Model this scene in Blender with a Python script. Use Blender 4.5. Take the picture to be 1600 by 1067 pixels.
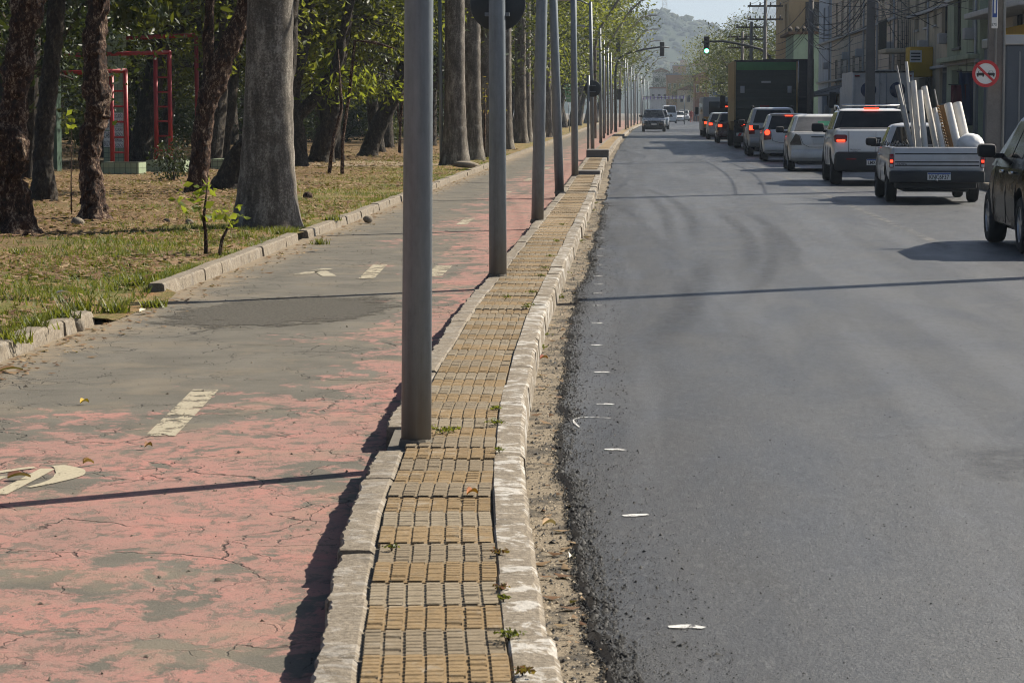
import bpy, bmesh, math, random
import numpy as np
from mathutils import Vector, Matrix, noise

for o in list(bpy.data.objects):
    bpy.data.objects.remove(o)
SC = bpy.context.scene
COL = SC.collection
R = math.radians
HAZE_D = 0.00022
ORD = ['nearest', 'second', 'third', 'fourth', 'fifth', 'sixth', 'seventh', 'eighth', 'ninth', 'tenth', 'eleventh', 'twelfth', 'thirteenth', 'fourteenth', 'farthest']
def place(vals, v, rev=False):
    k = sorted(vals, reverse=rev).index(v)
    return 'first second third fourth fifth sixth seventh eighth ninth tenth eleventh twelfth'.split()[k]

# ------------------------------------------------------------------ camera
CAM_Z = 1.6
YAW, PITCH, FPX = R(2.652), R(5.144), 4000.0
cam_d = bpy.data.cameras.new('camera')
cam = bpy.data.objects.new('camera', cam_d)
COL.objects.link(cam)
cam.location = (0, 0, CAM_Z)
cam.rotation_euler = (R(90) - PITCH, 0, YAW)
cam_d.sensor_width = 36
cam_d.lens = 90
cam_d.clip_start = 0.1
cam_d.clip_end = 12000
cam_d.dof.use_dof = True
cam_d.dof.focus_distance = 38
cam_d.dof.aperture_fstop = 22
SC.camera = cam

# ------------------------------------------------------------------ sky and sun
SUN_AZ, SUN_EL = R(54), R(38)      # azimuth from the street axis (+Y) towards +X
world = bpy.data.worlds.new('World')
SC.world = world
world.use_nodes = True
wn = world.node_tree.nodes
sky = wn.new('ShaderNodeTexSky')
sky.sky_type = 'NISHITA'
sky.sun_disc = False
sky.sun_elevation = SUN_EL
sky.sun_rotation = SUN_AZ
sky.air_density = 0.6
sky.dust_density = 0.9
sky.ozone_density = 1.5
wn['Background'].inputs['Strength'].default_value = 0.05
world.node_tree.links.new(sky.outputs[0], wn['Background'].inputs[0])
sun_d = bpy.data.lights.new('sun', 'SUN')
sun = bpy.data.objects.new('sun', sun_d)
COL.objects.link(sun)
sun_d.energy = 5.0
sun_d.angle = R(0.5)
sun_d.color = (1.0, 0.92, 0.79)
SVEC = Vector((math.cos(SUN_EL) * math.sin(SUN_AZ), math.cos(SUN_EL) * math.cos(SUN_AZ), math.sin(SUN_EL)))
sun.rotation_euler = SVEC.to_track_quat('Z', 'Y').to_euler()

SC.view_settings.view_transform = 'Standard'
SC.view_settings.look = 'None'
SC.view_settings.exposure = 0.92
SC.view_settings.gamma = 1.0
SC.cycles.use_denoising = True
SC.cycles.use_adaptive_sampling = True
SC.cycles.adaptive_threshold = 0.02
SC.cycles.max_bounces = 5
SC.cycles.diffuse_bounces = 1
SC.cycles.glossy_bounces = 3
SC.cycles.transmission_bounces = 4
SC.cycles.transparent_max_bounces = 12
SC.cycles.volume_bounces = 0
SC.cycles.filter_width = 1.05
SC.cycles.sample_clamp_indirect = 6

# ------------------------------------------------------------------ survey helpers (street measured on the ground)
_F = Vector((-math.sin(YAW) * math.cos(PITCH), math.cos(YAW) * math.cos(PITCH), -math.sin(PITCH)))
_Rt = Vector((math.cos(YAW), math.sin(YAW), 0))
_U = _Rt.cross(_F)
def ray(u, v):
    return _F + _Rt * ((u - 800) / FPX) - _U * ((v - 533.5) / FPX)
def at(u, v, z=0.0):
    d = ray(u, v)
    k = (z - CAM_Z) / d.z
    return Vector((d.x * k, d.y * k, z))
def atY(u, v, Y):
    d = ray(u, v)
    k = Y / d.y
    return Vector((d.x * k, Y, CAM_Z + d.z * k))

# ------------------------------------------------------------------ object helpers
def tag(o, label=None, cat=None, group=None, kind=None):
    if label: o['label'] = label
    if cat: o['category'] = cat
    if group: o['group'] = group
    if kind: o['kind'] = kind
    return o
def thing(name, label, cat, loc=(0, 0, 0), rz=0.0, group=None):
    o = bpy.data.objects.new(name, None)
    o.empty_display_size = 0.2
    COL.objects.link(o)
    o.location = loc
    o.rotation_euler = (0, 0, rz)
    return tag(o, label, cat, group)
def link(name, me, m=None, parent=None):
    o = bpy.data.objects.new(name, me)
    COL.objects.link(o)
    if m is not None and len(me.materials) == 0:
        for x in (m if isinstance(m, (list, tuple)) else [m]):
            me.materials.append(x)
    if parent is not None:
        o.parent = parent
    return o
def copy_tree(o, parent=None):
    c = o.copy()
    COL.objects.link(c)
    c.parent = parent
    for ch in list(o.children):
        copy_tree(ch, c)
    return c

class MB:
    """collects shapes; build() links them as one mesh object"""
    def __init__(s):
        s.v = []; s.f = []; s.mi = []; s.cur = 0; s.smooth = []
    def add(s, vs, fs, sm=False):
        b = len(s.v)
        s.v += [tuple(p) for p in vs]
        for f in fs:
            s.f.append(tuple(i + b for i in f)); s.mi.append(s.cur); s.smooth.append(sm)
        return s
    def quad(s, a, b, c, d):
        return s.add([a, b, c, d], [(0, 1, 2, 3)])
    def box(s, x0, x1, y0, y1, z0, z1, M=None):
        vs = [Vector(p) for p in ((x0,y0,z0),(x1,y0,z0),(x1,y1,z0),(x0,y1,z0),(x0,y0,z1),(x1,y0,z1),(x1,y1,z1),(x0,y1,z1))]
        if M is not None: vs = [M @ p for p in vs]
        return s.add(vs, [(0,3,2,1),(4,5,6,7),(0,1,5,4),(1,2,6,5),(2,3,7,6),(3,0,4,7)])
    def bbox(s, x0, x1, y0, y1, z0, z1, b=0.02, M=None, seg=2):
        bm = bmesh.new()
        bmesh.ops.create_cube(bm, size=1)
        for v in bm.verts:
            v.co = Vector(((x0+x1)/2 + v.co.x*(x1-x0), (y0+y1)/2 + v.co.y*(y1-y0), (z0+z1)/2 + v.co.z*(z1-z0)))
        bmesh.ops.bevel(bm, geom=bm.edges[:], offset=b, segments=seg, affect='EDGES', profile=0.5)
        return s.addbm(bm, M)
    def addbm(s, bm, M=None, sm=False):
        bm.verts.index_update()
        vs = [(M @ v.co if M is not None else v.co.copy()) for v in bm.verts]
        fs = [[v.index for v in f.verts] for f in bm.faces]
        bm.free()
        return s.add(vs, fs, sm)
    def tube(s, pts, rad, n=10, cap=True, sm=True):
        pts = [Vector(p) for p in pts]
        if not isinstance(rad, (list, tuple)): rad = [rad] * len(pts)
        vs, fs = [], []
        up = Vector((0.13, 0.21, 1)).normalized()
        prev = None
        for i, p in enumerate(pts):
            t = (pts[min(i+1, len(pts)-1)] - pts[max(i-1, 0)]).normalized()
            if prev is None:
                a = t.cross(up)
                if a.length < 0.2: a = t.cross(Vector((1, 0, 0)))
            else:
                a = prev - t * prev.dot(t)
            a.normalize(); prev = a
            b = t.cross(a)
            for k in range(n):
                an = 2*math.pi*k/n
                vs.append(p + (a*math.cos(an) + b*math.sin(an)) * rad[i])
        for i in range(len(pts)-1):
            for k in range(n):
                fs.append((i*n+k, i*n+(k+1)%n, (i+1)*n+(k+1)%n, (i+1)*n+k))
        if cap:
            fs.append(tuple(range(n-1, -1, -1)))
            fs.append(tuple((len(pts)-1)*n + k for k in range(n)))
        return s.add(vs, fs, sm)
    def lathe(s, prof, n=20, M=None, sm=True, cap=True):
        vs, fs = [], []
        for (r, z) in prof:
            for k in range(n):
                an = 2*math.pi*k/n
                p = Vector((r*math.cos(an), r*math.sin(an), z))
                vs.append(M @ p if M is not None else p)
        for i in range(len(prof)-1):
            for k in range(n):
                fs.append((i*n+k, i*n+(k+1)%n, (i+1)*n+(k+1)%n, (i+1)*n+k))
        if cap:
            fs.append(tuple(range(n-1, -1, -1)))
            fs.append(tuple((len(prof)-1)*n + k for k in range(n)))
        return s.add(vs, fs, sm)
    def prism(s, poly, axis, a0, a1):
        """poly: 2-D outline; axis: the index it is extruded along from a0 to a1"""
        def P(q, a):
            c = list(q); c.insert(axis, a); return Vector(c)
        n = len(poly)
        vs = [P(q, a0) for q in poly] + [P(q, a1) for q in poly]
        fs = [tuple(range(n-1, -1, -1)), tuple(range(n, 2*n))]
        fs += [(i, (i+1) % n, n+(i+1) % n, n+i) for i in range(n)]
        return s.add(vs, fs)
    def mesh(s, name, mats=None, angle=None):
        me = bpy.data.meshes.new(name)
        me.from_pydata(s.v, [], s.f)
        me.polygons.foreach_set('material_index', s.mi)
        me.polygons.foreach_set('use_smooth', s.smooth)
        if mats is not None:
            for m in (mats if isinstance(mats, (list, tuple)) else [mats]): me.materials.append(m)
        bm = bmesh.new(); bm.from_mesh(me)
        bmesh.ops.recalc_face_normals(bm, faces=bm.faces[:])
        bm.to_mesh(me); bm.free()
        if angle is not None:
            me.polygons.foreach_set('use_smooth', [True]*len(me.polygons))
            me.set_sharp_from_angle(angle=R(angle))
        me.update()
        return me
    def build(s, name, mats=None, parent=None, angle=None):
        return link(name, s.mesh(name, mats, angle), None, parent)

def np_mesh(name, V, F, mats=None, smooth=False):
    """V (n,3), F (m,k) with equal k"""
    me = bpy.data.meshes.new(name)
    V = np.asarray(V, np.float32); F = np.asarray(F, np.int32)
    m, k = F.shape
    me.vertices.add(len(V)); me.vertices.foreach_set('co', V.ravel())
    me.loops.add(m*k); me.loops.foreach_set('vertex_index', F.ravel())
    me.polygons.add(m)
    me.polygons.foreach_set('loop_start', np.arange(m, dtype=np.int32)*k)
    me.polygons.foreach_set('loop_total', np.full(m, k, np.int32))
    if smooth: me.polygons.foreach_set('use_smooth', np.ones(m, bool))
    me.update(calc_edges=True)
    if mats is not None:
        for x in (mats if isinstance(mats, (list, tuple)) else [mats]): me.materials.append(x)
    return me

def leaves_np(C, size, rng, elong=2.2, droop=0.3, flat=0.0):
    """diamond leaves (two triangles, folded on the midrib) at centres C"""
    n = len(C)
    a = rng.uniform(0, 2*math.pi, n)
    el = rng.normal(-droop, 0.5, n) * (1-flat)
    d = np.stack([np.cos(a)*np.cos(el), np.sin(a)*np.cos(el), np.sin(el)], 1)
    rv = rng.normal(size=(n, 3)); rv[:, 2] *= (1-flat)
    w = np.cross(d, rv + np.array([0, 0, 1.0])*(0.6 + 6*flat)); w /= np.linalg.norm(w, axis=1)[:, None] + 1e-9
    nn = np.cross(d, w)
    s = (size[0] + (size[1]-size[0])*rng.random(n)**1.6*1.25)[:, None]
    b = C - d*s*0.5; t = C + d*s*0.5
    m = C + nn*s*0.10
    l = m + w*s*0.5/elong; r = m - w*s*0.5/elong
    V = np.concatenate([b, l, t, r], 1).reshape(-1, 3)
    i = np.arange(n)[:, None]*4
    F = np.concatenate([i + np.array([[0, 1, 2]]), i + np.array([[0, 2, 3]])], 0)
    return V, F

# ------------------------------------------------------------------ materials
class NT:
    def __init__(s, name):
        s.m = bpy.data.materials.new(name); s.m.use_nodes = True
        s.t = s.m.node_tree; s.n = s.t.nodes; s.l = s.t.links
        s.b = s.n['Principled BSDF']; s.out = s.n['Material Output']
        s.co = None
    def new(s, ty, **kw):
        x = s.n.new(ty)
        for k, v in kw.items(): setattr(x, k, v)
        return x
    def put(s, sock, val):
        if hasattr(val, 'is_linked') or isinstance(val, bpy.types.NodeSocket): s.l.new(val, sock)
        else: sock.default_value = val
    def pos(s, kind='Position'):
        if kind == 'Position':
            return s.new('ShaderNodeNewGeometry').outputs['Position']
        return s.new('ShaderNodeTexCoord').outputs[kind]
    def mapping(s, vec, scale=(1, 1, 1), rot=(0, 0, 0), loc=(0, 0, 0)):
        m = s.new('ShaderNodeMapping')
        s.l.new(vec, m.inputs[0]); m.inputs['Scale'].default_value = scale
        m.inputs['Rotation'].default_value = rot; m.inputs['Location'].default_value = loc
        return m.outputs[0]
    def noise(s, vec, scale, detail=4, rough=0.55, dist=0.0):
        x = s.new('ShaderNodeTexNoise'); s.l.new(vec, x.inputs['Vector'])
        x.inputs['Scale'].default_value = scale; x.inputs['Detail'].default_value = detail
        x.inputs['Roughness'].default_value = rough; x.inputs['Distortion'].default_value = dist
        return x.outputs[0]
    def voro(s, vec, scale, feature='F1', out='Distance', rnd=1.0):
        x = s.new('ShaderNodeTexVoronoi', feature=feature); s.l.new(vec, x.inputs['Vector'])
        x.inputs['Scale'].default_value = scale; x.inputs['Randomness'].default_value = rnd
        return x.outputs[out]
    def ramp(s, fac, stops, interp='LINEAR'):
        x = s.new('ShaderNodeValToRGB'); x.color_ramp.interpolation = interp
        e = x.color_ramp.elements
        while len(e) < len(stops): e.new(0.5)
        for i, (p, c) in enumerate(stops):
            e[i].position = p
            if isinstance(c, (int, float)): c = (c, c, c)
            e[i].color = (*c[:3], 1)
        s.l.new(fac, x.inputs[0])
        return x.outputs[0]
    def step(s, fac, lo, hi):
        x = s.new('ShaderNodeMapRange', interpolation_type='SMOOTHSTEP')
        s.l.new(fac, x.inputs[0]); x.inputs[1].default_value = lo; x.inputs[2].default_value = hi
        return x.outputs[0]
    def math(s, op, a, b=0.0, clamp=False):
        x = s.new('ShaderNodeMath', operation=op, use_clamp=clamp)
        s.put(x.inputs[0], a); s.put(x.inputs[1], b)
        return x.outputs[0]
    def mix(s, fac, a, b, mode='MIX'):
        x = s.new('ShaderNodeMix', data_type='RGBA', blend_type=mode)
        s.put(x.inputs[0], fac)
        for k, c in ((6, a), (7, b)):
            if isinstance(c, (tuple, list)): x.inputs[k].default_value = (*c[:3], 1)
            else: s.l.new(c, x.inputs[k])
        return x.outputs[2]
    def sep(s, vec):
        x = s.new('ShaderNodeSeparateXYZ'); s.l.new(vec, x.inputs[0]); return x.outputs
    def bump(s, h, strength=0.5, dist=0.02):
        x = s.new('ShaderNodeBump'); x.inputs['Strength'].default_value = strength
        x.inputs['Distance'].default_value = dist; s.l.new(h, x.inputs['Height'])
        s.l.new(x.outputs[0], s.b.inputs['Normal'])
    def fin(s, color=None, rough=0.8, spec=None, metal=None):
        if color is not None:
            if isinstance(color, (tuple, list)): s.b.inputs['Base Color'].default_value = (*color[:3], 1)
            else: s.l.new(color, s.b.inputs['Base Color'])
        s.put(s.b.inputs['Roughness'], rough)
        if spec is not None: s.b.inputs['Specular IOR Level'].default_value = spec
        if metal is not None: s.b.inputs['Metallic'].default_value = metal
        return s.m

_mats = {}
def plain(name, col, rough=0.7, var=0.18, scale=3.0, fine=40.0, bump=0.0, metal=0.0, spec=0.5, coat=0.0, dirt=0.0, dirtcol=(0.05, 0.04, 0.03), coord='Object'):
    """a plain surface with grain and uneven wear"""
    if name in _mats: return _mats[name]
    n = NT(name)
    p = n.pos(coord)
    a = n.noise(p, scale, 5, 0.6); b = n.noise(p, fine, 3, 0.6)
    f = n.math('ADD', n.math('MULTIPLY', a, 0.65), n.math('MULTIPLY', b, 0.35))
    lo = tuple(c*(1-var) for c in col); hi = tuple(min(1, c*(1+var)) for c in col)
    c = n.ramp(f, [(0.32, lo), (0.68, hi)])
    if dirt > 0:
        d = n.step(n.noise(p, scale*0.7, 6, 0.7), 0.62-dirt*0.3, 0.78-dirt*0.2)
        c = n.mix(n.math('MULTIPLY', d, 0.75), c, dirtcol)
    if bump: n.bump(f, bump, 0.01)
    if coat:
        n.b.inputs['Coat Weight'].default_value = coat; n.b.inputs['Coat Roughness'].default_value = 0.06
    _mats[name] = n.fin(c, rough, spec, metal)
    return _mats[name]
def glow(name, col, strength, base=None):
    n = NT(name)
    n.b.inputs['Emission Color'].default_value = (*col, 1); n.b.inputs['Emission Strength'].default_value = strength
    return n.fin(base or col, 0.3)
def leafmat(name, cols, trans=0.45, rough=0.5, tcol=(0.30, 0.32, 0.03)):
    n = NT(name)
    p = n.pos('Position')
    r = n.new('ShaderNodeNewGeometry').outputs['Random Per Island']
    c = n.ramp(r, [(i/(len(cols)-1), k) for i, k in enumerate(cols)])
    c2 = n.mix(n.noise(p, 0.8, 2), tuple(0.75*x for x in cols[0]), c)
    n.fin(c2, rough, 0.35)
    tr = n.new('ShaderNodeBsdfTranslucent')
    tc = n.mix(0.6, c2, tcol)
    n.l.new(tc, tr.inputs['Color'])
    mx = n.new('ShaderNodeMixShader'); mx.inputs[0].default_value = trans
    n.l.new(n.b.outputs[0], mx.inputs[1]); n.l.new(tr.outputs[0], mx.inputs[2]); n.l.new(mx.outputs[0], n.out.inputs[0])
    return n.m

# line of the pavement's road edge (x as a function of distance), surveyed
KY = [4.0, 6.67, 8.14, 9.44, 12.7, 15.3, 19.3, 26, 35, 46.6, 68, 88, 126, 160, 219, 269, 340, 500, 700]
KX = [0.06, -.177, -.287, -.38, -.52, -.573, -.625, -.63, -.63, -.64, -.73, -.78, -.66, -.45, .05, 0.8, 2.2, 5.5, 10.0]
def xk(y): return float(np.interp(y, KY, KX))
def ysteps(y0, y1, k=0.04, m=0.3):
    ys = [y0]
    while ys[-1] < y1:
        ys.append(min(y1, ys[-1] + max(m, ys[-1]*k)))
    return ys
def strip(name, fx0, fx1, y0, y1, z, m, parent=None, nx=1, k=0.04, jag0=0.0, jag1=0.0, zf=None, kmin=0.3):
    """a long sheet between two edge lines"""
    ys = ysteps(y0, y1, k, kmin)
    V, F = [], []
    for y in ys:
        a, b = fx0(y), fx1(y)
        if jag0: a += jag0*(noise.noise((0.3, y*2.1, 0.7)) + 0.6*noise.noise((3.3, y*7.0, 0.7)))
        if jag1: b += jag1*(noise.noise((9.3, y*2.1, 0.7)) + 0.6*noise.noise((5.3, y*7.0, 0.7)))
        for i in range(nx+1):
            x = a + (b-a)*i/nx
            V.append((x, y, z if zf is None else zf(x, y)))
    n = nx+1
    for j in range(len(ys)-1):
        for i in range(nx):
            F.append((j*n+i, j*n+i+1, (j+1)*n+i+1, (j+1)*n+i))
    me = np_mesh(name, V, F, m)
    return link(name, me, None, parent)
# ================================================================== surfaces
def asphalt_mat():
    n = NT('asphalt'); p = n.pos()
    big = n.noise(n.mapping(p, (0.55, 0.09, 1)), 1.0, 4, 0.55)
    mid = n.noise(n.mapping(p, (1.6, 0.5, 1)), 1.3, 4, 0.6, 0.4)
    grain = n.noise(p, 62, 4, 0.85)
    agg = n.voro(p, 70, out='Color')
    f = n.math('ADD', n.math('MULTIPLY', big, 0.5), n.math('MULTIPLY', mid, 0.5))
    c = n.ramp(f, [(0.3, (0.019, 0.021, 0.0235)), (0.5, (0.031, 0.0345, 0.0385)), (0.72, (0.052, 0.056, 0.061))])
    c = n.mix(n.math('MULTIPLY', n.step(grain, 0.52, 0.66), 0.75), c, (0.150, 0.143, 0.132))
    c = n.mix(n.math('MULTIPLY', n.step(grain, 0.48, 0.36), 0.8), c, (0.010, 0.010, 0.010))
    # fresher, blacker mix laid along the left edge of the new layer
    xs = n.sep(p); fr = n.math('ADD', n.math('ADD', xs[0], n.math('MULTIPLY', xs[1], .004)), n.math('MULTIPLY', n.noise(n.mapping(p, (1.2, .25, 1)), 1.4, 5, .65), 1.5))
    c = n.mix(n.math('MULTIPLY', n.step(fr, 1.75, .75), .8), c, (.018, .0175, .017))
    lt = n.noise(n.mapping(p, (1.1, .035, 1)), 2.3, 4, .6)
    c = n.mix(n.math('MULTIPLY', n.step(lt, .50, .64), .55), c, (.020, .022, .025))
    lt2 = n.noise(n.mapping(p, (.7, .028, 1), rot=(0, 0, R(1.2)), loc=(3, 5, 0)), 2.0, 5, .62)
    c = n.mix(n.math('MULTIPLY', n.step(lt2, .46, .62), .55), c, (.082, .086, .092))
    g2 = n.noise(n.mapping(p, (1, .28, 1)), 26, 4, .8)
    c = n.mix(n.math('MULTIPLY', n.step(g2, 0.5, 0.36), 0.5), c, (0.014, 0.014, 0.015))
    c = n.mix(n.math('MULTIPLY', n.step(g2, 0.52, 0.66), 0.35), c, (0.115, 0.115, 0.112))
    # dark band of loose binder next to the pavement edge: a coarser, blacker mix
    x = n.sep(p)
    spk = n.step(n.noise(p, 85, 2, 0.6), 0.67, 0.71)
    c = n.mix(n.math('MULTIPLY', spk, 0.7), c, (0.30, 0.29, 0.27))
    h = n.math('ADD', grain, n.math('MULTIPLY', n.sep(agg)[0], 0.5))
    n.bump(h, 0.8, 0.008)
    r = n.ramp(mid, [(0.35, 0.46), (0.7, 0.62)])
    return n.fin(c, r, 0.6)
def cycle_mat():
    n = NT('worn_pink_paint_on_asphalt'); p = n.pos(); s = n.sep(p)
    warp = n.noise(p, 2.2, 3, 0.6)
    a = n.noise(n.mapping(p, (1, 0.55, 1)), 1.15, 6, 0.62, 0.6)
    b = n.noise(n.mapping(p, (1.0, 0.8, 1)), 3.6, 6, 0.66, 0.8)
    grain = n.noise(p, 80, 3, 0.7)
    # traffic wear: bare on the park side past the first bend, most paint left near the pavement
    wear = n.math('MULTIPLY', n.step(s[1], 11.0, 16.5), n.step(s[0], -1.25, -2.5))
    wear2 = n.math('MULTIPLY', n.step(s[0], -2.6, -3.9), 0.10)
    far = n.math('MULTIPLY', n.step(s[1], 24, 34), n.math('MULTIPLY', n.step(s[0], -3.3, -2.6), 0.09))
    k = n.math('ADD', n.math('MULTIPLY', a, 0.50), n.math('MULTIPLY', b, 0.50))
    k = n.math('SUBTRACT', k, n.math('MULTIPLY', wear, 0.15))
    k = n.math('ADD', n.math('SUBTRACT', k, wear2), far)
    paint = n.step(n.math('ADD', k, n.math('MULTIPLY', n.math('SUBTRACT', n.noise(p, 14, 4, .7), .5), .16)), 0.435, 0.485)
    asp = n.ramp(n.math('ADD', n.math('MULTIPLY', grain, 0.5), n.math('MULTIPLY', warp, 0.5)), [(0.3, (0.075, 0.069, 0.056)), (0.7, (0.165, 0.150, 0.122))])
    pk = n.ramp(n.noise(p, 1.7, 5, 0.7), [(0.3, (0.245, 0.145, 0.120)), (0.5, (0.32, 0.168, 0.140)), (0.72, (0.41, 0.172, 0.142))])
    pk = n.mix(n.math('MULTIPLY', n.step(n.math('ADD', n.math('MULTIPLY', grain, .5), n.math('MULTIPLY', n.noise(p, 7, 5, .7), .5)), 0.44, 0.60), 0.65), pk, (0.22, 0.160, 0.130))
    fl = n.step(n.noise(n.mapping(p, (1, .7, 1)), 9.5, 6, .78, .5), .515, .59); fl2 = n.step(n.noise(p, 27, 5, .8), .56, .64)
    paint = n.math('MULTIPLY', paint, n.math('SUBTRACT', 1.0, n.math('MAXIMUM', n.math('MULTIPLY', fl, .75), n.math('MULTIPLY', fl2, .6))))
    c = n.mix(paint, asp, pk)
    # sandy dust along both edges
    d1 = n.step(n.math('ADD', s[0], n.math('MULTIPLY', n.noise(p, 2.5, 5, 0.65), 1.5)), -2.75, -3.35)
    ed = n.math('MULTIPLY', n.step(n.noise(p, 1.3, 5, 0.7), 0.50, 0.62), 0.5)
    c = n.mix(n.math('MULTIPLY', d1, 0.8), c, (0.25, 0.195, 0.13))
    c = n.mix(n.math('MULTIPLY', ed, 0.42), c, (0.26, 0.205, 0.135))
    # cracks
    pw = n.new('ShaderNodeVectorMath', operation='ADD')
    wv = n.new('ShaderNodeTexNoise'); wv.inputs['Scale'].default_value = 2.4; wv.inputs['Detail'].default_value = 5
    n.l.new(p, wv.inputs['Vector'])
    sc = n.new('ShaderNodeVectorMath', operation='SCALE'); n.l.new(wv.outputs['Color'], sc.inputs[0]); sc.inputs['Scale'].default_value = 0.55
    n.l.new(p, pw.inputs[0]); n.l.new(sc.outputs[0], pw.inputs[1])
    v1 = n.voro(n.mapping(pw.outputs[0], (1, 0.62, 0)), 1.25, 'DISTANCE_TO_EDGE')
    v2 = n.voro(n.mapping(pw.outputs[0], (1, 0.7, 0), loc=(4, 2, 0)), 3.6, 'DISTANCE_TO_EDGE')
    gate = n.step(n.noise(p, 0.9, 3), 0.48, 0.60)
    gate2 = n.step(n.noise(n.mapping(p, loc=(7, 3, 0)), 1.3, 3), 0.50, 0.60)
    cr = n.math('MAXIMUM', n.math('MULTIPLY', n.step(v1, 0.010, 0.003), gate), n.math('MULTIPLY', n.step(v2, 0.018, 0.005), gate2))
    c = n.mix(n.math('MULTIPLY', cr, 0.75), c, (0.045, 0.040, 0.033))
    pits = n.step(n.noise(p, 28, 3, 0.6), 0.70, 0.76)
    c = n.mix(n.math('MULTIPLY', pits, 0.7), c, (0.05, 0.045, 0.04))
    h = n.math('SUBTRACT', n.math('MULTIPLY', grain, 0.5), n.math('MULTIPLY', cr, 1.6))
    h = n.math('ADD', h, n.math('MULTIPLY', paint, 0.25))
    n.bump(h, 0.7, 0.008)
    return n.fin(c, 0.9, 0.25)
def soil_mat():
    n = NT('lawn_soil'); p = n.pos(); s = n.sep(p)
    a = n.noise(p, 0.55, 5, 0.65); b = n.noise(p, 3.0, 5, 0.7); g = n.noise(p, 42, 4, 0.75)
    f = n.math('ADD', n.math('MULTIPLY', a, 0.5), n.math('MULTIPLY', b, 0.5))
    c = n.ramp(f, [(0.38, (0.075, 0.10, 0.018)), (0.47, (0.15, 0.135, 0.038)), (0.54, (0.25, 0.165, 0.075)), (0.64, (0.28, 0.135, 0.06))])
    c = n.mix(n.math('MULTIPLY', n.step(g, 0.52, 0.70), 0.6), c, (0.30, 0.24, 0.13))
    c = n.mix(n.math('MULTIPLY', n.step(g, 0.46, 0.34), 0.65), c, (0.03, 0.028, 0.014))
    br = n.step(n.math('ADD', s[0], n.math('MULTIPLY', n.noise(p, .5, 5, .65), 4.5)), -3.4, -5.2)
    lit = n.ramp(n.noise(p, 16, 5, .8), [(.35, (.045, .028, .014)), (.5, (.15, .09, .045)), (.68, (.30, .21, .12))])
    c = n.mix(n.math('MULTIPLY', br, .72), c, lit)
    # trodden path across the park
    q = n.math('ADD', s[1], n.math('MULTIPLY', n.noise(p, 0.25, 3), 6.0))
    pa = n.math('MULTIPLY', n.step(q, 71.5, 73.0), n.step(q, 79.0, 77.5))
    c = n.mix(n.math('MULTIPLY', pa, 0.85), c, (0.30, 0.235, 0.165))
    n.bump(n.math('ADD', g, b), 0.8, 0.03)
    return n.fin(c, 0.95, 0.2)
def kerb_mat(name, white):
    n = NT(name); p = n.pos('Position')
    a = n.noise(p, 4.0, 6, 0.7, 0.5); g = n.noise(p, 45, 4, 0.7); st = n.noise(n.mapping(p, (7, 9, 7)), 1.0, 5, 0.7, 0.8)
    c = n.ramp(g, [(0.3, (0.12, 0.098, 0.072)), (0.7, (0.30, 0.255, 0.195))])
    c = n.mix(n.math('MULTIPLY', n.step(a, 0.50, 0.66), 0.75), c, (0.085, 0.070, 0.052))
    if white: c = n.mix(n.math('MULTIPLY', n.step(n.math('ADD', n.math('MULTIPLY', st, 0.6), n.math('MULTIPLY', a, 0.4)), 0.50, 0.57), white), c, (0.60, 0.575, 0.53))
    n.bump(n.math('ADD', g, n.math('MULTIPLY', a, .6)), 0.8, 0.008)
    return n.fin(c, 0.92, 0.25)
def paint_mat(name, col, wear=0.5, scale=6.0):
    n = NT(name); p = n.pos()
    a = n.noise(n.mapping(p, (1, 0.8, 1)), scale, 6, 0.72, 0.5); g = n.noise(p, 70, 3, 0.7)
    c = n.ramp(g, [(0.3, tuple(x*0.72 for x in col)), (0.65, col)])
    n.fin(c, 0.75, 0.4)
    tr = n.new('ShaderNodeBsdfTransparent'); mx = n.new('ShaderNodeMixShader')
    k = n.math('ADD', n.math('MULTIPLY', a, 0.75), n.math('MULTIPLY', g, 0.25))
    n.l.new(n.step(k, wear-0.06, wear+0.03), mx.inputs[0])
    n.l.new(tr.outputs[0], mx.inputs[1]); n.l.new(n.b.outputs[0], mx.inputs[2]); n.l.new(mx.outputs[0], n.out.inputs[0])
    return n.m
def tyremark_mat():
    n = NT('tyre_rubber_smear'); uv = n.sep(n.new('ShaderNodeTexCoord').outputs['UV']); p = n.pos()
    e = n.math('MULTIPLY', n.step(uv[0], 0.0, 0.45), n.step(uv[0], 1.0, 0.55))
    e = n.math('MULTIPLY', e, n.math('MULTIPLY', n.step(uv[1], 0.0, 0.3), n.step(uv[1], 1.0, 0.7)))
    e = n.math('MULTIPLY', e, n.step(n.noise(p, 9, 4, 0.7), 0.25, 0.7))
    n.fin((0.016, 0.016, 0.017), 0.55)
    tr = n.new('ShaderNodeBsdfTransparent'); mx = n.new('ShaderNodeMixShader')
    n.l.new(n.math('MULTIPLY', e, 0.34), mx.inputs[0])
    n.l.new(tr.outputs[0], mx.inputs[1]); n.l.new(n.b.outputs[0], mx.inputs[2]); n.l.new(mx.outputs[0], n.out.inputs[0])
    return n.m
def sand_mat():
    n = NT('gutter_sand'); p = n.pos()
    a = n.noise(p, 3.5, 5, 0.7, 0.5); g = n.noise(p, 60, 4, 0.75)
    c = n.ramp(g, [(0.3, (0.12, 0.098, 0.07)), (0.7, (0.33, 0.275, 0.20))])
    c = n.mix(n.math('MULTIPLY', n.step(a, 0.46, 0.60), 0.8), c, (0.045, 0.042, 0.038))
    n.bump(g, 0.8, 0.01)
    return n.fin(c, 0.95, 0.2)

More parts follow.
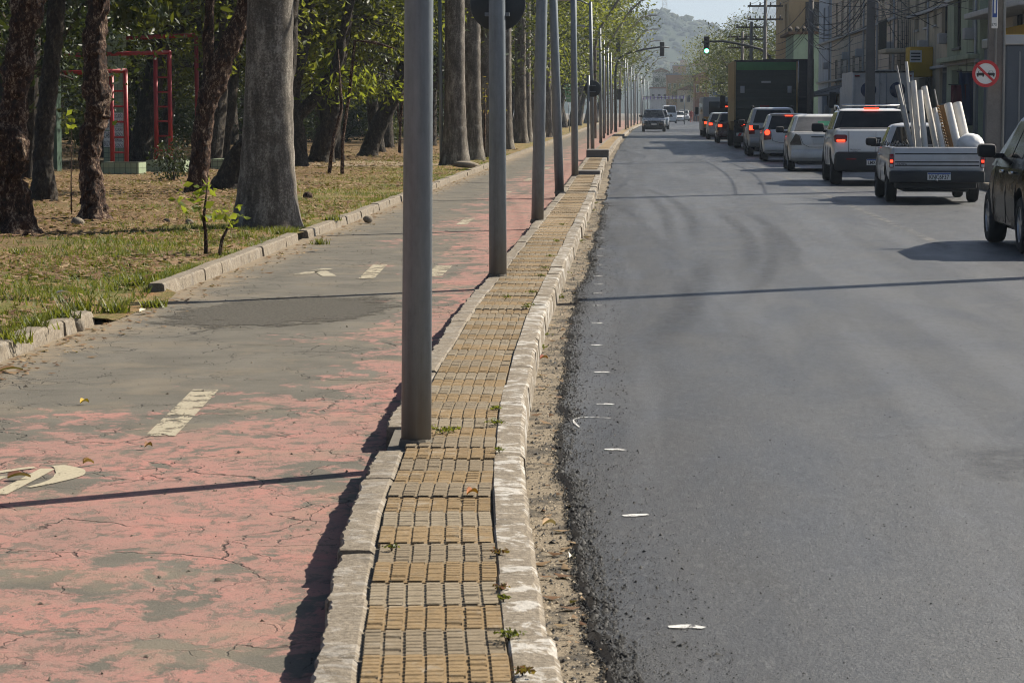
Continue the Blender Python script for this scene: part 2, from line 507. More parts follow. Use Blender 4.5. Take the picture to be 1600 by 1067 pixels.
M_ASPH, M_CYC, M_SOIL, M_SAND = asphalt_mat(), cycle_mat(), soil_mat(), sand_mat()
M_KERBW, M_KERB, M_EDGE = kerb_mat('whitewashed_kerb', 0.62), kerb_mat('kerb_concrete', 0.12), kerb_mat('edging_concrete', 0.25)
M_PAINT = paint_mat('worn_cream_paint', (0.40, 0.35, 0.25), 0.48)
M_SYMBOL = paint_mat('worn_cream_symbol_paint', (0.44, 0.385, 0.27), 0.40)
M_PAINT_OLD = paint_mat('very_worn_cream_paint', (0.40, 0.355, 0.26), 0.50, 3.0)
M_WHITE = paint_mat('white_road_paint', (0.66, 0.65, 0.62), 0.455, 14.0)
M_LINE = paint_mat('faded_lane_paint', (0.26, 0.255, 0.245), 0.55, 5.0)
M_TYREMARK = tyremark_mat()

earth = plain('earth', (0.13, 0.105, 0.07), 0.95, 0.3, 0.02, 1.0, coord='Position')
g = MB(); g.quad((-4000, -500, -0.16), (4000, -500, -0.16), (4000, 6000, -0.16), (-4000, 6000, -0.16))
tag(g.build('ground', earth), 'dry brown earth spreading under the whole street', None, None, 'structure')

# road: a fresh layer of asphalt with a ragged left edge standing on the old gutter
def rx1(y): return 7.15 + max(0, xk(y)+0.7)*1.0 if y > 160 else 7.15
def redge(y): return xk(y) + 0.20 + 0.06*noise.noise((1.7, y*0.55, 0.1)) + 0.045*noise.noise((1.7, y*1.9, 2.1)) + 0.02*noise.noise((8.7, y*8.0, 2.1))
road = strip('road', redge, rx1, 2.5, 700, 0.0, M_ASPH, nx=10, k=0.012, kmin=0.06)
tag(road, 'dark fresh asphalt road running away to the hills', None, None, 'structure')
sk = strip('road_edge', lambda y: redge(y)-0.035, lambda y: redge(y), 2.5, 80, 0.0, M_ASPH, road, nx=1, k=0.012, kmin=0.06,
           zf=lambda x, y: 0.0 if abs(x-redge(y)) < 1e-4 else -0.034)
gut = strip('gutter', lambda y: xk(y)-0.05, lambda y: xk(y)+0.7, 2.5, 200, -0.03, M_SAND, nx=1)
tag(gut, 'sandy gutter between whitewashed kerb and new asphalt', None, None, 'structure')

cyc = strip('cycle_path', lambda y: -4.12, lambda y: xk(y)-0.60, 2.5, 420, 0.0, M_CYC, nx=4)
tag(cyc, 'pink painted cycle path with worn cracked surface', None, None, 'structure')

def lawn_z(x, y):
    return 0.085 + 0.035*noise.noise((x*0.5, y*0.35, 0)) + 0.02*noise.noise((x*1.7, y*1.2, 4)) + min(0.25, max(0, -x-5)*0.012)
GAP0, GAP1 = 19.2, 21.9
def lawn_h(x, y):
    z = lawn_z(x, y)
    k = min(1.0, 2.6*max(0.0, 1-abs(y-0.5*(GAP0+GAP1))/1.9)) * min(1.0, 1.25*max(0.0, 1-max(0, -4.05-x)/0.9))
    return z*(1-min(1, 1.1*k)) + 0.006
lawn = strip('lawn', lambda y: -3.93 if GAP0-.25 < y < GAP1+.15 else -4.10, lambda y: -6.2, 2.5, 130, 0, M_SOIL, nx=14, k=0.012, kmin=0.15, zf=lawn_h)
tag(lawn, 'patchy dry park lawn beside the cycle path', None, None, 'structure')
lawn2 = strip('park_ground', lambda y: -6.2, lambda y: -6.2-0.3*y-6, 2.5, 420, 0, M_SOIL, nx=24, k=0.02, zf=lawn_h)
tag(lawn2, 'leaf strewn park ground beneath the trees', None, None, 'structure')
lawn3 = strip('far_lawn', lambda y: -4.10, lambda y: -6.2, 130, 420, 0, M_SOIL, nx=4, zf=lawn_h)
tag(lawn3, 'far grass verge along the cycle path', None, None, 'structure')

# ---------------------------------------------------------------- paved strip with ribbed tiles
TW, TL = 0.405, 0.352
mortar = plain('mortar', (0.13, 0.115, 0.09), 0.95, 0.3, 5, 60, 0.4, coord='Position')
pave = strip('pavement', lambda y: xk(y)-0.62, lambda y: xk(y)-0.06, 2.5, 420, 0.100, mortar, nx=1)
tag(pave, 'narrow raised pavement strip of ribbed yellow tiles', None, None, 'structure')
def tile_mat(name, c0, c1):
    n = NT(name); p = n.pos('Position')
    o = n.new('ShaderNodeObjectInfo').outputs['Random']
    g_ = n.noise(p, 55, 4, 0.7); a = n.noise(p, 4.5, 5, 0.65)
    c = n.mix(o, c0, c1)
    blot = n.noise(p, 11, 5, .75, .6)
    c = n.mix(n.math('MULTIPLY', n.step(blot, .52, .66), .5), c, (.155, .125, .085))
    c = n.mix(n.math('MULTIPLY', n.step(blot, .44, .30), .45), c, (.36, .315, .245))
    c = n.mix(n.math('MULTIPLY', n.step(g_, 0.42, 0.66), 0.45), c, tuple(x*0.55 for x in c0))
    c = n.mix(n.math('MULTIPLY', n.step(a, 0.55, 0.70), 0.55), c, (0.37, 0.325, 0.255))
    c = n.mix(n.math('MULTIPLY', n.step(a, 0.40, 0.30), 0.5), c, (0.12, 0.095, 0.06))
    n.bump(g_, 0.5, 0.004)
    return n.fin(c, 0.9, 0.25)
M_TY = tile_mat('yellow_tile', (0.23, 0.156, 0.076), (0.285, 0.20, 0.106))
M_TG = tile_mat('grey_tile', (0.22, 0.172, 0.112), (0.275, 0.225, 0.155))
def tile_mesh(m, ribs, seed):
    rd = random.Random(seed); b = MB()
    ncol = 7; cw = TW/ncol; jg = 0.0068
    b.box(-TW/2+0.003, TW/2-0.003, -TL/2+0.003, TL/2-0.003, -0.02, 0.0085)
    for i in range(ncol):
        x0 = -TW/2 + i*cw + jg; x1 = x0 + cw - 2*jg
        dz = rd.uniform(-0.0012, 0.0012)
        if ribs:
            n = 8; pl = (TL-0.014)/n
            for k in range(n):
                y0 = -TL/2+0.007+k*pl
                t = 0.0155+dz+rd.uniform(-0.001, 0.001)
                if rd.random() < 0.04: t -= 0.006
                b.add([(x0, y0, 0.0132), (x1, y0, 0.0132), (x1, y0+pl*0.12, t), (x0, y0+pl*0.12, t), (x1, y0+pl*0.78, t), (x0, y0+pl*0.78, t), (x1, y0+pl*0.9, 0.0132), (x0, y0+pl*0.9, 0.0132),
                       ], [(0, 1, 2, 3), (3, 2, 4, 5), (5, 4, 6, 7), (0, 3, 5, 7), (1, 6, 4, 2)])
        else:
            b.box(x0, x1, -TL/2+0.007, TL/2-0.007, 0.0, 0.0145+dz)
    return b.mesh('tile', m)
TM = {(c, r): [tile_mesh(M_TY if c else M_TG, r, s+10*c) for s in range(3)] for c in (0, 1) for r in (0, 1)}
rd = random.Random(5)
y = 4.2; i = 0
while y < 82 and i < 300:
    dx = (xk(y+0.2)-xk(y-0.2))/0.4
    me = rd.choice(TM[(i % 2, 1 if y < 30 else 0)])
    o = link('tile', me, None, pave)
    o.location = (xk(y)-0.13-TW/2-0.004+rd.uniform(-.006, .006), y, 0.1045+rd.uniform(-.003, .004)+0.008*noise.noise((0, y*0.9, 0)))
    o.rotation_euler = (rd.uniform(-.012, .012), rd.uniform(-.008, .008), -math.atan(dx)+rd.uniform(-.012, .012))
    y += TL+0.004+rd.uniform(0, 0.006); i += 1
far_t = strip('far_tiles', lambda y: xk(y)-0.54, lambda y: xk(y)-0.13, y-0.1, 420, 0.118, M_TY, pave)

# ---------------------------------------------------------------- kerb stones
def stone_mesh(name, w, h, L, m, seed, rag=0.012, left=False):
    """chipped kerb stone with a flat top: x in -w..0, top at z=0, length L along y"""
    V = []; F = []
    ny = max(6, int(L/0.03))
    prof = [(-w, -h), (-w, -0.010), (-w+0.007, 0), (-w*0.5, 0.0015), (-0.018, 0), (-0.002, -0.013), (0.004, -h*0.5), (0.008, -h)]
    n = len(prof)
    for j in range(ny+1):
        y = L*j/ny - L/2
        e = 0.008 if j in (0, ny) else 0
        q2 = noise.noise((seed*3.3, y*2.1, 1)); q = noise.noise((seed*7.1, y*8, 3)); q3 = noise.noise((seed*1.7, y*26, 5))
        chip = max(0, noise.noise((seed*5.9, y*5.5, 8))-0.15)*2.2+max(0, q3)*0.5
        for k, (px, pz) in enumerate(prof):
            xx, zz = px, pz
            if left and k <= 2: xx -= rag*(0.9*q2+0.8*q+0.7*q3)*(1.0 if k else 1.2)
            if not left and k in (4, 5, 6): xx -= rag*chip*(1.0, 1.3, 0.5)[k-4]-rag*0.5*q2
            if not left and k in (4, 5): zz -= rag*chip*(0.35, 0.9)[k-4]
            if left and k in (1, 2): zz -= rag*chip*0.25
            if 0 < k < n-1: zz += 0.0025*q2-e*0.5+0.0012*noise.noise((px*30, y*17, seed))
            V.append((xx, y, zz))
    for j in range(ny):
        for k in range(n-1):
            F.append((j*n+k, j*n+k+1, (j+1)*n+k+1, (j+1)*n+k))
    b = MB(); b.add(V, F); b.add(V[:n], [tuple(range(n))]); b.add(V[-n:], [tuple(range(n-1, -1, -1))])
    return b.mesh(name, m, 24)
def kerb_line(name, label, fx, y0, y1, w, h, top, m, L, left, rag, skip=None, seed=0, meshes=5, far=420):
    root = thing(name, label, None); root['kind'] = 'structure'
    ms = [stone_mesh('kerb_stone', w, h, L, m, seed+s, rag, left) for s in range(meshes)]
    rd = random.Random(seed); y = y0
    while y < y1:
        yc = y+L/2
        if not (skip and skip(yc)):
            dx = (fx(yc+0.4)-fx(yc-0.4))/0.8
            o = link('kerb_stone', rd.choice(ms), None, root)
            o.location = (fx(yc)+rd.uniform(-.008, .008), yc, top+rd.uniform(-.008, .006))
            o.rotation_euler = (rd.uniform(-.008, .008), rd.uniform(-.03, .03), -math.atan(dx)+rd.uniform(-.008, .008))
            if rd.random() < 0.5: o.scale = (1, 1, 1)
        y += L+0.004
    strip('far_run', lambda q: fx(q)-w, lambda q: fx(q), y, far, top-0.005, m, root)
    sd = strip('far_face', lambda q: fx(q)-0.001, lambda q: fx(q)+0.012, y, far, 0, m, root, zf=lambda x, q: top-0.005 if x < fx(q) else top-h)
    return root
kerb_line('kerb', 'whitewashed chipped kerb stones along the road edge', xk, 4.3, 75, 0.135, 0.17, 0.122, M_KERBW, 0.95, False, 0.018, seed=1, meshes=9)
kerb_line('edging', 'rough concrete edging between ribbed tiles and cycle path', lambda y: xk(y)-0.535, 4.3, 75, 0.125, 0.14, 0.118, M_EDGE, 0.85, True, 0.016, seed=31, meshes=9,
          skip=lambda y: abs(y-11.75) < 0.3)
kerb_line('park_kerb', 'weathered concrete kerb between lawn and cycle path', lambda y: -4.03+0.05*noise.noise((0, y*0.15, 0)), 12.0, 75, 0.14, 0.17, 0.112, M_KERB, 1.0, False, 0.016, seed=61, meshes=9,
          skip=lambda y: GAP0-0.2 < y < GAP1 or abs(y-31.9) < 0.35)
kerb_line('right_kerb', 'plain concrete kerb of the shop side footway', lambda y: rx1(y)+0.16, 30, 60, 0.16, 0.17, 0.14, M_KERB, 1.0, True, 0.008, seed=91, meshes=3, far=420)
foot = strip('footway', lambda y: rx1(y)+0.15, lambda y: 14.0, 12, 420, 0.13, plain('footway_concrete', (0.24, 0.225, 0.205), 0.9, 0.25, 0.8, 20, 0.3, dirt=0.3, coord='Position'), nx=2)
tag(foot, 'grey concrete footway in front of the shops', None, None, 'structure')

# ---------------------------------------------------------------- painted markings and marks
def ribbon(name, pts, w, z, m, parent, uv=True):
    pts = [Vector((p[0], p[1], 0)) for p in pts]; V = []; F = []
    for i, p in enumerate(pts):
        t = (pts[min(i+1, len(pts)-1)]-pts[max(i-1, 0)]).normalized(); nrm = Vector((-t.y, t.x, 0))
        ww = w[i] if isinstance(w, (list, tuple)) else w
        V += [p-nrm*ww/2+Vector((0, 0, z)), p+nrm*ww/2+Vector((0, 0, z))]
    F = [(2*i, 2*i+1, 2*i+3, 2*i+2) for i in range(len(pts)-1)]
    me = np_mesh(name, [tuple(v) for v in V], F, m)
    if uv:
        ul = me.uv_layers.new(name='UVMap')
        for li, lp in enumerate(me.loops):
            vi = lp.vertex_index; ul.data[li].uv = (vi % 2, (vi//2)/(len(pts)-1))
    return link(name, me, None, parent)
def bez(P, n=24):
    P = [Vector((p[0], p[1], 0)) for p in P]; out = []
    for i in range(n+1):
        t = i/n; Q = P[:]
        while len(Q) > 1: Q = [Q[j].lerp(Q[j+1], t) for j in range(len(Q)-1)]
        out.append(Q[0])
    return out
# dashes of the cycle path centre line
for (u0, v0, u1, v1, m) in ((250, 682, 322, 609, M_PAINT), (572, 436, 594, 414, M_PAINT), (720, 352, 735, 341, M_PAINT_OLD), (676, 432, 694, 416, M_PAINT)):
    a, b = at(u0, v0), at(u1, v1)
    ribbon('centre_dash', [a, a.lerp(b, .5), b], 0.15 if u0 != 676 else 0.17, 0.004, m, cyc)
for yv in (48.5, 58.5, 70, 84):
    ribbon('centre_dash', [(-2.62+0.004*yv, yv, 0), (-2.62+0.004*yv, yv+2.4, 0)], 0.15, 0.004, M_PAINT_OLD, cyc)
# bicycle symbol cut by the left edge of the picture: strokes of wheel and frame
sy = [((-2, 773), (40, 752), (75, 733)), ((90, 728), (118, 735), (122, 742), (95, 752), (45, 762)), ((-10, 740), (30, 733), (55, 731)), ((-120, 800), (-60, 770), (0, 745)),
      ((-160, 770), (-110, 750), (-60, 745), (-40, 760), (-90, 790), (-150, 800))]
wd = [0.07, [0.06, 0.13, 0.13, 0.07, 0.03], 0.05, 0.07, 0.09]
for q, w in zip(sy, wd):
    P = [at(*p) for p in q]
    ribbon('bicycle_symbol', bez(P, 16), ([np.interp(i/16, np.linspace(0, 1, len(w)), w) for i in range(17)] if isinstance(w, list) else w), 0.004, M_SYMBOL, cyc)
for q in (((468, 430), (500, 422), (512, 420)), ((500, 424), (515, 432))):
    ribbon('arrow_symbol', [at(*p) for p in q], 0.14, 0.004, M_PAINT_OLD, cyc)
# rough patch of newer asphalt across the path
pm = NT('patch_asphalt'); pp = pm.pos(); gq = pm.noise(pp, 50, 4, 0.85)
pm.bump(gq, 1.0, 0.012)
pm.fin(pm.ramp(gq, [(0.3, (0.035, 0.033, 0.029)), (0.7, (0.17, 0.155, 0.128))]), 0.95, 0.2)
_uv = pm.sep(pm.new('ShaderNodeTexCoord').outputs['UV']); _e = pm.math('ADD', _uv[0], pm.math('MULTIPLY', pm.math('SUBTRACT', pm.noise(pp, 3.0, 6, .75), .5), 1.5))
_tr = pm.new('ShaderNodeBsdfTransparent'); _mx = pm.new('ShaderNodeMixShader'); pm.l.new(pm.math('MULTIPLY', pm.step(_e, .28, .42), .85), _mx.inputs[0])
pm.l.new(_tr.outputs[0], _mx.inputs[1]); pm.l.new(pm.b.outputs[0], _mx.inputs[2]); pm.l.new(_mx.outputs[0], pm.out.inputs[0])
M_PATCH = pm.m
pc = at(445, 486); nq = 48; V_ = [(pc.x, pc.y, .004)]; U_ = [1.0]
for k_ in (.35, .65, .9, 1.2):
    for i in range(nq):
        a_ = 2*math.pi*i/nq; V_.append((pc.x+.98*k_*math.cos(a_)+.25*k_*math.sin(a_), pc.y+1.9*k_*math.sin(a_), .004)); U_.append(1.15-k_)
F_ = [(0, 1+i, 1+(i+1) % nq) for i in range(nq)]
for r_ in range(3):
    for i in range(nq):
        a_, b_, c_, d_ = 1+r_*nq+i, 1+r_*nq+(i+1) % nq, 1+(r_+1)*nq+(i+1) % nq, 1+(r_+1)*nq+i; F_ += [(a_, c_, b_), (a_, d_, c_)]
me_ = np_mesh('asphalt_patch', V_, F_, M_PATCH); ul_ = me_.uv_layers.new(name='UVMap')
for li, lp in enumerate(me_.loops): ul_.data[li].uv = (U_[lp.vertex_index], 0)
link('asphalt_patch', me_, None, cyc)
# short white setting-out ticks on the new asphalt
tick = [(1072, 980, .11), (993, 806, .10), (960, 703, .095), (945, 632, .09), (940, 582, .09), (933, 540, .085), (932, 505, .08), (933, 478, .08), (934, 459, .075), (935, 445, .075), (935, 432, .075), (936, 414, .07), (937, 400, .07), (940, 389, .07), (941, 372, .06), (942, 362, .06), (943, 351, .06), (944, 342, .06), (946, 328, .06), (948, 318, .055)]
for (u, v, w) in tick:
    p = at(u, v)
    ribbon('white_tick', [(p.x-w*.5, p.y+rd.uniform(-.02, .02)), (p.x-0.01, p.y), (p.x+0.01, p.y+.01), (p.x+w*.5, p.y+rd.uniform(-.03, .03))], [0.03, 0.055, 0.05, 0.028], 0.004, M_WHITE, road, False)
cq = bez([at(905, 668), at(880, 650), at(915, 652), at(955, 654)], 14)
ribbon('white_scribble', cq, 0.012, 0.004, M_WHITE, road, False)
ln = strip('lane_line', lambda y: 3.66, lambda y: 3.79, 30, 250, 0.004, M_LINE, road)
# tyre smears of turning vehicles
for q, w in ((((985, 292), (1050, 300), (1105, 340), (1080, 405)), .20), (((1000, 300), (1035, 315), (1055, 350), (1045, 400)), .2), (((1150, 325), (1215, 350), (1250, 390), (1240, 430)), .22), (((1120, 330), (1175, 360), (1190, 395), (1160, 440)), .22),
             (((1180, 350), (1235, 380), (1205, 440), (1150, 480)), .2), (((1000, 560), (1070, 500), (1110, 440), (1100, 390)), .3), (((1560, 690), (1590, 730), (1640, 760)), .5)):
    ribbon('tyre_smear', bez([at(*p) for p in q], 30), w*1.5, 0.0045, M_TYREMARK, road)

# ================================================================== trees and park
def bark_mat(name, c0, c1, c2, sc=9.0):
    n = NT(name); p = n.pos('Object')
    a = n.noise(n.mapping(p, (1, 1, 0.45)), sc, 6, 0.7, 0.8); b = n.voro(n.mapping(p, (1, 1, 0.55)), sc*1.6); g_ = n.noise(p, 60, 3, 0.7)
    fine = n.noise(n.mapping(p, (1, 1, 0.6)), sc*3.2, 5, 0.75, 0.6)
    f = n.math('ADD', n.math('MULTIPLY', a, 0.45), n.math('MULTIPLY', fine, 0.55))
    c = n.ramp(f, [(0.40, c0), (0.52, c1), (0.64, c2)])
    n.bump(n.math('ADD', n.math('ADD', f, n.math('MULTIPLY', b, 0.25)), n.math('MULTIPLY', g_, 0.2)), 1.0, 0.08)
    return n.fin(c, 0.8, 0.25)
M_BARK = bark_mat('reddish_flaking_bark', (0.006, 0.0035, 0.002), (0.062, 0.026, 0.013), (0.50, 0.37, 0.26), 9)  # near-black trough tone puts shade between the pale flakes into the colour
M_BARKD = bark_mat('dark_bark', (0.012, 0.010, 0.007), (0.042, 0.033, 0.024), (0.13, 0.105, 0.078), 8)
def palm_mat():
    n = NT('palm_trunk_bark'); p = n.pos('Object'); s = n.sep(p)
    wob = n.math('MULTIPLY', n.noise(p, 1.6, 3), 0.35)
    ring = n.new('ShaderNodeMath', operation='PINGPONG'); n.l.new(n.math('MULTIPLY', n.math('ADD', s[2], wob), 1.0), ring.inputs[0]); ring.inputs[1].default_value = 0.085
    rr = n.step(ring.outputs[0], 0.0, 0.018)
    a = n.noise(n.mapping(p, (3, 3, 0.6)), 3.0, 5, 0.7); g_ = n.noise(p, 38, 4, 0.75)
    f = n.math('ADD', n.math('MULTIPLY', a, 0.55), n.math('MULTIPLY', g_, 0.45))
    c = n.ramp(f, [(0.34, (0.030, 0.025, 0.019)), (0.5, (0.115, 0.100, 0.080)), (0.66, (0.40, 0.36, 0.30))])
    c = n.mix(n.math('MULTIPLY', n.math('SUBTRACT', 1.0, rr), 0.16), c, (0.07, 0.055, 0.04))
    moss = n.math('MULTIPLY', n.step(n.noise(p, 5, 4, 0.7), 0.55, 0.68), 0.4)
    c = n.mix(moss, c, (0.38, 0.36, 0.31))
    low = n.math('MULTIPLY', n.step(n.math('ADD', s[2], n.math('MULTIPLY', a, 0.5)), 0.6, 0.2), 0.75)
    c = n.mix(low, c, (0.055, 0.042, 0.032))
    n.bump(n.math('ADD', n.math('MULTIPLY', rr, 0.15), f), 0.45, 0.012)
    return n.fin(c, 0.75, 0.3)
M_PALM = palm_mat()
M_PALMG = plain('palm_crownshaft_green', (0.11, 0.17, 0.05), 0.5, 0.25, 1.5, 20)
M_LEAF = [leafmat('leaf_deep', [(0.010, 0.024, 0.006), (0.024, 0.045, 0.010), (0.05, 0.07, 0.014)], 0.2, tcol=(0.10, 0.13, 0.015)),  # deep and mid leaf tones dulled to carry the background's shade
          leafmat('leaf_mid', [(0.016, 0.034, 0.008), (0.038, 0.064, 0.012), (0.085, 0.10, 0.018)], 0.3, tcol=(0.20, 0.22, 0.02)),
          leafmat('leaf_light', [(0.055, 0.085, 0.014), (0.095, 0.13, 0.02), (0.17, 0.17, 0.03)], 0.55)]
M_LIME = leafmat('leaf_lime', [(0.10, 0.17, 0.015), (0.17, 0.24, 0.02), (0.26, 0.28, 0.03)], 0.6)  # brightened, like the light tone, to carry sunlight on the boughs
M_FROND = leafmat('palm_frond', [(0.03, 0.055, 0.012), (0.05, 0.085, 0.02), (0.09, 0.11, 0.03)], 0.35)

def trunk_mesh(path, rad, m, seed, lump=0.12, n=44, rings=70, base_flare=0.0):
    """uneven tapered trunk along a bent path (list of points) with burls"""
    P = [Vector(p) for p in path]; k = len(P)
    def cr(arr, t):
        f = t*(k-1); i = min(int(f), k-2); f -= i
        p0, p1, p2, p3 = arr[max(i-1, 0)], arr[i], arr[i+1], arr[min(i+2, k-1)]
        return 0.5*((2*p1)+(p2-p0)*f+(2*p0-5*p1+4*p2-p3)*f*f+(3*p1-p0-3*p2+p3)*f**3)
    pts = [cr(P, i/rings) for i in range(rings+1)]
    rs = [cr(list(map(float, rad)), i/rings) for i in range(rings+1)]
    b = MB(); b.tube(pts, rs, n, cap=True)
    for i in range(rings+1):
        for j in range(n):
            q = Vector(b.v[i*n+j]); d = q-pts[i]
            w = lump*(1.2*noise.noise(Vector((seed*5.3, 0, 0))+q*2.3) + 0.8*noise.noise(Vector((seed, 2, 0))+q*6.0)+0.45*noise.noise(q*14+Vector((seed, 0, 3))) - 0.9*abs(noise.noise(Vector((q.x*9, q.y*9, q.z*5))+Vector((seed, 1, 0)))) + 0.35*noise.noise(q*27))
            fl = base_flare*max(0, 1-(q.z-pts[0].z)/0.5)**2*(1+0.7*math.sin(j/n*2*math.pi*5+seed))
            b.v[i*n+j] = tuple(pts[i]+d*(1+w/0.5+fl))
    return b.mesh('trunk', m)

def crown_np(rng, rx, ry, rz, nclump, per, size, zc, hollow=0.35, clr=0.55):
    u = rng.normal(size=(nclump, 3)); u /= np.linalg.norm(u, axis=1)[:, None]
    rr = (hollow + (1-hollow)*rng.random(nclump)**0.6)[:, None]
    c = u*rr*np.array([rx, ry, rz]) + np.array([0, 0, zc])
    c += rng.normal(size=c.shape)*0.25
    pts = np.repeat(c, per, 0) + rng.normal(size=(nclump*per, 3))*np.array([clr, clr, clr*0.6])
    return leaves_np(pts, size, rng), c

def make_tree_variant(seed, h0, rx, rz, leafm, nclump=120, per=34, size=(0.12, 0.24), lean=(0.4, 0.2), r0=0.22, barkm=None):
    rng = np.random.default_rng(seed); rd_ = random.Random(seed)
    zc = h0+rz*0.75
    (V, F), cl = crown_np(rng, rx, rx, rz, nclump, per, size, zc)
    lx, ly = lean
    V[:, 0] += lx*0.8; V[:, 1] += ly*0.8
    crown = np_mesh('crown', V, F, leafm)
    b = MB()
    top = Vector((lx*0.8, ly*0.8, h0+0.4))
    b.tube([(0, 0, -0.15), (0.02, 0, 0.25), (lx*0.3, ly*0.3, h0*0.5), (lx*0.65, ly*0.7, h0), top+Vector((.1, .1, .9))], [r0*1.45, r0*1.1, r0*0.95, r0*0.85, r0*0.55], 12)
    for i in range(9):
        c = Vector(cl[rd_.randrange(len(cl))]) + Vector((lx*0.8, ly*0.8, 0))
        s = Vector((lx*0.65, ly*0.7, h0*rd_.uniform(0.75, 1.15)))
        mid = s.lerp(c, 0.5)+Vector((rd_.uniform(-.4, .4), rd_.uniform(-.4, .4), rd_.uniform(0, .5)))
        b.tube([s, mid, c], [r0*0.5, r0*0.3, r0*0.06], 7)
    for i in range(len(b.v)):
        q = Vector(b.v[i]); b.v[i] = tuple(q+Vector((noise.noise(q*1.8+Vector((seed, 0, 0))), noise.noise(q*1.8+Vector((0, seed, 0))), 0))*0.07)
    return b.mesh('trunk', barkm or M_BARKD), crown
VAR = [make_tree_variant(11, 2.6, 3.2, 2.6, M_LEAF[0], 150, 34), make_tree_variant(12, 3.0, 3.6, 3.0, M_LEAF[1], 150, 34, lean=(1.0, 0.4)),
       make_tree_variant(13, 2.2, 2.8, 2.6, M_LEAF[1], 130, 34, lean=(-0.5, 0.3)), make_tree_variant(14, 3.4, 3.6, 3.2, M_LEAF[2], 150, 34, lean=(0.9, -0.3), r0=0.27),
       make_tree_variant(15, 3.2, 3.0, 3.4, M_LEAF[0], 150, 34, lean=(0.2, 0.0), r0=0.3)]
def tree(var, x, y, rz, s, label, group=None, name='park_tree', z=0.08):
    t = thing(name, label, 'tree', (x, y, z), rz, group)
    t.scale = (s, s, s)
    tm, cm = VAR[var]
    link('trunk', tm, None, t); link('crown', cm, None, t)
    return t

# ---- the near trunks with reddish bark (crowns above the picture, but there)
T = {}
def near_tree(label, base, paths, m, lump, flare, crownspec, seed, name='bark_tree', n=44, extra=None):
    t = thing(name, label, 'tree', (base.x, base.y, 0.05))
    for k, (path, rad) in enumerate(paths):
        link('trunk' if k == 0 else 'limb', trunk_mesh(path, rad, m, seed+k, lump, n, 170 if k == 0 else 60, flare if k == 0 else 0), None, t)
    rng = np.random.default_rng(seed)
    cx, cy, cz, rx, rz, ncl = crownspec
    (V, F), cl = crown_np(rng, rx, rx, rz, ncl, 26, (0.14, 0.28), cz)
    V[:, 0] += cx; V[:, 1] += cy
    link('crown', np_mesh('crown', V, F, M_LEAF[1]), None, t)
    return t
b1 = at(22, 371, 0.08)
T[1] = near_tree('thick knobbly reddish-barked trunk with a big burl at the left edge', b1,
          [([(0, 0, -0.1), (-0.02, 0, 0.45), (-0.10, 0, 1.0), (0.04, 0, 1.6), (0.10, 0, 2.1), (0.22, 0, 2.8), (0.30, 0, 3.6), (0.2, 0.1, 5.2)], [.29, .215, .235, .165, .19, .205, .20, .14]),
           ([(0.0, -0.05, 0.75), (0.14, -0.16, 0.95), (0.13, -0.22, 1.22), (-0.02, -0.2, 1.3)], [.10, .11, .12, .05])], M_BARK, 0.15, 0.35, (0, 0.5, 6.6, 2.6, 1.7, 210), 3)
b2 = at(150, 348, 0.08)
T[2] = near_tree('upright reddish-barked trunk with round stone at its foot', b2,
          [([(0, 0, -0.1), (-0.03, 0, 0.5), (-0.06, 0, 1.1), (0.05, 0, 1.75), (0.0, 0, 2.4), (0.08, 0, 3.1), (0.2, 0, 5)], [.25, .17, .155, .19, .15, .165, .12]),
           ([(0.04, -.04, 1.45), (0.19, -.1, 1.46), (0.22, -.1, 1.46)], [.05, .035, .03])], M_BARK, 0.14, 0.45, (0, 0.5, 6.4, 2.6, 1.6, 210), 8)
b3 = at(68, 317, 0.1)
T[3] = near_tree('slim dark trunk standing between the two reddish trunks', b3,
          [([(0, 0, -0.1), (0.02, 0, 0.8), (0.12, 0, 1.9), (0.26, 0, 3.2), (0.35, 0, 5.4)], [.22, .17, .15, .14, .11])], M_BARKD, 0.09, 0.3, (0, 0.6, 6.8, 2.6, 1.7, 210), 13)
b4 = at(306, 305, 0.1)
T[4] = near_tree('forked grey-brown trunk leaning right beside the red frames', b4,
          [([(0, 0, -0.1), (0.06, 0, 0.55), (0.19, 0, 1.5), (0.35, 0, 2.05), (0.80, 0, 3.1), (1.2, 0, 4.2), (1.5, 0, 5.6)], [.24, .175, .18, .21, .165, .14, .1]),
           ([(0.28, 0, 1.85), (0.26, 0, 2.3), (0.26, 0.02, 3.0), (0.34, .1, 4.2)], [.16, .11, .10, .08])], M_BARK, 0.09, 0.35, (1.4, 0.4, 6.8, 2.9, 1.6, 220), 21)
b5 = at(352, 298, 0.1)
T[5] = near_tree('dark leaning trunk half hidden behind the big palm', b5,
          [([(0, 0, -0.1), (0.3, 0, 0.6), (0.75, 0, 1.3), (1.15, 0, 2.3), (1.3, 0, 4.5)], [.36, .28, .22, .19, .14])], M_BARKD, 0.05, 0.3, (1.3, 0.4, 6.6, 2.8, 1.6, 220), 34)
b6 = at(458, 262, 0.1)
T[6] = near_tree('dark trunk behind the palm with a long branch rising right', b6,
          [([(0, 0, -0.1), (0.0, 0, 0.9), (-0.1, 0, 2.0), (0.3, 0, 3.6), (0.6, 0, 5.5)], [.42, .34, .30, .24, .16]),
           ([(0, 0, 1.3), (0.7, 0, 2.0), (1.25, 0, 2.9), (1.35, 0, 3.6), (1.7, 0, 5.2)], [.2, .16, .12, .10, .07]),
           ([(0, 0, 1.9), (-.2, 0, 2.7), (.25, 0, 3.8), (.5, 0, 5)], [.2, .16, .14, .1]),
           ([(.9, 0, 2.3), (1.15, 0, 2.9), (1.5, 0, 4.0), (1.75, 0, 5)], [.09, .08, .07, .05])], M_BARKD, 0.04, 0.25, (0.6, 0.5, 6.8, 3.2, 1.9, 240), 44)
b7 = at(500, 256, 0.1)
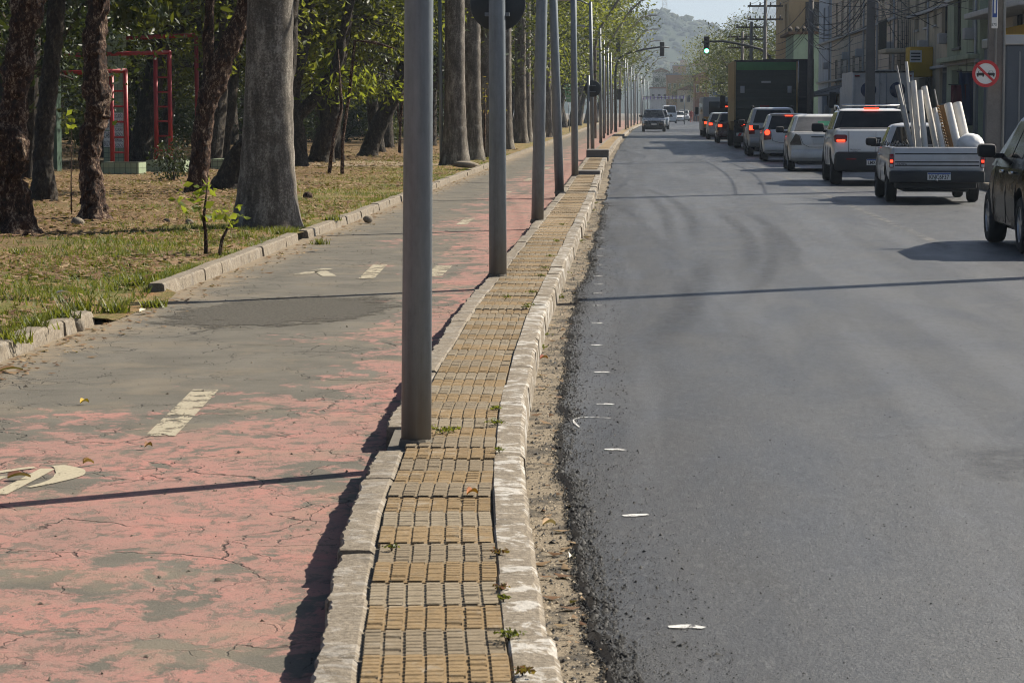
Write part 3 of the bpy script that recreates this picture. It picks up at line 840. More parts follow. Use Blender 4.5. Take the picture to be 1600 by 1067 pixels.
T[7] = near_tree('short dark trunk leaning right at the edge of the trodden path', b7,
          [([(0, 0, -0.1), (0.12, 0, 0.6), (0.35, 0, 1.3), (0.5, 0, 2.6), (0.9, 0, 4.6)], [.40, .33, .28, .22, .14])], M_BARKD, 0.04, 0.3, (0.9, 0.4, 5.6, 2.8, 2.0, 230), 55)
b8 = at(573, 247, 0.1)
T[8] = near_tree('slanting dark trunk leaning hard to the right past the path', b8,
          [([(0, 0, -0.1), (0.15, 0, 0.5), (0.6, 0, 1.5), (1.1, 0, 2.6), (1.6, 0, 4.6)], [.36, .28, .26, .22, .14]),
           ([(.5, 0, 1.2), (1.0, -.1, 1.9), (1.3, -.1, 2.9), (1.5, 0, 4)], [.09, .07, .06, .04])], M_BARKD, 0.04, 0.3, (1.5, 0.4, 5.8, 2.9, 2.2, 230), 66)

# ---- royal palms
def palm(label, x, y, r_base, r_mid, h, seed, group=None, lean=0.0):
    t = thing('royal_palm', label, 'palm tree', (x, y, 0.05), 0, group)
    prof = []; z = -0.1; rd_ = random.Random(seed)
    while z < h:
        k = max(0, z)
        r = r_mid + (r_base-r_mid)*math.exp(-k/0.8)*1.0
        r *= 1-0.25*max(0, (k-h*0.6)/(h*0.4))
        rg = 0.006 if (int(z/0.17) % 2) else 0
        prof.append((r+rg, z)); z += 0.085 if z < 9 else 0.4
    b = MB(); b.lathe(prof, 36)
    for i, q in enumerate(b.v):
        a = math.atan2(q[1], q[0])
        k = 1+0.018*noise.noise((math.cos(a)*2+seed, math.sin(a)*2, q[2]*0.9))
        root = 0.10*max(0, 1-q[2]/0.35)**2*(1+math.sin(a*7+seed))*0.5
        b.v[i] = (q[0]*(k+root)+lean*max(0, q[2])/h, q[1]*(k+root), q[2]+0.02*math.sin(a*2+seed))
    link('trunk', b.mesh('trunk', M_PALM, 60), None, t)
    c = MB(); c.lathe([(r_mid*0.8, h-0.1), (r_mid*0.95, h+0.4), (r_mid*0.7, h+1.4), (0.06, h+1.9)], 16)
    for i, q in enumerate(c.v): c.v[i] = (q[0]+lean, q[1], q[2])
    link('crownshaft', c.mesh('crownshaft', M_PALMG), None, t)
    rng = np.random.default_rng(seed); VV, FF, nb = [], [], 0
    for k in range(15):
        a = k*2.399+seed; up = rng.uniform(-0.5, 1.1); L = rng.uniform(2.9, 3.6)
        s = np.linspace(0, 1, 34)
        rad = L*s*math.cos(up*0.7); zz = h+1.7+L*(s*math.sin(up)-0.75*s**2)
        px = np.cos(a)*rad+lean; py = np.sin(a)*rad
        for side in (-1, 1):
            ll = 0.75*np.sin(np.pi*np.clip(s*0.9+0.08, 0, 1))
            tx = px - np.sin(a)*ll*side + np.cos(a)*0.25*ll; ty = py + np.cos(a)*ll*side + np.sin(a)*0.25*ll; tz = zz-0.55*ll
            A = np.stack([px, py, zz], 1); B = A+np.array([math.cos(a)*0.06, math.sin(a)*0.06, 0.02]); T = np.stack([tx, ty, tz], 1)
            VV.append(np.stack([A, B, T], 1).reshape(-1, 3)); FF.append(np.arange(34*3).reshape(-1, 3)+nb); nb += 34*3
    link('fronds', np_mesh('fronds', np.concatenate(VV), np.concatenate(FF), M_FROND), None, t)
    return t
pp_ = at(416, 357, 0.1)
palm('massive grey ringed palm trunk nearest the camera on the lawn', pp_.x, pp_.y, 0.47, 0.285, 11, 2, 'royal palms along the cycle path', lean=0.3)
for (u, v, rb, rm, lab, sd) in ((711, 259, .46, .27, 'ringed palm trunk with thin grey post on its left', 4), (737, 250, .44, .27, 'second ringed palm trunk right of the thin grey post', 5),
                                (757, 246, .40, .26, 'palm trunk just left of the pole with the large round sign', 6), (789, 233, .40, .25, 'palm trunk peeking out right of the pole with the large round sign', 7)):
    q = at(u, v, 0.1); palm(lab, q.x, q.y, rb, rm, 10.5+sd % 3, sd, 'royal palms along the cycle path')
for k, (u, v) in enumerate(((813, 224), (821, 221.5), (830, 219), (842, 216.5), (854, 215), (862, 213))):
    q = at(u, v, 0.1); palm(ORD[k].replace('farthest', 'last')+' palm trunk in the close row beyond the round sign', q.x, q.y, .42, .26, 8.6+k % 3, 20+k, 'far royal palms in a close row')

# ---- trees of the park behind, seen as dark trunks and backlit leaves
rd = random.Random(77)
deep = 'shady park tree among the dark trunks behind the palms'
park_spots = []
for y in (67, 73, 79, 86, 93, 101, 110, 119, 129, 141, 155):
    x = -7.2-rd.uniform(0, 2)
    while x > -0.26*y-4:
        if not (y < 76 and x > -9.5) : park_spots.append((x+rd.uniform(-1.2, 1.2), y+rd.uniform(-3, 3)))
        x -= rd.uniform(3.6, 5.2)
park_spots += [(-12.6, 53), (-15.2, 49.5), (-10.6, 64.5), (-14.5, 60), (-17.5, 64), (-13.2, 68.5), (-16.6, 56)]  # extra canopy trees, added to throw shade over the playground
for (x, y) in park_spots:
    tree(rd.randrange(5), x, y, rd.uniform(0, 6.28), rd.uniform(0.85, 1.15), deep, 'park trees behind the palms')
# verge trees farther down the path, arching towards the road
for i, y in enumerate((118, 132, 147, 158, 171, 184, 197, 212, 228, 244, 262, 282, 305, 330, 360)):
    tree((1, 3, 3, 2, 1)[i % 5], -7.0+rd.uniform(-.6, .8)+(xk(y)+.6)*0.8, y, rd.uniform(-0.5, 0.5), (1.5 if y > 160 else 1.15)*rd.uniform(0.95, 1.15), ORD[i]+' tall verge tree arching towards the far road', 'verge trees along the far cycle path', 'verge_tree')
for i, y in enumerate((176, 205, 238, 275, 320)):
    tree(i % 5, -12+rd.uniform(-1, 1), y, rd.uniform(0, 6), 1.7, ORD[i]+' large tree in the row behind the verge trees', 'back row of verge trees', 'verge_tree')

# dense wood closing the view at the back of the park: nobody could count it
rng = np.random.default_rng(9)
N = 70000
yy = rng.uniform(140, 172, N); xx = -8-rng.random(N)*(0.27*yy+4); zz = rng.uniform(0.0, 11, N)
V, F = leaves_np(np.stack([xx, yy, zz], 1), (0.35, 0.7), rng)
tag(link('far_wood', np_mesh('far_wood', V, F, M_LEAF[0])), 'dark wood closing the back of the park', 'wood', None, 'stuff')
# shrubs of the understorey
def shrub_mesh(seed, m, n=1500, r=0.8, h=1.1, size=(0.08, 0.17)):
    rng = np.random.default_rng(seed); u = rng.normal(size=(n, 3)); u /= np.linalg.norm(u, axis=1)[:, None]
    P = u*(rng.random(n)**0.4)[:, None]*np.array([r, r, h*0.6])+np.array([0, 0, h*0.6]); P[:, 2] = np.abs(P[:, 2])
    P += 0.12*rng.normal(size=P.shape)
    V, F = leaves_np(P, size, rng)
    return np_mesh('foliage', V, F, m)
SHR = [shrub_mesh(1, M_LEAF[0]), shrub_mesh(2, M_LEAF[1]), shrub_mesh(3, M_LEAF[0], 1700, 1.1, 1.7)]
stem_b = MB()
for k in range(5): stem_b.tube([(0, 0, -0.05), (0.15*math.cos(k*1.3), 0.15*math.sin(k*1.3), 0.4), (0.35*math.cos(k*1.3), 0.35*math.sin(k*1.3), 0.85)], [.02, .015, .008], 6)
STEM = stem_b.mesh('stem', M_BARKD)
for (x, y) in [(-10.5-rd.uniform(0, 16), rd.uniform(80, 118)) for _ in range(16)] + [(-8-rd.uniform(0, 22), rd.uniform(120, 148)) for _ in range(22)]:
    if x < -0.27*y-3: continue
    t = thing('shrub', 'low dark shrub under the park trees', 'shrub', (x, y, 0.15), rd.uniform(0, 6), 'shrubs under the park trees'); k = rd.uniform(0.9, 1.6); t.scale = (k, k, k)
    link('foliage', rd.choice(SHR), None, t); link('stem', STEM, None, t)
t = thing('shrub', 'dark shrub growing over the planter below the red ladder', 'shrub', (*at(270, 285, .1)[:2], 0.1)); t.scale = (.75, .75, .9)
link('foliage', shrub_mesh(8, M_LEAF[0], 700, .7, .8, (.07, .14)), None, t); link('stem', STEM, None, t)
# bright boughs hanging from the near trees in front of the dark wood
def bough(host, fork, u, v, Y, rx, rz, n, m, seed, size=(0.12, 0.3), el=3.2):
    """a limb of the host tree from the point `fork` on its trunk out to a spray of leaves"""
    c = atY(u, v, Y)-Vector(host.location); rng = np.random.default_rng(seed); f = Vector(fork)
    cl = rng.normal(size=(max(3, n//28), 3))*np.array([rx, rx, rz])*0.55
    P = np.repeat(cl, 28, 0)+rng.normal(size=(len(cl)*28, 3))*0.16+np.array(c)
    V, F = leaves_np(P, size, rng, el, 0.6)
    b = MB(); e = c+Vector((0, 0, rz*0.3)); mid = f.lerp(e, .5)+Vector((0, 0, .35))
    b.tube([f, mid, e], [.07, .05, .03], 7)
    for q in cl: b.tube([mid.lerp(e, .6), e.lerp(c+Vector(q), .5)+Vector((0, 0, .12)), c+Vector(q)], [.03, .016, .006], 5)
    l = link('bough', b.mesh('bough', M_BARKD), None, host)
    link('foliage', np_mesh('foliage', V, F, m), None, l)
bough(T[7], (0.5, 0, 2.7), 522, 130, 68, 0.9, 0.7, 520, M_LIME, 3)
bough(T[6], (0.6, 0, 4.6), 560, 55, 76, 2.6, 0.9, 1500, M_LEAF[2], 4)
bough(T[8], (1.1, 0, 2.6), 592, 130, 78, 0.7, 0.5, 300, M_LEAF[2], 5)
bough(T[6], (0.0, 0, 2.6), 470, 95, 72, 1.0, 0.9, 500, M_LEAF[2], 19)
bough(T[8], (1.5, 0, 4.2), 640, 40, 78, 1.2, 0.9, 600, M_LEAF[2], 20)
bough(T[2], (0.18, 0, 4.6), 225, 12, 42, 0.7, 0.25, 170, M_LEAF[1], 7, (0.2, 0.36), 2.6)
bough(T[4], (0.34, .1, 4.2), 300, 8, 48, 0.6, 0.25, 140, M_LEAF[1], 17, (0.2, 0.36), 2.6)
bough(T[3], (0.33, 0, 4.6), 78, 20, 47, 0.7, 0.4, 220, M_LEAF[0], 18, (0.15, 0.3), 2.6)

# young plants on the lawn
def sapling(label, base, stems, tufts, m, seed, r0=0.03, size=(0.08, 0.16)):
    t = thing('sapling', label, 'sapling', (base.x, base.y, 0.06))
    b = MB()
    for s_ in stems: b.tube(s_, [r0]+[r0*0.8]*(len(s_)-2)+[r0*0.3], 7)
    link('stem', b.mesh('stem', M_BARK), None, t)
    rng = np.random.default_rng(seed)
    if tufts:
        P = np.concatenate([np.array(c)+rng.normal(size=(n_, 3))*s for (c, s, n_) in tufts])
        V, F = leaves_np(P, size, rng, 1.8, 0.2)
        link('foliage', np_mesh('foliage', V, F, m), None, t)
sapling('small cut-back sapling sprouting green leaves near the kerb', at(322, 400, .09), [[(0, 0, -.05), (0.0, 0, .25), (-.02, 0, .42), (0.02, 0, .75)], [(.13, 0, -.05), (.17, 0, .2), (.27, 0, .4)]],
        [((-.02, 0, .62), .10, 22), ((.03, 0, .78), .08, 16), ((.28, 0, .42), .08, 18), ((-.2, 0, .62), .07, 12), ((.05, 0, .45), .07, 8)], M_LIME, 5, 0.024, (.06, .14))
sapling('pair of thin bare saplings joined low on the park floor', at(528, 272, .1), [[(-.22, 0, -.05), (-.1, 0, .9), (.1, 0, 1.6), (.02, 0, 3.0)], [(.1, 0, -.05), (.12, 0, .9), (.28, 0, 1.9), (.42, 0, 3.2), (.9, 0, 3.15), (1.4, 0, 3.0)]], [((.3, 0, 1.8), .15, 20)], M_LIME, 6, 0.05)
sapling('thin bare sapling left of the nearest grey pole', at(624, 241, .1), [[(0, 0, -.05), (.03, 0, 1.0), (-.1, 0, 2.0), (-.9, 0, 2.6)], [(.03, 0, 1), (.12, 0, 2.2), (.3, 0, 3.6)]], [((.1, 0, 1.9), .25, 14)], M_LIME, 7, 0.06)
sapling('thin sapling in front of the close palm row', at(756, 248, .1), [[(0, 0, -.05), (.03, 0, 1.0), (.05, 0, 2.2)]], [((.05, 0, 1.6), .25, 30), ((.05, 0, 2.2), .2, 20)], leafmat('leaf_yellow', [(.25, .13, .02), (.35, .2, .03)]), 8, 0.04)
sapling('yellowing sprig on the side of the reddish trunk', at(112, 340, .1), [[(0, 0, -.05), (.0, 0, .5), (.02, 0, 1.3)]], [((0, 0, 1.35), .07, 10)], M_LIME, 9, 0.012)

# ---- red climbing frames with green tiled pillars and planters
M_RED = plain('red_pipe_paint', (0.33, 0.018, 0.022), 0.45, 0.25, 3, 30, 0, dirt=0.12)
def gtile_mat():
    n = NT('pale_green_tiles'); p = n.pos('Object')
    br = n.new('ShaderNodeTexBrick'); br.offset = 0; n.l.new(n.mapping(p, (1, 1, 1), rot=(R(90), 0, 0)), br.inputs['Vector'])
    br.inputs['Scale'].default_value = 1; br.inputs['Brick Width'].default_value = 0.125; br.inputs['Row Height'].default_value = 0.125; br.inputs['Mortar Size'].default_value = 0.005
    br.inputs['Color1'].default_value = (0.30, 0.36, 0.24, 1); br.inputs['Color2'].default_value = (0.25, 0.31, 0.20, 1); br.inputs['Mortar'].default_value = (0.07, 0.08, 0.06, 1)
    c = n.mix(n.math('MULTIPLY', n.step(n.noise(p, 2.5, 5, .7), .5, .7), .6), br.outputs[0], (0.10, 0.11, 0.075))
    return n.fin(c, 0.45, 0.4)
M_GT = gtile_mat()
M_DGREEN = plain('dark_green_paint', (0.035, 0.07, 0.045), 0.6, 0.3, 2, 20)
M_PAPER = plain('white_paper', (0.78, 0.78, 0.75), 0.9, 0.1, 3, 30)
M_INK = plain('black_ink', (0.02, 0.02, 0.022), 0.8, 0.1)
def frame(label, uL, uR, vtop, Y, up, vbot, rungs=True, uR2=None):
    a, b = atY(uL, vtop[0], Y), atY(uR, vtop[1], Y)
    t = thing('climbing_frame', label, 'climbing frame', (b.x, Y, 0.1))
    def lo(p): return (p[0]-b.x, p[1]-Y, p[2]-0.1)
    m = MB(); m.tube([lo(a), lo(b)], .055, 12); m.build('beam', M_RED, t)
    xs = [atY(u, 200, Y).x for u in up]
    for x in xs:
        m = MB(); m.tube([lo((x, Y, 0.1)), lo((x, Y, b.z+.03))], .055, 12); m.build('post', M_RED, t)
    if rungs:
        z = 0.62
        while z < b.z-0.3:
            m = MB(); m.tube([lo((xs[0], Y, z)), lo((xs[1], Y, z))], .022, 8); m.build('rung', M_RED, t); z += 0.36
    return t
frame('lowest red climbing frame with ladder beside the poster pillar', 56, 198, (116, 111), 60, (175, 197), 252)
frame('middle red climbing frame with ladder right of the tiled pillar', 100, 267, (87, 82), 63, (244, 266), 247)
frame('tallest red frame reaching to the forked trunk', 168, 309, (62, 55), 66, (308, 330), 250, False)
def pillar(label, u0, u1, v0, v1, Y, depth, m=None):
    a, b = atY(u0, v0, Y), atY(u1, v1, Y)
    t = thing('tiled_pillar', label, 'pillar', ((a.x+b.x)/2, Y, b.z))
    w = (b.x-a.x)/2
    q = MB(); q.bbox(-w, w, 0, depth, -0.25, a.z-b.z, 0.012); q.build('tiled_shaft', m or M_GT, t)
    return t, w
def poster(t, x0, x1, z0, z1, lines, y=-0.008):
    q = MB(); q.box(x0, x1, y, y+0.004, z0, z1); p = q.build('poster', M_PAPER, t)
    H = z1-z0; n = len(lines)
    for i, s in enumerate(lines):
        text_mesh(s, M_INK, p, (0.5*(x0+x1), y-0.004, z1-H*(i+0.86)/n), H/n*0.78, width=(x1-x0)*0.9)
def text_mesh(s, m, parent, loc, size, width=None, rot=(R(90), 0, 0), name='lettering', bold=0.0):
    c = bpy.data.curves.new('lettering', 'FONT'); c.body = s; c.size = 1; c.align_x = 'CENTER'; c.offset = bold
    o = bpy.data.objects.new('tmp', c); COL.objects.link(o)
    dg = bpy.context.evaluated_depsgraph_get()
    me = bpy.data.meshes.new_from_object(o.evaluated_get(dg)); bpy.data.objects.remove(o)
    me.name = 'lettering'; me.materials.clear(); me.materials.append(m)
    V = np.zeros(len(me.vertices)*3, np.float32); me.vertices.foreach_get('co', V); V = V.reshape(-1, 3)
    w0 = V[:, 0].max()-V[:, 0].min(); h0 = max(1e-6, V[:, 1].max()-max(0, V[:, 1].min()))
    V[:, 0] -= (V[:, 0].max()+V[:, 0].min())/2
    k = size/h0
    V[:, 1] *= k; V[:, 0] *= (width/w0 if width else k)
    me.vertices.foreach_set('co', V.ravel()); me.update()
    ob = link(name, me, None, parent); ob.location = loc; ob.rotation_euler = rot
    return ob
t, w = pillar('pale green tiled pillar with pasted white posters behind the ladder', 159, 194, 50, 262, 64.5, 0.5)
L1 = ['EXCURSÃO', 'CABO FRIO', '', 'EXCURSÃO', 'CABO FRIO']
poster(t, -w+.01, -.02, 0.95, 1.35, ['EXCURSÃO', 'ARRAIAL']); poster(t, .0, w-.01, 1.05, 1.38, ['EXCURSÃO', 'CABO FRIO'])
poster(t, -w+.01, -.02, 0.52, 0.92, ['CABO', 'BÚZIOS']); poster(t, .0, w-.01, 0.78, 1.03, ['EXCURSÃO', 'BÚZIOS']); poster(t, .0, w-.01, 0.50, 0.76, ['ARRAIAL', 'BÚZIOS'])
t, w = pillar('dark green tiled pillar with posters at the far left', 52, 90, 98, 281, 59.5, 0.5, M_DGREEN)
poster(t, -w+.01, -w+.36, 1.2, 1.62, ['CABO', 'BÚZIOS']); poster(t, -w+.01, -w+.36, .76, 1.17, ['CABO', 'BÚZIOS'])
q = MB(); q.bbox(-1.0, -w-.02, .05, .45, -.2, 2.2, .01); q.build('green_panel', M_DGREEN, t)
def planter(label, u0, u1, v0, v1, Y, dep=0.9):
    a, b = atY(u0, v0, Y), atY(u1, v1, Y)
    t = thing('planter', label, 'planter', ((a.x+b.x)/2, Y, b.z)); w = (b.x-a.x)/2; H = a.z-b.z
    for k, (x0, x1, y0, y1) in enumerate(((-w, w, 0, .12), (-w, w, dep-.12, dep), (-w, -w+.12, .122, dep-.122), (w-.12, w, .122, dep-.122))):
        q = MB(); q.box(x0, x1, y0, y1, -.2, H); q.build('wall', M_GT, t)
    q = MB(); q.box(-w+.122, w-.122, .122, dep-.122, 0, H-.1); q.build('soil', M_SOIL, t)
planter('green tiled planter at the foot of the red ladder', 158, 217, 254, 289, 57.5)
planter('green tiled planter behind the small shrub', 228, 287, 251, 284, 60)
planter('small green tiled block right of the forked trunk', 330, 350, 249, 277, 63)
# stone bench slabs and stones
t = thing('bench', 'low concrete bench far back among the park trees', 'bench', (*at(600, 221, .1)[:2], .12))
for (x0, x1, z0, z1, nm) in ((-1.1, 1.1, .36, .46, 'seat'), (-.8, -.6, 0, .358, 'leg'), (.6, .8, 0, .358, 'leg')):
    q = MB(); q.bbox(x0, x1, -.22 if nm == 'seat' else -.18, .22 if nm == 'seat' else .18, z0, z1, .015); q.build(nm, M_EDGE, t)
def stone(label, u, v, r, group=None, z=.1, m=None, sq=0.8):
    p = at(u, v, z); bm = bmesh.new(); bmesh.ops.create_icosphere(bm, subdivisions=2, radius=r)
    for q in bm.verts: q.co *= 1+0.25*noise.noise(q.co*3/r*0.4+Vector((u, v, 0))); q.co.z *= sq
    b = MB(); b.addbm(bm, None, True); o = b.build('stone', m or M_KERB); o.location = (p.x, p.y, z+r*.4)
    return tag(o, label, 'stone', group)
stone('round grey stone at the foot of the upright reddish trunk', 122, 352, .09)
stone('small brown coconut lying on the lawn in front of the palm', 481, 309, .09, m=M_BARK)
stone('pale stone on the lawn right of the reddish trunk', 296, 350, .06)
stone('small dark stone on the lawn beyond the reddish trunk', 260, 348, .05, m=M_BARKD)
stone('broken kerb chunk at the gap in the park kerb', 112, 513, .10, z=.02, sq=.9)
stone('broken concrete piece set in the kerb by the palm', 575, 346, .07, z=.03, m=M_KERB, sq=.8)
t = stone('flat concrete slab on the verge beside the twin palms', 727, 266, .35, z=.1, sq=.25)
# ================================================================== poles, signs, signals, wires
M_GALV = plain('galvanised_steel', (0.175, 0.195, 0.21), 0.5, 0.14, 2.5, 50, 0.05, metal=0.15, dirt=0.06, dirtcol=(0.12, 0.10, 0.08))
def steel_mat():
    n = NT('weathered_galvanised_pole'); p = n.pos('Object'); s = n.sep(p)
    st = n.noise(n.mapping(p, (14, 14, .5)), 1.0, 5, .7); sp = n.noise(n.mapping(p, (1, 1, .35)), 26, 4, .7); big = n.noise(p, 1.3, 4, .6)
    c = n.ramp(n.math('ADD', n.math('MULTIPLY', st, .4), n.math('ADD', n.math('MULTIPLY', sp, .3), n.math('MULTIPLY', big, .3))), [(.36, (.115, .14, .158)), (.5, (.18, .21, .235)), (.66, (.25, .285, .31))])
    low = n.math('MULTIPLY', n.step(n.math('ADD', s[2], n.math('MULTIPLY', st, .5)), .75, .22), .65)
    c = n.mix(low, c, (.15, .115, .08))
    ru = n.math('MULTIPLY', n.step(n.noise(p, 11, 5, .75), .66, .74), .6)
    c = n.mix(ru, c, (.12, .085, .06))
    n.bump(sp, .15, .004)
    return n.fin(c, n.ramp(big, [(.3, .45), (.7, .6)]), .7, .1)
M_STEEL = steel_mat()
M_BLACK = plain('black_paint', (0.02, 0.021, 0.022), 0.5, 0.2)
M_SIGNBACK = plain('bare_sign_back', (0.035, 0.042, 0.045), 0.6, 0.2)
M_LAMP = plain('lamp_housing', (0.35, 0.36, 0.37), 0.4, 0.1, metal=0.4)
M_CONC = plain('pole_concrete', (0.17, 0.16, 0.15), 0.9, 0.25, 2.0, 25, 0.4, dirt=0.25)
def lean_pole(name, label, cat, base, top, r0, r1, group, m=None):
    t = thing(name, label, cat, tuple(base), 0, group)
    d = Vector(top)-Vector(base)
    b = MB(); b.tube([(0, 0, -0.1), d*0.5, d], [r0, (r0+r1)/2, r1], 20); b.build('pole', m or M_STEEL, t)
    return t, d
def lamp_post(label, u, v, utop, r, H=5.6, lamp=True, sign=None, group='cycle path lamp posts', Ydraw=None, vt=0):
    p = at(u, v, 0.118); q = atY(utop, vt, p.y)
    k = (H-0.118)/(q.z-0.118)
    top = Vector((p.x+(q.x-p.x)*k, p.y, H))
    t, d = lean_pole('lamp_post', label, 'lamp post', p, top, r, r*0.82, group)
    V_ = []
    for k in range(14):
        a_ = k*2*math.pi/14; rr = r*(1.22+.3*noise.noise((math.cos(a_)*1.5+u, math.sin(a_)*1.5, v))); V_.append((rr*math.cos(a_), rr*math.sin(a_)))
    b = MB(); b.add([(x, y, -.03) for x, y in V_]+[(x*.86, y*.86, .018) for x, y in V_], [tuple(14+k for k in range(14))]+[(k, (k+1) % 14, 14+(k+1) % 14, 14+k) for k in range(14)]); b.build('base_mortar', mortar, t)
    if lamp:
        b = MB(); b.tube([d-Vector((0, 0, .12)), d+Vector((-.35, 0, .05)), d+Vector((-.75, 0, .08))], .03, 8); b.build('arm', M_GALV, t)
        b = MB(); b.bbox(-1.32, -.72, -.11, .11, -.04, .07, .03, Matrix.Translation(d+Vector((0, 0, .08)))); b.build('lamp_head', M_LAMP, t)
    return t, d, p
def round_sign(t, d, zc, rad, front=1, off=0.1):
    """disc sign clamped on the far side of the post, seen from behind"""
    k = zc/d.z; c = d*k
    M = Matrix.Translation(c+Vector((0, front*off, 0))) @ Matrix.Rotation(R(90), 4, 'X')
    b = MB(); b.lathe([(rad, -.004), (rad+.004, 0), (rad, .004)], 48, M); s = b.build('sign_disc', M_SIGNBACK, t)
    b = MB(); b.lathe([(rad-.02, -.002), (rad-.02, .002)], 48, Matrix.Translation(c+Vector((0, front*(off+.008), 0))) @ Matrix.Rotation(R(90), 4, 'X')); b.build('sign_face', plain('sign_white', (.6, .6, .58), .4), s)
    for z in (-.1, .1):
        b = MB(); b.box(-.11, .11, 0.0, off*front, z-.015, z+.015, Matrix.Translation(c)); b.build('clamp', M_GALV, s)
def zat(p, u, v): return atY(u, v, p.y).z-0.118
t, d, p = lamp_post('nearest thick grey lamp pole cutting through the picture', 650, 691, 654.5, 0.068)
t, d, p = lamp_post('grey lamp pole with large dark round sign back at the top', 778, 431, 776.5, 0.080)
round_sign(t, d, zat(p, 779, 5), 0.245, off=.13)
t, d, p = lamp_post('third grey lamp pole counted from the camera, nearly upright', 839.5, 345, 846.5, 0.085)
t, d, p = lamp_post('fourth grey lamp pole, visibly leaning to the left', 874.5, 300, 864.5, 0.085)
t, d, p = lamp_post('fifth grey lamp pole beside the dark slab on the pavement', 898.5, 275, 896, 0.08)
p = at(919, 244, .12); t = thing('sign_post', 'thin post with small dark round sign back at the concrete step', 'sign post', tuple(p))
b = MB(); b.tube([(0, 0, -.05), (0, 0, zat(p, 919, 118))], .042, 12); b.build('post', M_GALV, t)
round_sign(t, Vector((0.25, 0, 4)), zat(p, 932, 139), 0.27, off=.09)
for k, (u, v, ut, vt) in enumerate(((926, 236, 922.5, 0), (938.7, 221, 937, 5), (943.5, 214, 943, 10), (950, 209.5, 949.5, 20), (955, 207, 954, 30))):
    lamp_post(ORD[k]+' slim lamp pole receding past the small round sign', u, v, ut, .075, 5.6, True, group='receding lamp poles', vt=vt)
for k, y in enumerate((205, 222, 240, 260, 282, 306, 332, 362)):
    p = Vector((xk(y)-.35, y, .118)); t, d = lean_pole('lamp_post', ORD[k]+' of the thin distant lamp poles beyond the traffic signal', 'lamp post', p, p+Vector((rd.uniform(-.1, .1), 0, 5.6)), .075, .06, 'distant lamp poles')
    b = MB(); b.bbox(-1.0, -.1, -.1, .1, -.04, .07, .03, Matrix.Translation(d)); b.build('lamp_head', M_LAMP, t)
# tall street lights with long inclined arms over the road
for i, y in enumerate((150, 182, 214, 250, 290, 335, 385)):
    x = xk(y)-1.6
    t = thing('street_light', ORD[i]+' tall street light with inclined arm over the far road', 'street light', (x, y, .1), 0, 'tall street lights over the far road')
    b = MB(); b.tube([(0, 0, -.1), (0, 0, 5.2), (.25, 0, 6.2), (1.6, 0, 8.3), (2.5, 0, 9.2), (3.1, 0, 9.35)], [.11, .09, .08, .065, .05, .045], 10); b.build('mast', plain('rusty_mast', (.16, .13, .11), .6, .25), t)
    b = MB(); b.bbox(3.05, 3.75, -.13, .13, 9.3, 9.44, .04); b.build('lamp_head', M_LAMP, t)
# thin grey post between the palms
p = at(690, 259, .1); t = thing('thin_post', 'thin grey post standing left of the twin palms', 'post', (p.x, p.y, .05))
b = MB(); b.tube([(0, 0, -.1), (-.04, 0, 4.6)], [.055, .05], 12); b.build('pole', M_GALV, t)
# green notice on a stake
p = at(890.5, 206, .1); t = thing('notice_sign', 'small tilted green notice board on a thin stake', 'sign', (p.x, p.y, .05))
H = atY(886, 133, p.y).z; H0 = atY(886, 161, p.y).z
b = MB(); b.tube([(0, 0, -.1), (-.12, 0, H0+.1)], .03, 8); b.build('stake', M_GALV, t)
mg = plain('green_notice', (.16, .36, .22), .6, .15)
b = MB(); b.add([(-.35-.1, -.02, H-.08), (.16-.1, 0.05, H+.05), (.17-.1, 0.03, H0), (-.14-.1, -.02, H0-.02), (-.35-.1, 0, H-.08), (.16-.1, 0.07, H+.05), (.17-.1, 0.05, H0), (-.14-.1, 0, H0-.02)], [(0, 1, 2, 3), (7, 6, 5, 4), (0, 4, 5, 1), (1, 5, 6, 2), (2, 6, 7, 3), (3, 7, 4, 0)]); s = b.build('board', mg, t)
for k in range(4):
    b = MB(); z = H-.2-k*.28; b.box(-.26, .0, -.032, -.026, z, z+.07); b.build('text_bar', plain('pale_print', (.55, .62, .55), .6), s)
# concrete step and slab in the pavement
y0 = at(945, 246, .12).y
t = thing('concrete_step', 'raised concrete step across the pavement at the sign post', 'step', (xk(y0)-.3, y0, .1)); b = MB(); b.bbox(-.36, .36, 0, 1.6, -.1, .26, .02); b.build('block', M_CONC, t)
y0 = at(912, 273, .12).y
t = thing('pavement_slab', 'dark loose slab lying on the pavement by the fifth pole', 'slab', (xk(y0)-.32, y0, .12)); b = MB(); b.bbox(-.22, .3, 0, .9, -.02, .09, .012); b.build('slab', M_CONC, t)

# ---- traffic signals
M_LENSOFF = plain('dark_lens', (.03, .03, .03), .3)
M_GREEN = glow('green_signal', (.10, 1.0, .38), 9.0)
def signal_head(parent, c, face=-1, lit=None, w=.34, h=1.05):
    b = MB(); b.bbox(-w/2, w/2, -.12, .12, -h/2, h/2, .03, Matrix.Translation(c)); s = b.build('signal_head', M_BLACK, parent)
    for k in range(3):
        z = c.z+h/2-h*(k+.5)/3; on = lit == k
        M = Matrix.Translation((c.x, c.y+face*.135, z)) @ Matrix.Rotation(R(90), 4, 'X')
        b = MB(); b.lathe([(.115, -.012), (.115, .012)], 20, M); b.build('lens', M_GREEN if on else M_LENSOFF, s)
        b = MB()
        for a in range(9):
            an = math.pi*(a/9)*1.0; an2 = math.pi*((a+1)/9)
            P = lambda an, yy: (c.x+.13*math.cos(an), c.y+yy, z+.13*math.sin(an))
            b.quad(P(an, face*.12), P(an2, face*.12), P(an2, face*.32), P(an, face*.32))
        b.build('visor', M_BLACK, s)
Yl = 192.0
p = Vector((atY(962, 203, Yl).x, Yl, .12))
t = thing('traffic_signal', 'traffic signal mast on the pavement with arm over the oncoming lane', 'traffic light', tuple(p))
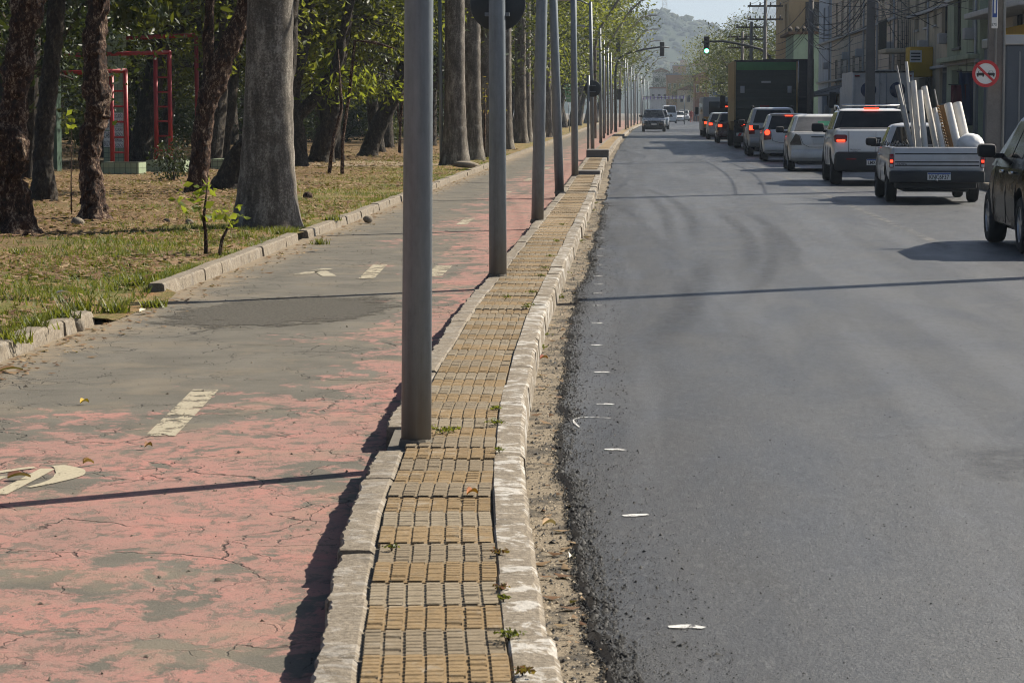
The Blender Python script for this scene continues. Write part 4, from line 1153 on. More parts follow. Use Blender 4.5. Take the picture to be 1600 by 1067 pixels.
a = [atY(961.5, 120, Yl), atY(963, 103, Yl), atY(968, 91, Yl), atY(980, 84, Yl), atY(1005, 78, Yl), atY(1030, 74, Yl), atY(1046, 75, Yl)]
b = MB(); b.tube([(0, 0, -.1)]+[q-p for q in a], [.12, .1, .09, .085, .08, .07, .06, .05], 12); b.build('mast', M_BLACK, t)
signal_head(t, atY(1034.5, 77, Yl)-p+Vector((0, .2, 0)), 1, None)
signal_head(t, atY(966, 71, Yl)-p, -1, None); signal_head(t, atY(965.5, 148, Yl)-p+Vector((.1, 0, 0)), 1, None, .32, .8)
Yr = 150.0
p = Vector((8.0, Yr, .13))
t = thing('traffic_signal', 'traffic signal showing green on a long arm above the trucks', 'traffic light', tuple(p))
a = [atY(1205, 97, Yr), atY(1202, 88, Yr), atY(1190, 78, Yr), atY(1165, 71, Yr), atY(1130, 65, Yr), atY(1097, 66, Yr)]
b = MB(); b.tube([(0, 0, -.1), (0.1, 0, (a[0]-p).z-1.2)]+[q-p for q in a], [.12, .1, .1, .09, .08, .075, .065, .05], 12); b.build('mast', M_BLACK, t)
signal_head(t, atY(1104, 71, Yr)-p, -1, 2, .31, 1.0)

# ---- utility poles of the shop side and their wires
def util_pole(label, x, y, H, rect=True, cross=True, rb=.16, group=None):
    t = thing('utility_pole', label, 'utility pole', (x, y, .12), 0, group)
    b = MB()
    if rect:
        b.add([(-rb, -rb*.8, -.2), (rb, -rb*.8, -.2), (rb, rb*.8, -.2), (-rb, rb*.8, -.2), (-rb*.55, -rb*.5, H), (rb*.55, -rb*.5, H), (rb*.55, rb*.5, H), (-rb*.55, rb*.5, H)], [(3, 2, 1, 0), (4, 5, 6, 7), (0, 1, 5, 4), (1, 2, 6, 5), (2, 3, 7, 6), (3, 0, 4, 7)])
    else: b.tube([(0, 0, -.2), (0, 0, H)], [rb, rb*.6], 12)
    b.build('pole', M_CONC, t)
    if cross:
        for z in (H-.35, H-1.1):
            b = MB(); b.box(-1.0, 1.0, -.05+rb, .05+rb, z-.05, z+.05); c = b.build('crossarm', M_BARKD, t)
            for x_ in (-.85, -.3, .3, .85):
                b = MB(); b.lathe([(.03, 0), (.055, .05), (.03, .09), (.05, .13), (.02, .17)], 8, Matrix.Translation((x_, rb, z+.051))); b.build('insulator', M_BLACK, c)
    return t
poles = []
for (x, y, H, lab, gr) in ((8.0, 27.8, 8.2, 'concrete utility pole just outside the right edge, shading the road', None), (7.42, 53, 8.6, 'square concrete pole carrying the no overtaking sign', None),
                       (7.75, 84, 8.6, 'dark utility pole tangled with cables in front of the white facade', None), (7.55, 109, 8.6, 'tall dark pole rising in front of the yellow house', None),
                       (7.6, 147, 7.75, 'utility pole with crossarms against the far blue hill', None), (7.6, 164, 7.1, 'shorter distant utility pole against the hill', None), (7.65, 178, 6.9, 'farthest thin utility pole left of the taller ones', None)):
    util_pole(lab, x, y, H, y < 100, y > 30, .17 if y < 100 else .15); poles.append((x, y, H))
sp = bpy.data.objects['utility_pole.001']
b = MB(); b.tube([(-.02, -.2, 2.3), (-.02, -.2, 9)], .028, 8); b.tube([(.16, -.15, 0), (.16, -.15, 9)], .03, 8); b.build('conduit', M_GALV, sp)
# no overtaking sign, facing the traffic
c = atY(1540, 115.5, 52.6)
t = thing('no_overtaking_sign', 'round red and white no overtaking sign on the square pole', 'road sign', (c.x, 52.6, c.z))
M_SW, M_SR, M_SB = plain('sign_white2', (.78, .78, .75), .4, .06), plain('sign_red', (.55, .025, .03), .4, .1), plain('sign_black', (.02, .02, .02), .5)
def disc(r0, r1, y, m, nm, n=48):
    b = MB(); V = []; F = []
    for k in range(n):
        a = 2*math.pi*k/n; V += [(r0*math.cos(a), y, r0*math.sin(a)), (r1*math.cos(a), y, r1*math.sin(a)), (r0*math.cos(a), y+.004, r0*math.sin(a)), (r1*math.cos(a), y+.004, r1*math.sin(a))]
    for k in range(n):
        q = (k+1) % n
        F += [(4*k, 4*q, 4*q+1, 4*k+1), (4*k+1, 4*q+1, 4*q+3, 4*k+3), (4*k+2, 4*k+3, 4*q+3, 4*q+2), (4*k, 4*k+2, 4*q+2, 4*q)]
    b.add(V, F); return b.build(nm, m, t)
RS = .275
disc(.0001, RS-.03, -.012, M_SW, 'white_disc'); disc(RS*.76, RS, -.02, M_SR, 'red_ring')
for sx in (-1, 1):
    b = MB(); cx = sx*.105
    b.prism([(cx-.075, -.04), (cx+.075, -.04), (cx+.08, .005), (cx+.06, .012), (cx-.06, .012), (cx-.08, .005)], 1, -.017, -.013)
    b.prism([(cx-.052, .012), (cx+.052, .012), (cx+.04, .055), (cx-.04, .055)], 1, -.017, -.013)
    for k in (-1, 1): b.prism([(cx+k*.055-.016, -.062), (cx+k*.055+.016, -.062), (cx+k*.055+.016, -.041), (cx+k*.055-.016, -.041)], 1, -.017, -.013)
    cq = b.build('car_symbol', M_SB, t)
    b = MB(); b.prism([(cx-.04, .018), (cx+.04, .018), (cx+.031, .047), (cx-.031, .047)], 1, -.0195, -.0175); b.build('car_window', M_SW, cq)
b = MB(); b.box(-.24, .24, -.0245, -.0205, -.024, .024, Matrix.Rotation(R(43), 4, 'Y')); b.build('slash', M_SR, t)
b = MB(); b.box(-.03, .03, -.008, .3, -.1, .1); b.build('bracket', M_GALV, t)
# parking plate on the same pole, cut by the top of the picture
c = atY(1551, 20, 52.6)
t = thing('parking_plate', 'tall white plate with blue edge high on the square pole', 'road sign', (c.x+.02, 52.6, c.z)); b = MB(); b.bbox(-.04, .08, -.02, .0, -.32, .6, .008); s = b.build('plate', M_SW, t)
b = MB(); b.box(-.028, .068, -.026, -.021, -.1, .56); b.build('blue_panel', plain('sign_blue', (.03, .08, .3), .4), s); text_mesh('575', M_SB, s, (.01, -.026, -.27), .05)
b = MB(); b.box(.0, .04, -.032, -.027, -.02, .5); b.build('white_stripe', M_SW, s)
# cables
M_CABLE = plain('cable', (.015, .015, .016), .6, .1)
def cable(label, a, b_, sag, r=.012, group='overhead cables of the shop side', n=14):
    a, b_ = Vector(a), Vector(b_)
    pts = [a.lerp(b_, i/n)-Vector((0, 0, sag*4*(i/n)*(1-i/n))) for i in range(n+1)]
    m = MB(); m.tube(pts, r, 5); o = m.build('cable', M_CABLE)
    return tag(o, label, 'cable', group)
rdw = random.Random(3)
for i in range(len(poles)-1):
    (xa, ya, ha), (xb, yb, hb) = poles[i], poles[i+1]
    for k in range(9 if i in (2, 3) else 4 if i == 0 else 6):
        if k < 4: za, zb, off = ha-.1, hb-.1, (-.85, -.3, .3, .85)[k]
        else: za, zb, off = 4.8+.28*(k-4)+rdw.uniform(-.1, .1), 4.7+.28*(k-4)+rdw.uniform(-.1, .1), rdw.uniform(-.25, .1)
        cable('black overhead cable strung between the shop side poles', (xa+off, ya+.15, za), (xb+off, yb+.15, zb), rdw.uniform(.2, .35) if i < 2 else rdw.uniform(.25, .9), (.007 if i == 0 else .010) if k < 4 else rdw.choice((.011, .016)))
for k in range(26):
    (xa, ya, ha) = poles[(2, 2, 3, 3, 2)[k % 5]]
    cable('black service cable dropping from pole to facade', (xa, ya, 4.6+rdw.uniform(0, 2.0)), (10.35, ya+rdw.uniform(-14, 26), 3.6+rdw.uniform(0, 3.0)), rdw.uniform(.2, .8), rdw.choice((.008, .012)), 'service drops to the facades')
# ================================================================== vehicles
def carpaint(name, col, rough=0.28, dust=0.15, coat=0.6):
    n = NT(name); p = n.pos('Object')
    d = n.step(n.noise(n.mapping(p, (1, 1, 1.6)), 2.0, 5, 0.65), 0.45, 0.75)
    c = n.mix(n.math('MULTIPLY', d, dust), col, (0.20, 0.17, 0.13))
    n.b.inputs['Coat Weight'].default_value = coat; n.b.inputs['Coat Roughness'].default_value = 0.05
    return n.fin(c, n.ramp(d, [(0, rough), (1, rough+.2)]), 0.5 if coat > .3 else .04)
def glassmat(name, col, rough=.06):
    n = NT(name)
    p = n.pos('Object')
    return n.fin(n.ramp(n.noise(p, 2.2, 4), [(.35, col), (.7, tuple(min(1, c*1.7+.004) for c in col))]), rough, .35)
M_GLASS = glassmat('tinted_glass', (.010, .012, .014))
M_GLASSL = glassmat('dusty_glass', (.16, .155, .15), .25)
M_RUB = plain('tyre_rubber', (.018, .018, .018), .85, .2, 8, 60, .3)
M_RIM = plain('alloy_rim', (.42, .42, .43), .35, .1, metal=.7)
M_RIMD = plain('dark_rim', (.10, .10, .105), .5, .15, metal=.5)
M_TRIM = plain('black_trim', (.022, .022, .023), .65, .15)
M_CHROME = plain('chrome', (.6, .6, .6), .15, .05, metal=1)
M_LENS = plain('red_lens', (.22, .012, .012), .2, .1)
M_LENSDK = plain('smoked_lens', (.02, .012, .012), .2, .1)
M_CLEAR = plain('clear_lens', (.5, .5, .5), .15, .05)
M_BRAKE = glow('lit_brake_light', (1.0, .055, .02), 1.7, (.6, .03, .02))
M_BRAKE2 = glow('dim_tail_light', (1.0, .05, .02), 1.2, (.4, .02, .02))
M_HEAD = plain('headlamp_glass', (.6, .6, .62), .1, .05)
M_PLATE = plain('plate_white', (.66, .66, .63), .5, .08)
M_PLATEB = plain('plate_blue', (.03, .08, .32), .5)
_wheel = {}
def wheel_meshes(r, w, rim):
    key = (r, w, rim.name)
    if key in _wheel: return _wheel[key]
    M = Matrix.Rotation(R(90), 4, 'Y')
    b = MB(); b.lathe([(r*.62, -w/2), (r*.9, -w/2), (r*.985, -w*.36), (r, -w*.2), (r, w*.2), (r*.985, w*.36), (r*.9, w/2), (r*.62, w/2)], 30, M, cap=False)
    ty = b.mesh('tyre', M_RUB, 35)
    b = MB(); b.lathe([(.001, -w*.25), (r*.60, -w*.25), (r*.64, -w*.47), (r*.58, -w*.47), (r*.55, -w*.30), (r*.16, -w*.30), (r*.13, -w*.42), (.001, -w*.42)], 24, M, cap=False)
    for k in range(5):
        b.box(-w*.44, -w*.28, -r*.075, r*.075, r*.1, r*.6, Matrix.Rotation(k*2*math.pi/5, 4, 'X'))
    b2 = b.mesh('rim', rim, 30)
    _wheel[key] = (ty, b2); return _wheel[key]
def wheel(parent, x, y, r, w, rim):
    ty, rm = wheel_meshes(r, w, rim)
    o = link('wheel', ty, None, parent); o.location = (x, y, r)
    if x > 0: o.rotation_euler = (0, 0, math.pi)
    link('rim', rm, None, o)
    return o
def body_mesh(st, m, arches, extra_cut=None, flat_top=False):
    """lower body lofted through stations (y, z_bottom, z_top, half_width); wheel arches and load bed cut out"""
    b = MB(); rings = []
    for (y, zb, zt, hw) in st:
        h = zt-zb
        half = [(hw*.86, zb), (hw*.95, zb+.05), (hw*.985, zb+.22*h), (hw, zb+.45*h), (hw*.99, zb+.70*h), (hw*.965, zt-.10*h), (hw*.93 if not flat_top else hw*.955, zt-.02*h), (hw*.86 if not flat_top else hw*.93, zt)]
        rings.append([(x, y, z) for (x, z) in half]+[(-x, y, z) for (x, z) in reversed(half)])
    n = len(rings[0]); V = [p for r_ in rings for p in r_]; F = []
    for i in range(len(rings)-1):
        for k in range(n): F.append((i*n+k, i*n+(k+1) % n, (i+1)*n+(k+1) % n, (i+1)*n+k))
    F.append(tuple(range(n-1, -1, -1))); F.append(tuple((len(rings)-1)*n+k for k in range(n)))
    b.add(V, F); me = b.mesh('body', m)
    o = bpy.data.objects.new('tmp', me); COL.objects.link(o)
    c = MB()
    for (x, y, r_) in arches:
        c.lathe([(r_, -.19), (r_, .19)], 28, Matrix.Translation((x, y, r_*.93)) @ Matrix.Rotation(R(90), 4, 'Y'))
    if extra_cut: c.box(*extra_cut)
    cm = c.mesh('cut', M_TRIM); co = bpy.data.objects.new('cut', cm); COL.objects.link(co)
    md = o.modifiers.new('b', 'BOOLEAN'); md.operation = 'DIFFERENCE'; md.object = co; md.solver = 'EXACT'; md.material_mode = 'TRANSFER'
    dg = bpy.context.evaluated_depsgraph_get(); dg.update()
    out = bpy.data.meshes.new_from_object(o.evaluated_get(dg)); out.name = 'body'
    bpy.data.objects.remove(o); bpy.data.objects.remove(co)
    out.polygons.foreach_set('use_smooth', [True]*len(out.polygons)); out.set_sharp_from_angle(angle=R(32))
    return out
class Cabin:
    def __init__(s, yb0, yb1, yr0, yr1, zb, zr, wb, wr):
        s.__dict__.update(locals())
    def L(s, a, b, t): return a+(b-a)*t
    def side(s, sx, u, t, off=0.0):
        return Vector((sx*(s.L(s.wb, s.wr, t)+off), s.L(s.L(s.yb0, s.yr0, t), s.L(s.yb1, s.yr1, t), u), s.L(s.zb, s.zr, t)))
    def rear(s, a, t, off=0.0):
        return Vector((a*s.L(s.wb, s.wr, t), s.L(s.yb0, s.yr0, t)-off, s.L(s.zb, s.zr, t)+off*.3))
    def front(s, a, t, off=0.0):
        return Vector((a*s.L(s.wb, s.wr, t), s.L(s.yb1, s.yr1, t)+off, s.L(s.zb, s.zr, t)+off*.3))
    def mesh(s, m, bev=.08):
        bm = bmesh.new()
        def ring(t, k=1.0, dz=0):
            return [bm.verts.new((sx*s.L(s.wb, s.wr, t)*k, y, s.L(s.zb, s.zr, t)+dz)) for (sx, y) in ((-1, s.L(s.yb0, s.yr0, t)), (1, s.L(s.yb0, s.yr0, t)), (1, s.L(s.yb1, s.yr1, t)), (-1, s.L(s.yb1, s.yr1, t)))]
        r0, r1 = ring(-.12), ring(1)
        for i in range(4): bm.faces.new((r0[i], r0[(i+1) % 4], r1[(i+1) % 4], r1[i]))
        top = bm.faces.new(r1); bm.faces.new(r0[::-1])
        es = [e for e in bm.edges if e.verts[0] in r1 or e.verts[1] in r1]
        bmesh.ops.bevel(bm, geom=es, offset=bev, segments=4, affect='EDGES', profile=.5)
        f = max((f for f in bm.faces if f.normal.z > .9), key=lambda f: f.calc_area())
        r = bmesh.ops.inset_region(bm, faces=[f], thickness=.18)
        for v in f.verts: v.co.z += .022
        b = MB(); b.addbm(bm); return b.mesh('cabin', m, 40)
def slab(P, nrm, th=.012):
    b = MB(); n = len(P); nrm = Vector(nrm)*th
    b.add([tuple(p) for p in P]+[tuple(p-nrm) for p in P], [tuple(range(n)), tuple(range(2*n-1, n-1, -1))]+[(i, (i+1) % n, n+(i+1) % n, n+i) for i in range(n)])
    return b
def window(parent, nm, P, m, nrm): return slab(P, nrm).build(nm, m, parent)
def plate(parent, x, y, z, txt, w=.40, h=.13, face=-1, lx=0):
    b = MB(); b.bbox(x-w/2, x+w/2, y-.008, y+.008, z-h/2, z+h/2, .003); p = b.build('number_plate', M_PLATE, parent)
    if txt:
        b = MB(); b.box(x-w/2+.005, x+w/2-.005, y+face*.0125-.002, y+face*.0125+.002, z+h*.29, z+h*.46); b.build('blue_band', M_PLATEB, p)
        text_mesh(txt, M_SB, p, (x, y+face*.0115, z-h*.36), h*.58, w*.84, (R(90), 0, 0 if face < 0 else math.pi), bold=.012)
    return p
def box_part(parent, nm, m, x0, x1, y0, y1, z0, z1, bev=.015, M=None):
    b = MB(); b.bbox(x0, x1, y0, y1, z0, z1, min(bev, .45*min(abs(x1-x0), abs(y1-y0), abs(z1-z0))), M); return b.build(nm, m, parent, 40)
def mirrors(parent, x, y, z, m, s=1.0):
    for sx in (-1, 1):
        o = box_part(parent, 'mirror', m, sx*(x+.03) if sx > 0 else -(x+.26*s), (x+.26*s) if sx > 0 else -(x+.03), y-.06, y+.10, z, z+.17*s, .05)
        box_part(o, 'mirror_stalk', M_TRIM, *(sorted((sx*(x-.06), sx*(x+.06)))), y, y+.06, z-.01, z+.05, .01)
def seam(parent, pts, r=.006):
    b = MB(); b.tube(pts, r, 4); return b.build('seam', M_TRIM, parent)
def car(label, X, Y, spec, paint, rz=0.0, group=None, name='car', cat='car', front=False):
    """X: centre line, Y: rear bumper; the car looks down the street (+Y) unless rz turns it"""
    t = thing(name, label, cat, (X, Y, 0), rz, group)
    s = spec; r, w = s.get('wr', .30), s.get('ww', .19); ax = s['axles']; hw = s['hw']
    ar = [(sx*(hw-.06), y, r+.06) for y in ax for sx in (-1, 1)]
    link('body', body_mesh(s['st'], paint, ar, s.get('cut'), s.get('flat', False)), None, t)
    xw = hw-w/2-.015
    for y in ax:
        for sx in (-1, 1): wheel(t, sx*xw, y, r, w, s.get('rim', M_RIM))
    yA, yB = s['st'][0][0], s['st'][-1][0]
    box_part(t, 'underbody', M_TRIM, -hw+.26, hw-.26, yA+.12, yB-.25, s.get('uz', .17), .42, .03)
    C = Cabin(*s['cab']); link('cabin', C.mesh(paint), None, t)
    gl = s.get('glass', M_GLASS); o = .006
    rw = s.get('rw', (.86, .12, .88))
    window(t, 'rear_window', [C.rear(-rw[0], rw[1], o), C.rear(rw[0], rw[1], o), C.rear(rw[0]*.97, rw[2], o), C.rear(-rw[0]*.97, rw[2], o)], gl, (0, -1, .3))
    window(t, 'windscreen', [C.front(-.9, .08, o), C.front(.9, .08, o), C.front(.86, .9, o), C.front(-.86, .9, o)], M_GLASS, (0, 1, .3))
    for sx in (-1, 1):
        for (u0, u1, v0, v1) in s['win']:
            window(t, 'side_window', [C.side(sx, u0, .10, o), C.side(sx, u1, .10, o), C.side(sx, v1, .86, o), C.side(sx, v0, .86, o)], M_GLASS, (sx, 0, .2))
    if s.get('mirror', True): mirrors(t, hw-.02, s['my'], s['mz'], s.get('mm', M_TRIM), s.get('ms', 1.0))
    return t, C
def doors(t, hw, ys, z0, z1, handle_z, lean=.03):
    for sx in (-1, 1):
        for y in ys: seam(t, [(sx*(hw*.985), y, z0), (sx*(hw+.002), y, (z0+z1)/2), (sx*(hw*.955), y-lean, z1)])
        for y in ys[:-1]:
            a, b_ = sorted((sx*(hw-.012), sx*(hw+.03))); box_part(t, 'door_handle', M_TRIM if t.get('dark') else M_CHROME, a, b_, y+.1, y+.3, handle_z, handle_z+.035, .01)

P_WHITE = carpaint('white_car_paint', (.74, .74, .73), .3)
P_WHITE2 = carpaint('cream_white_car_paint', (.66, .65, .62), .32, .25)
P_SILVER = carpaint('silver_car_paint', (.40, .41, .42), .3, .2)
P_BLACK = carpaint('black_car_paint', (.004, .0045, .005), .2, .01, .0)
P_DARK = carpaint('dark_grey_car_paint', (.03, .032, .036), .25, .1)
P_MAROON = carpaint('dark_red_car_paint', (.07, .014, .014), .25, .1)
P_OLD = carpaint('faded_white_paint', (.52, .53, .54), .4, .35)

HATCH = dict(hw=.845, axles=(.66, 3.12), wr=.30, st=[(0, .40, .66, .68), (.02, .33, .93, .76), (.08, .27, .99, .81), (.35, .24, 1.0, .838), (1.2, .22, .99, .845), (2.5, .22, .97, .845), (2.95, .22, .90, .835), (3.4, .25, .79, .79), (3.68, .30, .68, .68), (3.77, .40, .56, .55)],
             cab=(.07, 2.85, .52, 2.05, .95, 1.50, .80, .615), win=((.10, .30, .20, .34), (.33, .56, .36, .58), (.59, .80, .61, .90)), my=2.35, mz=.98)
SUV = dict(hw=.91, axles=(.80, 3.47), wr=.345, ww=.22, st=[(0, .46, .78, .74), (.02, .40, 1.08, .83), (.10, .34, 1.14, .88), (.4, .30, 1.16, .905), (1.2, .28, 1.14, .91), (2.9, .28, 1.12, .91), (3.4, .30, 1.06, .90), (3.9, .33, .98, .86), (4.25, .40, .84, .75), (4.33, .5, .7, .62)],
           cab=(.04, 3.15, .32, 2.35, 1.10, 1.70, .86, .68), win=((.06, .27, .14, .30), (.30, .54, .33, .57), (.57, .80, .60, .90)), my=2.65, mz=1.12)
SEDAN = dict(hw=.85, axles=(.82, 3.34), wr=.305, st=[(0, .42, .70, .68), (.02, .34, .98, .77), (.09, .28, 1.04, .81), (.4, .24, 1.05, .84), (1.0, .22, 1.02, .85), (2.7, .22, .98, .85), (3.2, .22, .92, .84), (3.7, .25, .81, .79), (4.05, .31, .69, .68), (4.15, .40, .57, .55)],
             cab=(.42, 3.1, .95, 2.3, .97, 1.49, .80, .62), win=((.05, .18, .12, .2), (.22, .50, .24, .53), (.53, .78, .56, .88)), my=2.6, mz=1.0, glass=M_GLASSL, rw=(.88, .16, .90))

# 1 black car cut by the right edge
S = dict(HATCH); S.update(hw=.88, wr=.325, ww=.21, axles=(.72, 3.32), st=[(0, .42, .72, .70), (.02, .34, 1.0, .79), (.09, .28, 1.06, .84), (.4, .25, 1.08, .872), (1.3, .23, 1.05, .88), (2.7, .23, 1.0, .88), (3.15, .24, .95, .87), (3.6, .27, .85, .82), (3.92, .32, .72, .72), (4.0, .42, .6, .58)],
                          cab=(.10, 3.05, .62, 2.2, 1.01, 1.55, .835, .625), win=((.08, .22, .2, .24), (.26, .52, .28, .55), (.55, .79, .58, .88)), my=2.45, mz=1.05, ms=.95)
t, C = car('black hatchback cut off by the right edge of the picture', 5.22, 28.25, S, P_BLACK)
doors(t, .88, (1.0, 1.75, 2.75), .3, 1.0, .88)
for sx in (-1, 1):
    a, b_ = sorted((sx*.55, sx*.852)); l = box_part(t, 'tail_light', M_LENS, a, b_, -.01, .30, .80, 1.05, .04); a, b_ = sorted((sx*.56, sx*.80)); box_part(l, 'brake_lamp', M_BRAKE, a, b_, -.018, .0, .95, 1.02, .01)
box_part(t, 'bumper', P_BLACK, -.80, .80, -.06, .2, .36, .62, .06); plate(t, 0, -.03, .8, None)

# 2 old pickup loaded with pipes
S = dict(hw=.82, axles=(.98, 3.56), wr=.30, ww=.18, rim=M_RIMD, flat=True, uz=.2, cut=(-.70, .70, .06, 1.92, .62, 1.3),
         st=[(0, .50, .97, .81), (.03, .42, .975, .815), (.5, .36, .975, .82), (2.0, .32, .975, .82), (2.1, .30, .97, .82), (3.1, .30, .93, .82), (3.6, .32, .88, .80), (4.15, .36, .80, .76), (4.28, .44, .7, .7)],
         cab=(2.02, 3.35, 2.14, 2.85, .94, 1.36, .78, .62), win=((.10, .62, .16, .80),), my=2.95, mz=.96, ms=.9)
PX, PY = 5.28, 44.6
t, C = car('old white pickup loaded with upright pipes', PX, PY, S, P_OLD, R(-1.5), name='pickup_truck', cat='pickup')
box_part(t, 'tailgate', P_OLD, -.735, .735, -.03, .02, .60, .965, .008)
for z in (.66, .72, .86): box_part(t, 'tailgate_groove', M_TRIM, -.72, .72, -.034, -.028, z-.012, z+.010, .002)
for sx in (-1, 1):
    a, b_ = sorted((sx*.745, sx*.815)); l = box_part(t, 'tail_light', M_LENS, a, b_, -.035, .03, .62, .86, .01); box_part(l, 'brake_lamp', M_BRAKE2 if sx > 0 else M_BRAKE, a+.01, b_-.01, -.04, -.03, .71, .755, .004); box_part(l, 'reverse_lamp', M_CLEAR, a+.008, b_-.008, -.039, -.03, .63, .68, .004)
box_part(t, 'bumper', M_TRIM, -.81, .81, -.10, .12, .36, .57, .03)
box_part(t, 'underrun', M_TRIM, -.70, .70, .05, .5, .25, .41, .04)
plate(t, 0.03, -.115, .475, 'KNC6F37', .40, .13)
text_mesh('PAMPA', M_SB, t, (-.60, -.036, .665), .035, .17)
b = MB(); b.tube([(-.02, -.1, .42), (-.02, -.2, .40)], .02, 8); b.lathe([(.001, -.03), (.03, 0), (.001, .03)], 10, Matrix.Translation((-.02, -.2, .42))); b.build('tow_ball', M_CHROME, t)
doors(t, .82, (2.2, 3.0), .36, .93, .80)
M_PIPE = plain('white_plastic_pipe', (.66, .63, .57), .55, .12, 3, 20, 0, dirt=.25, dirtcol=(.30, .22, .13))
M_PIPED = plain('rusty_grey_pipe', (.33, .32, .30), .55, .2, 4, 20)
M_WOOD = plain('brown_board', (.23, .13, .05), .8, .25, 3, 30)
M_FOAM = plain('white_foam_sheet', (.72, .70, .66), .8, .1, 3, 20)
RZ = Matrix.Rotation(R(-1.5), 4, 'Z')
def cargo(nm, label, u0, v0, u1, v1, r, m, y_off=1.0, kind='pipe', d=.0, group=None):
    base = atY(u0, v0, PY+y_off); top = atY(u1, v1, PY+y_off+.35)
    zb = .63; k = (zb-base.z)/(top.z-base.z); base = base.lerp(top, k); top = top
    t = thing(nm, label, nm.replace('_', ' '), tuple(base), 0, group); dv = top-base
    b = MB()
    if kind == 'pipe': 
        b.tube([(0, 0, 0), dv*.5, dv], r, 16, cap=False); b.tube([(0, 0, 0), dv*.5, dv*.999], r*.86, 16, cap=False)
        b2 = b.build('tube', m, t)
    elif kind == 'board':
        ax = dv.normalized(); b.box(-r, r, -.02, .02, 0, dv.length, Vector((0, 0, 1)).rotation_difference(ax).to_matrix().to_4x4()); b.build('board', m, t)
    elif kind == 'chain':
        ax = dv/20
        for k in range(20): b.lathe([(.012, -.02), (.026, 0), (.012, .02)], 8, Matrix.Translation(ax*(k+.5)))
        b.build('links', m, t)
    return t
cargo('plastic_pipe', 'leftmost dull white pipe leaning on the pickup load', 1427, 240, 1402, 134, .042, M_PIPED, .7)
cargo('metal_rod', 'thin dark rod with knobbed tip, left in the pickup load', 1428, 240, 1401, 103, .018, M_PIPED, 1.1)
cargo('plastic_pipe', 'tallest thin white pipe in the pickup load', 1430, 240, 1416, 97, .028, M_PIPE, 1.0)
cargo('plastic_pipe', 'thick white pipe right beside the tallest thin one', 1437, 240, 1427, 127, .052, M_PIPE, .9)
cargo('plastic_pipe', 'upright thick white pipe fourth from the left in the load', 1447, 240, 1437, 142, .048, M_PIPE, .6)
cargo('plastic_pipe', 'thick white pipe leaning left in the middle of the load', 1465, 240, 1444, 136, .054, M_PIPE, .8)
cargo('plastic_pipe', 'short white pipe right of the middle of the load', 1475, 240, 1460, 170, .044, M_PIPE, .6)
cargo('spiral_rod', 'brown knotted rod between the short pipe and boards', 1483, 240, 1465, 164, .03, M_WOOD, .8, 'chain')
cargo('metal_rod', 'thin grey rod leaning behind the brown knotted rod', 1480, 240, 1460, 140, .012, M_PIPED, 1.2)
cargo('wooden_board', 'brown wooden board behind the foam sheet in the load', 1492, 240, 1473, 165, .07, M_WOOD, .9, 'board')
cargo('foam_roll', 'rolled white foam sheet right of the brown board', 1499, 240, 1481, 163, .07, M_FOAM, .7)
cargo('foam_roll', 'rightmost pale rolled sheet above the white sack', 1513, 240, 1495, 162, .085, M_FOAM, 1.0)
c = atY(1517, 222, PY+.5); bm = bmesh.new(); bmesh.ops.create_icosphere(bm, subdivisions=4, radius=.24)
for v in bm.verts:
    v.co.z *= .78; v.co.y *= .9; v.co *= 1+.10*noise.noise(v.co*6)+.05*noise.noise(v.co*14)
    if v.co.z < -.1: v.co.z = -.1-.2*(v.co.z+.1)*-1*.3
b = MB(); b.addbm(bm, None, True); o = b.build('sack', plain('white_sack_cloth', (.74, .74, .73), .7, .06, 3, 40)); o.location = (c.x, c.y, 1.02)
tag(o, 'bulging white sack at the right end of the pickup load', 'sack')
c = atY(1403, 228, PY+.35); b = MB()
for k in range(9):
    a = k*.9; b.tube([(-.22+.05*k, .05*math.sin(a), .02), (-.19+.05*k, .03*math.cos(a), .09+.03*math.sin(2*a)), (-.15+.05*k, 0, .03)], .014, 6)
o = b.build('rope', plain('grey_rope', (.22, .21, .19), .9)); o.location = (c.x-.05, c.y+.1, .97); tag(o, 'bundle of grey rope tied on the left bed rail', 'rope')

# 3 white double-cab pickup
S = dict(hw=.92, axles=(1.0, 3.99), wr=.365, ww=.24, rim=M_RIMD, uz=.28,
         st=[(0, .58, .95, .82), (.02, .50, 1.17, .87), (.07, .44, 1.21, .90), (.5, .40, 1.22, .92), (1.5, .36, 1.18, .92), (3.4, .34, 1.12, .92), (4.0, .36, 1.06, .91), (4.5, .40, .98, .87), (4.85, .5, .85, .77), (4.93, .6, .7, .62)],
         cab=(1.15, 3.75, 1.45, 2.95, 1.14, 1.63, .87, .70), win=((.04, .16, .10, .18), (.20, .48, .22, .50), (.52, .80, .54, .90)), my=3.2, mz=1.12, ms=1.2)
TX, TY = 5.27, 55.6
t, C = car('white double-cab pickup with lit brake lights and roof bars', TX, TY, S, P_WHITE, R(-1), name='pickup_truck', cat='pickup')
box_part(t, 'bed_cover', M_TRIM, -.76, .76, .1, 1.25, 1.19, 1.235, .015)
for sx in (-1, 1):
    a, b_ = sorted((sx*.60, sx*.895)); l = box_part(t, 'tail_light', M_LENS, a, b_, -.02, .30, .91, 1.10, .06); a, b_ = sorted((sx*.66, sx*.84)); box_part(l, 'brake_lamp', M_BRAKE, a, b_, -.028, -.015, .935, .985, .006)
    b = MB(); b.tube([(sx*.70, 1.55, 1.62), (sx*.72, 1.75, 1.70), (sx*.72, 2.75, 1.71), (sx*.70, 2.95, 1.64)], .022, 8); b.build('roof_rail', M_CHROME, t)
    seam(t, [(sx*.58, -.004, .70), (sx*.58, -.006, 1.16)])
box_part(t, 'high_brake_light', M_BRAKE, -.17, .17, 1.37, 1.42, 1.625, 1.665, .008)
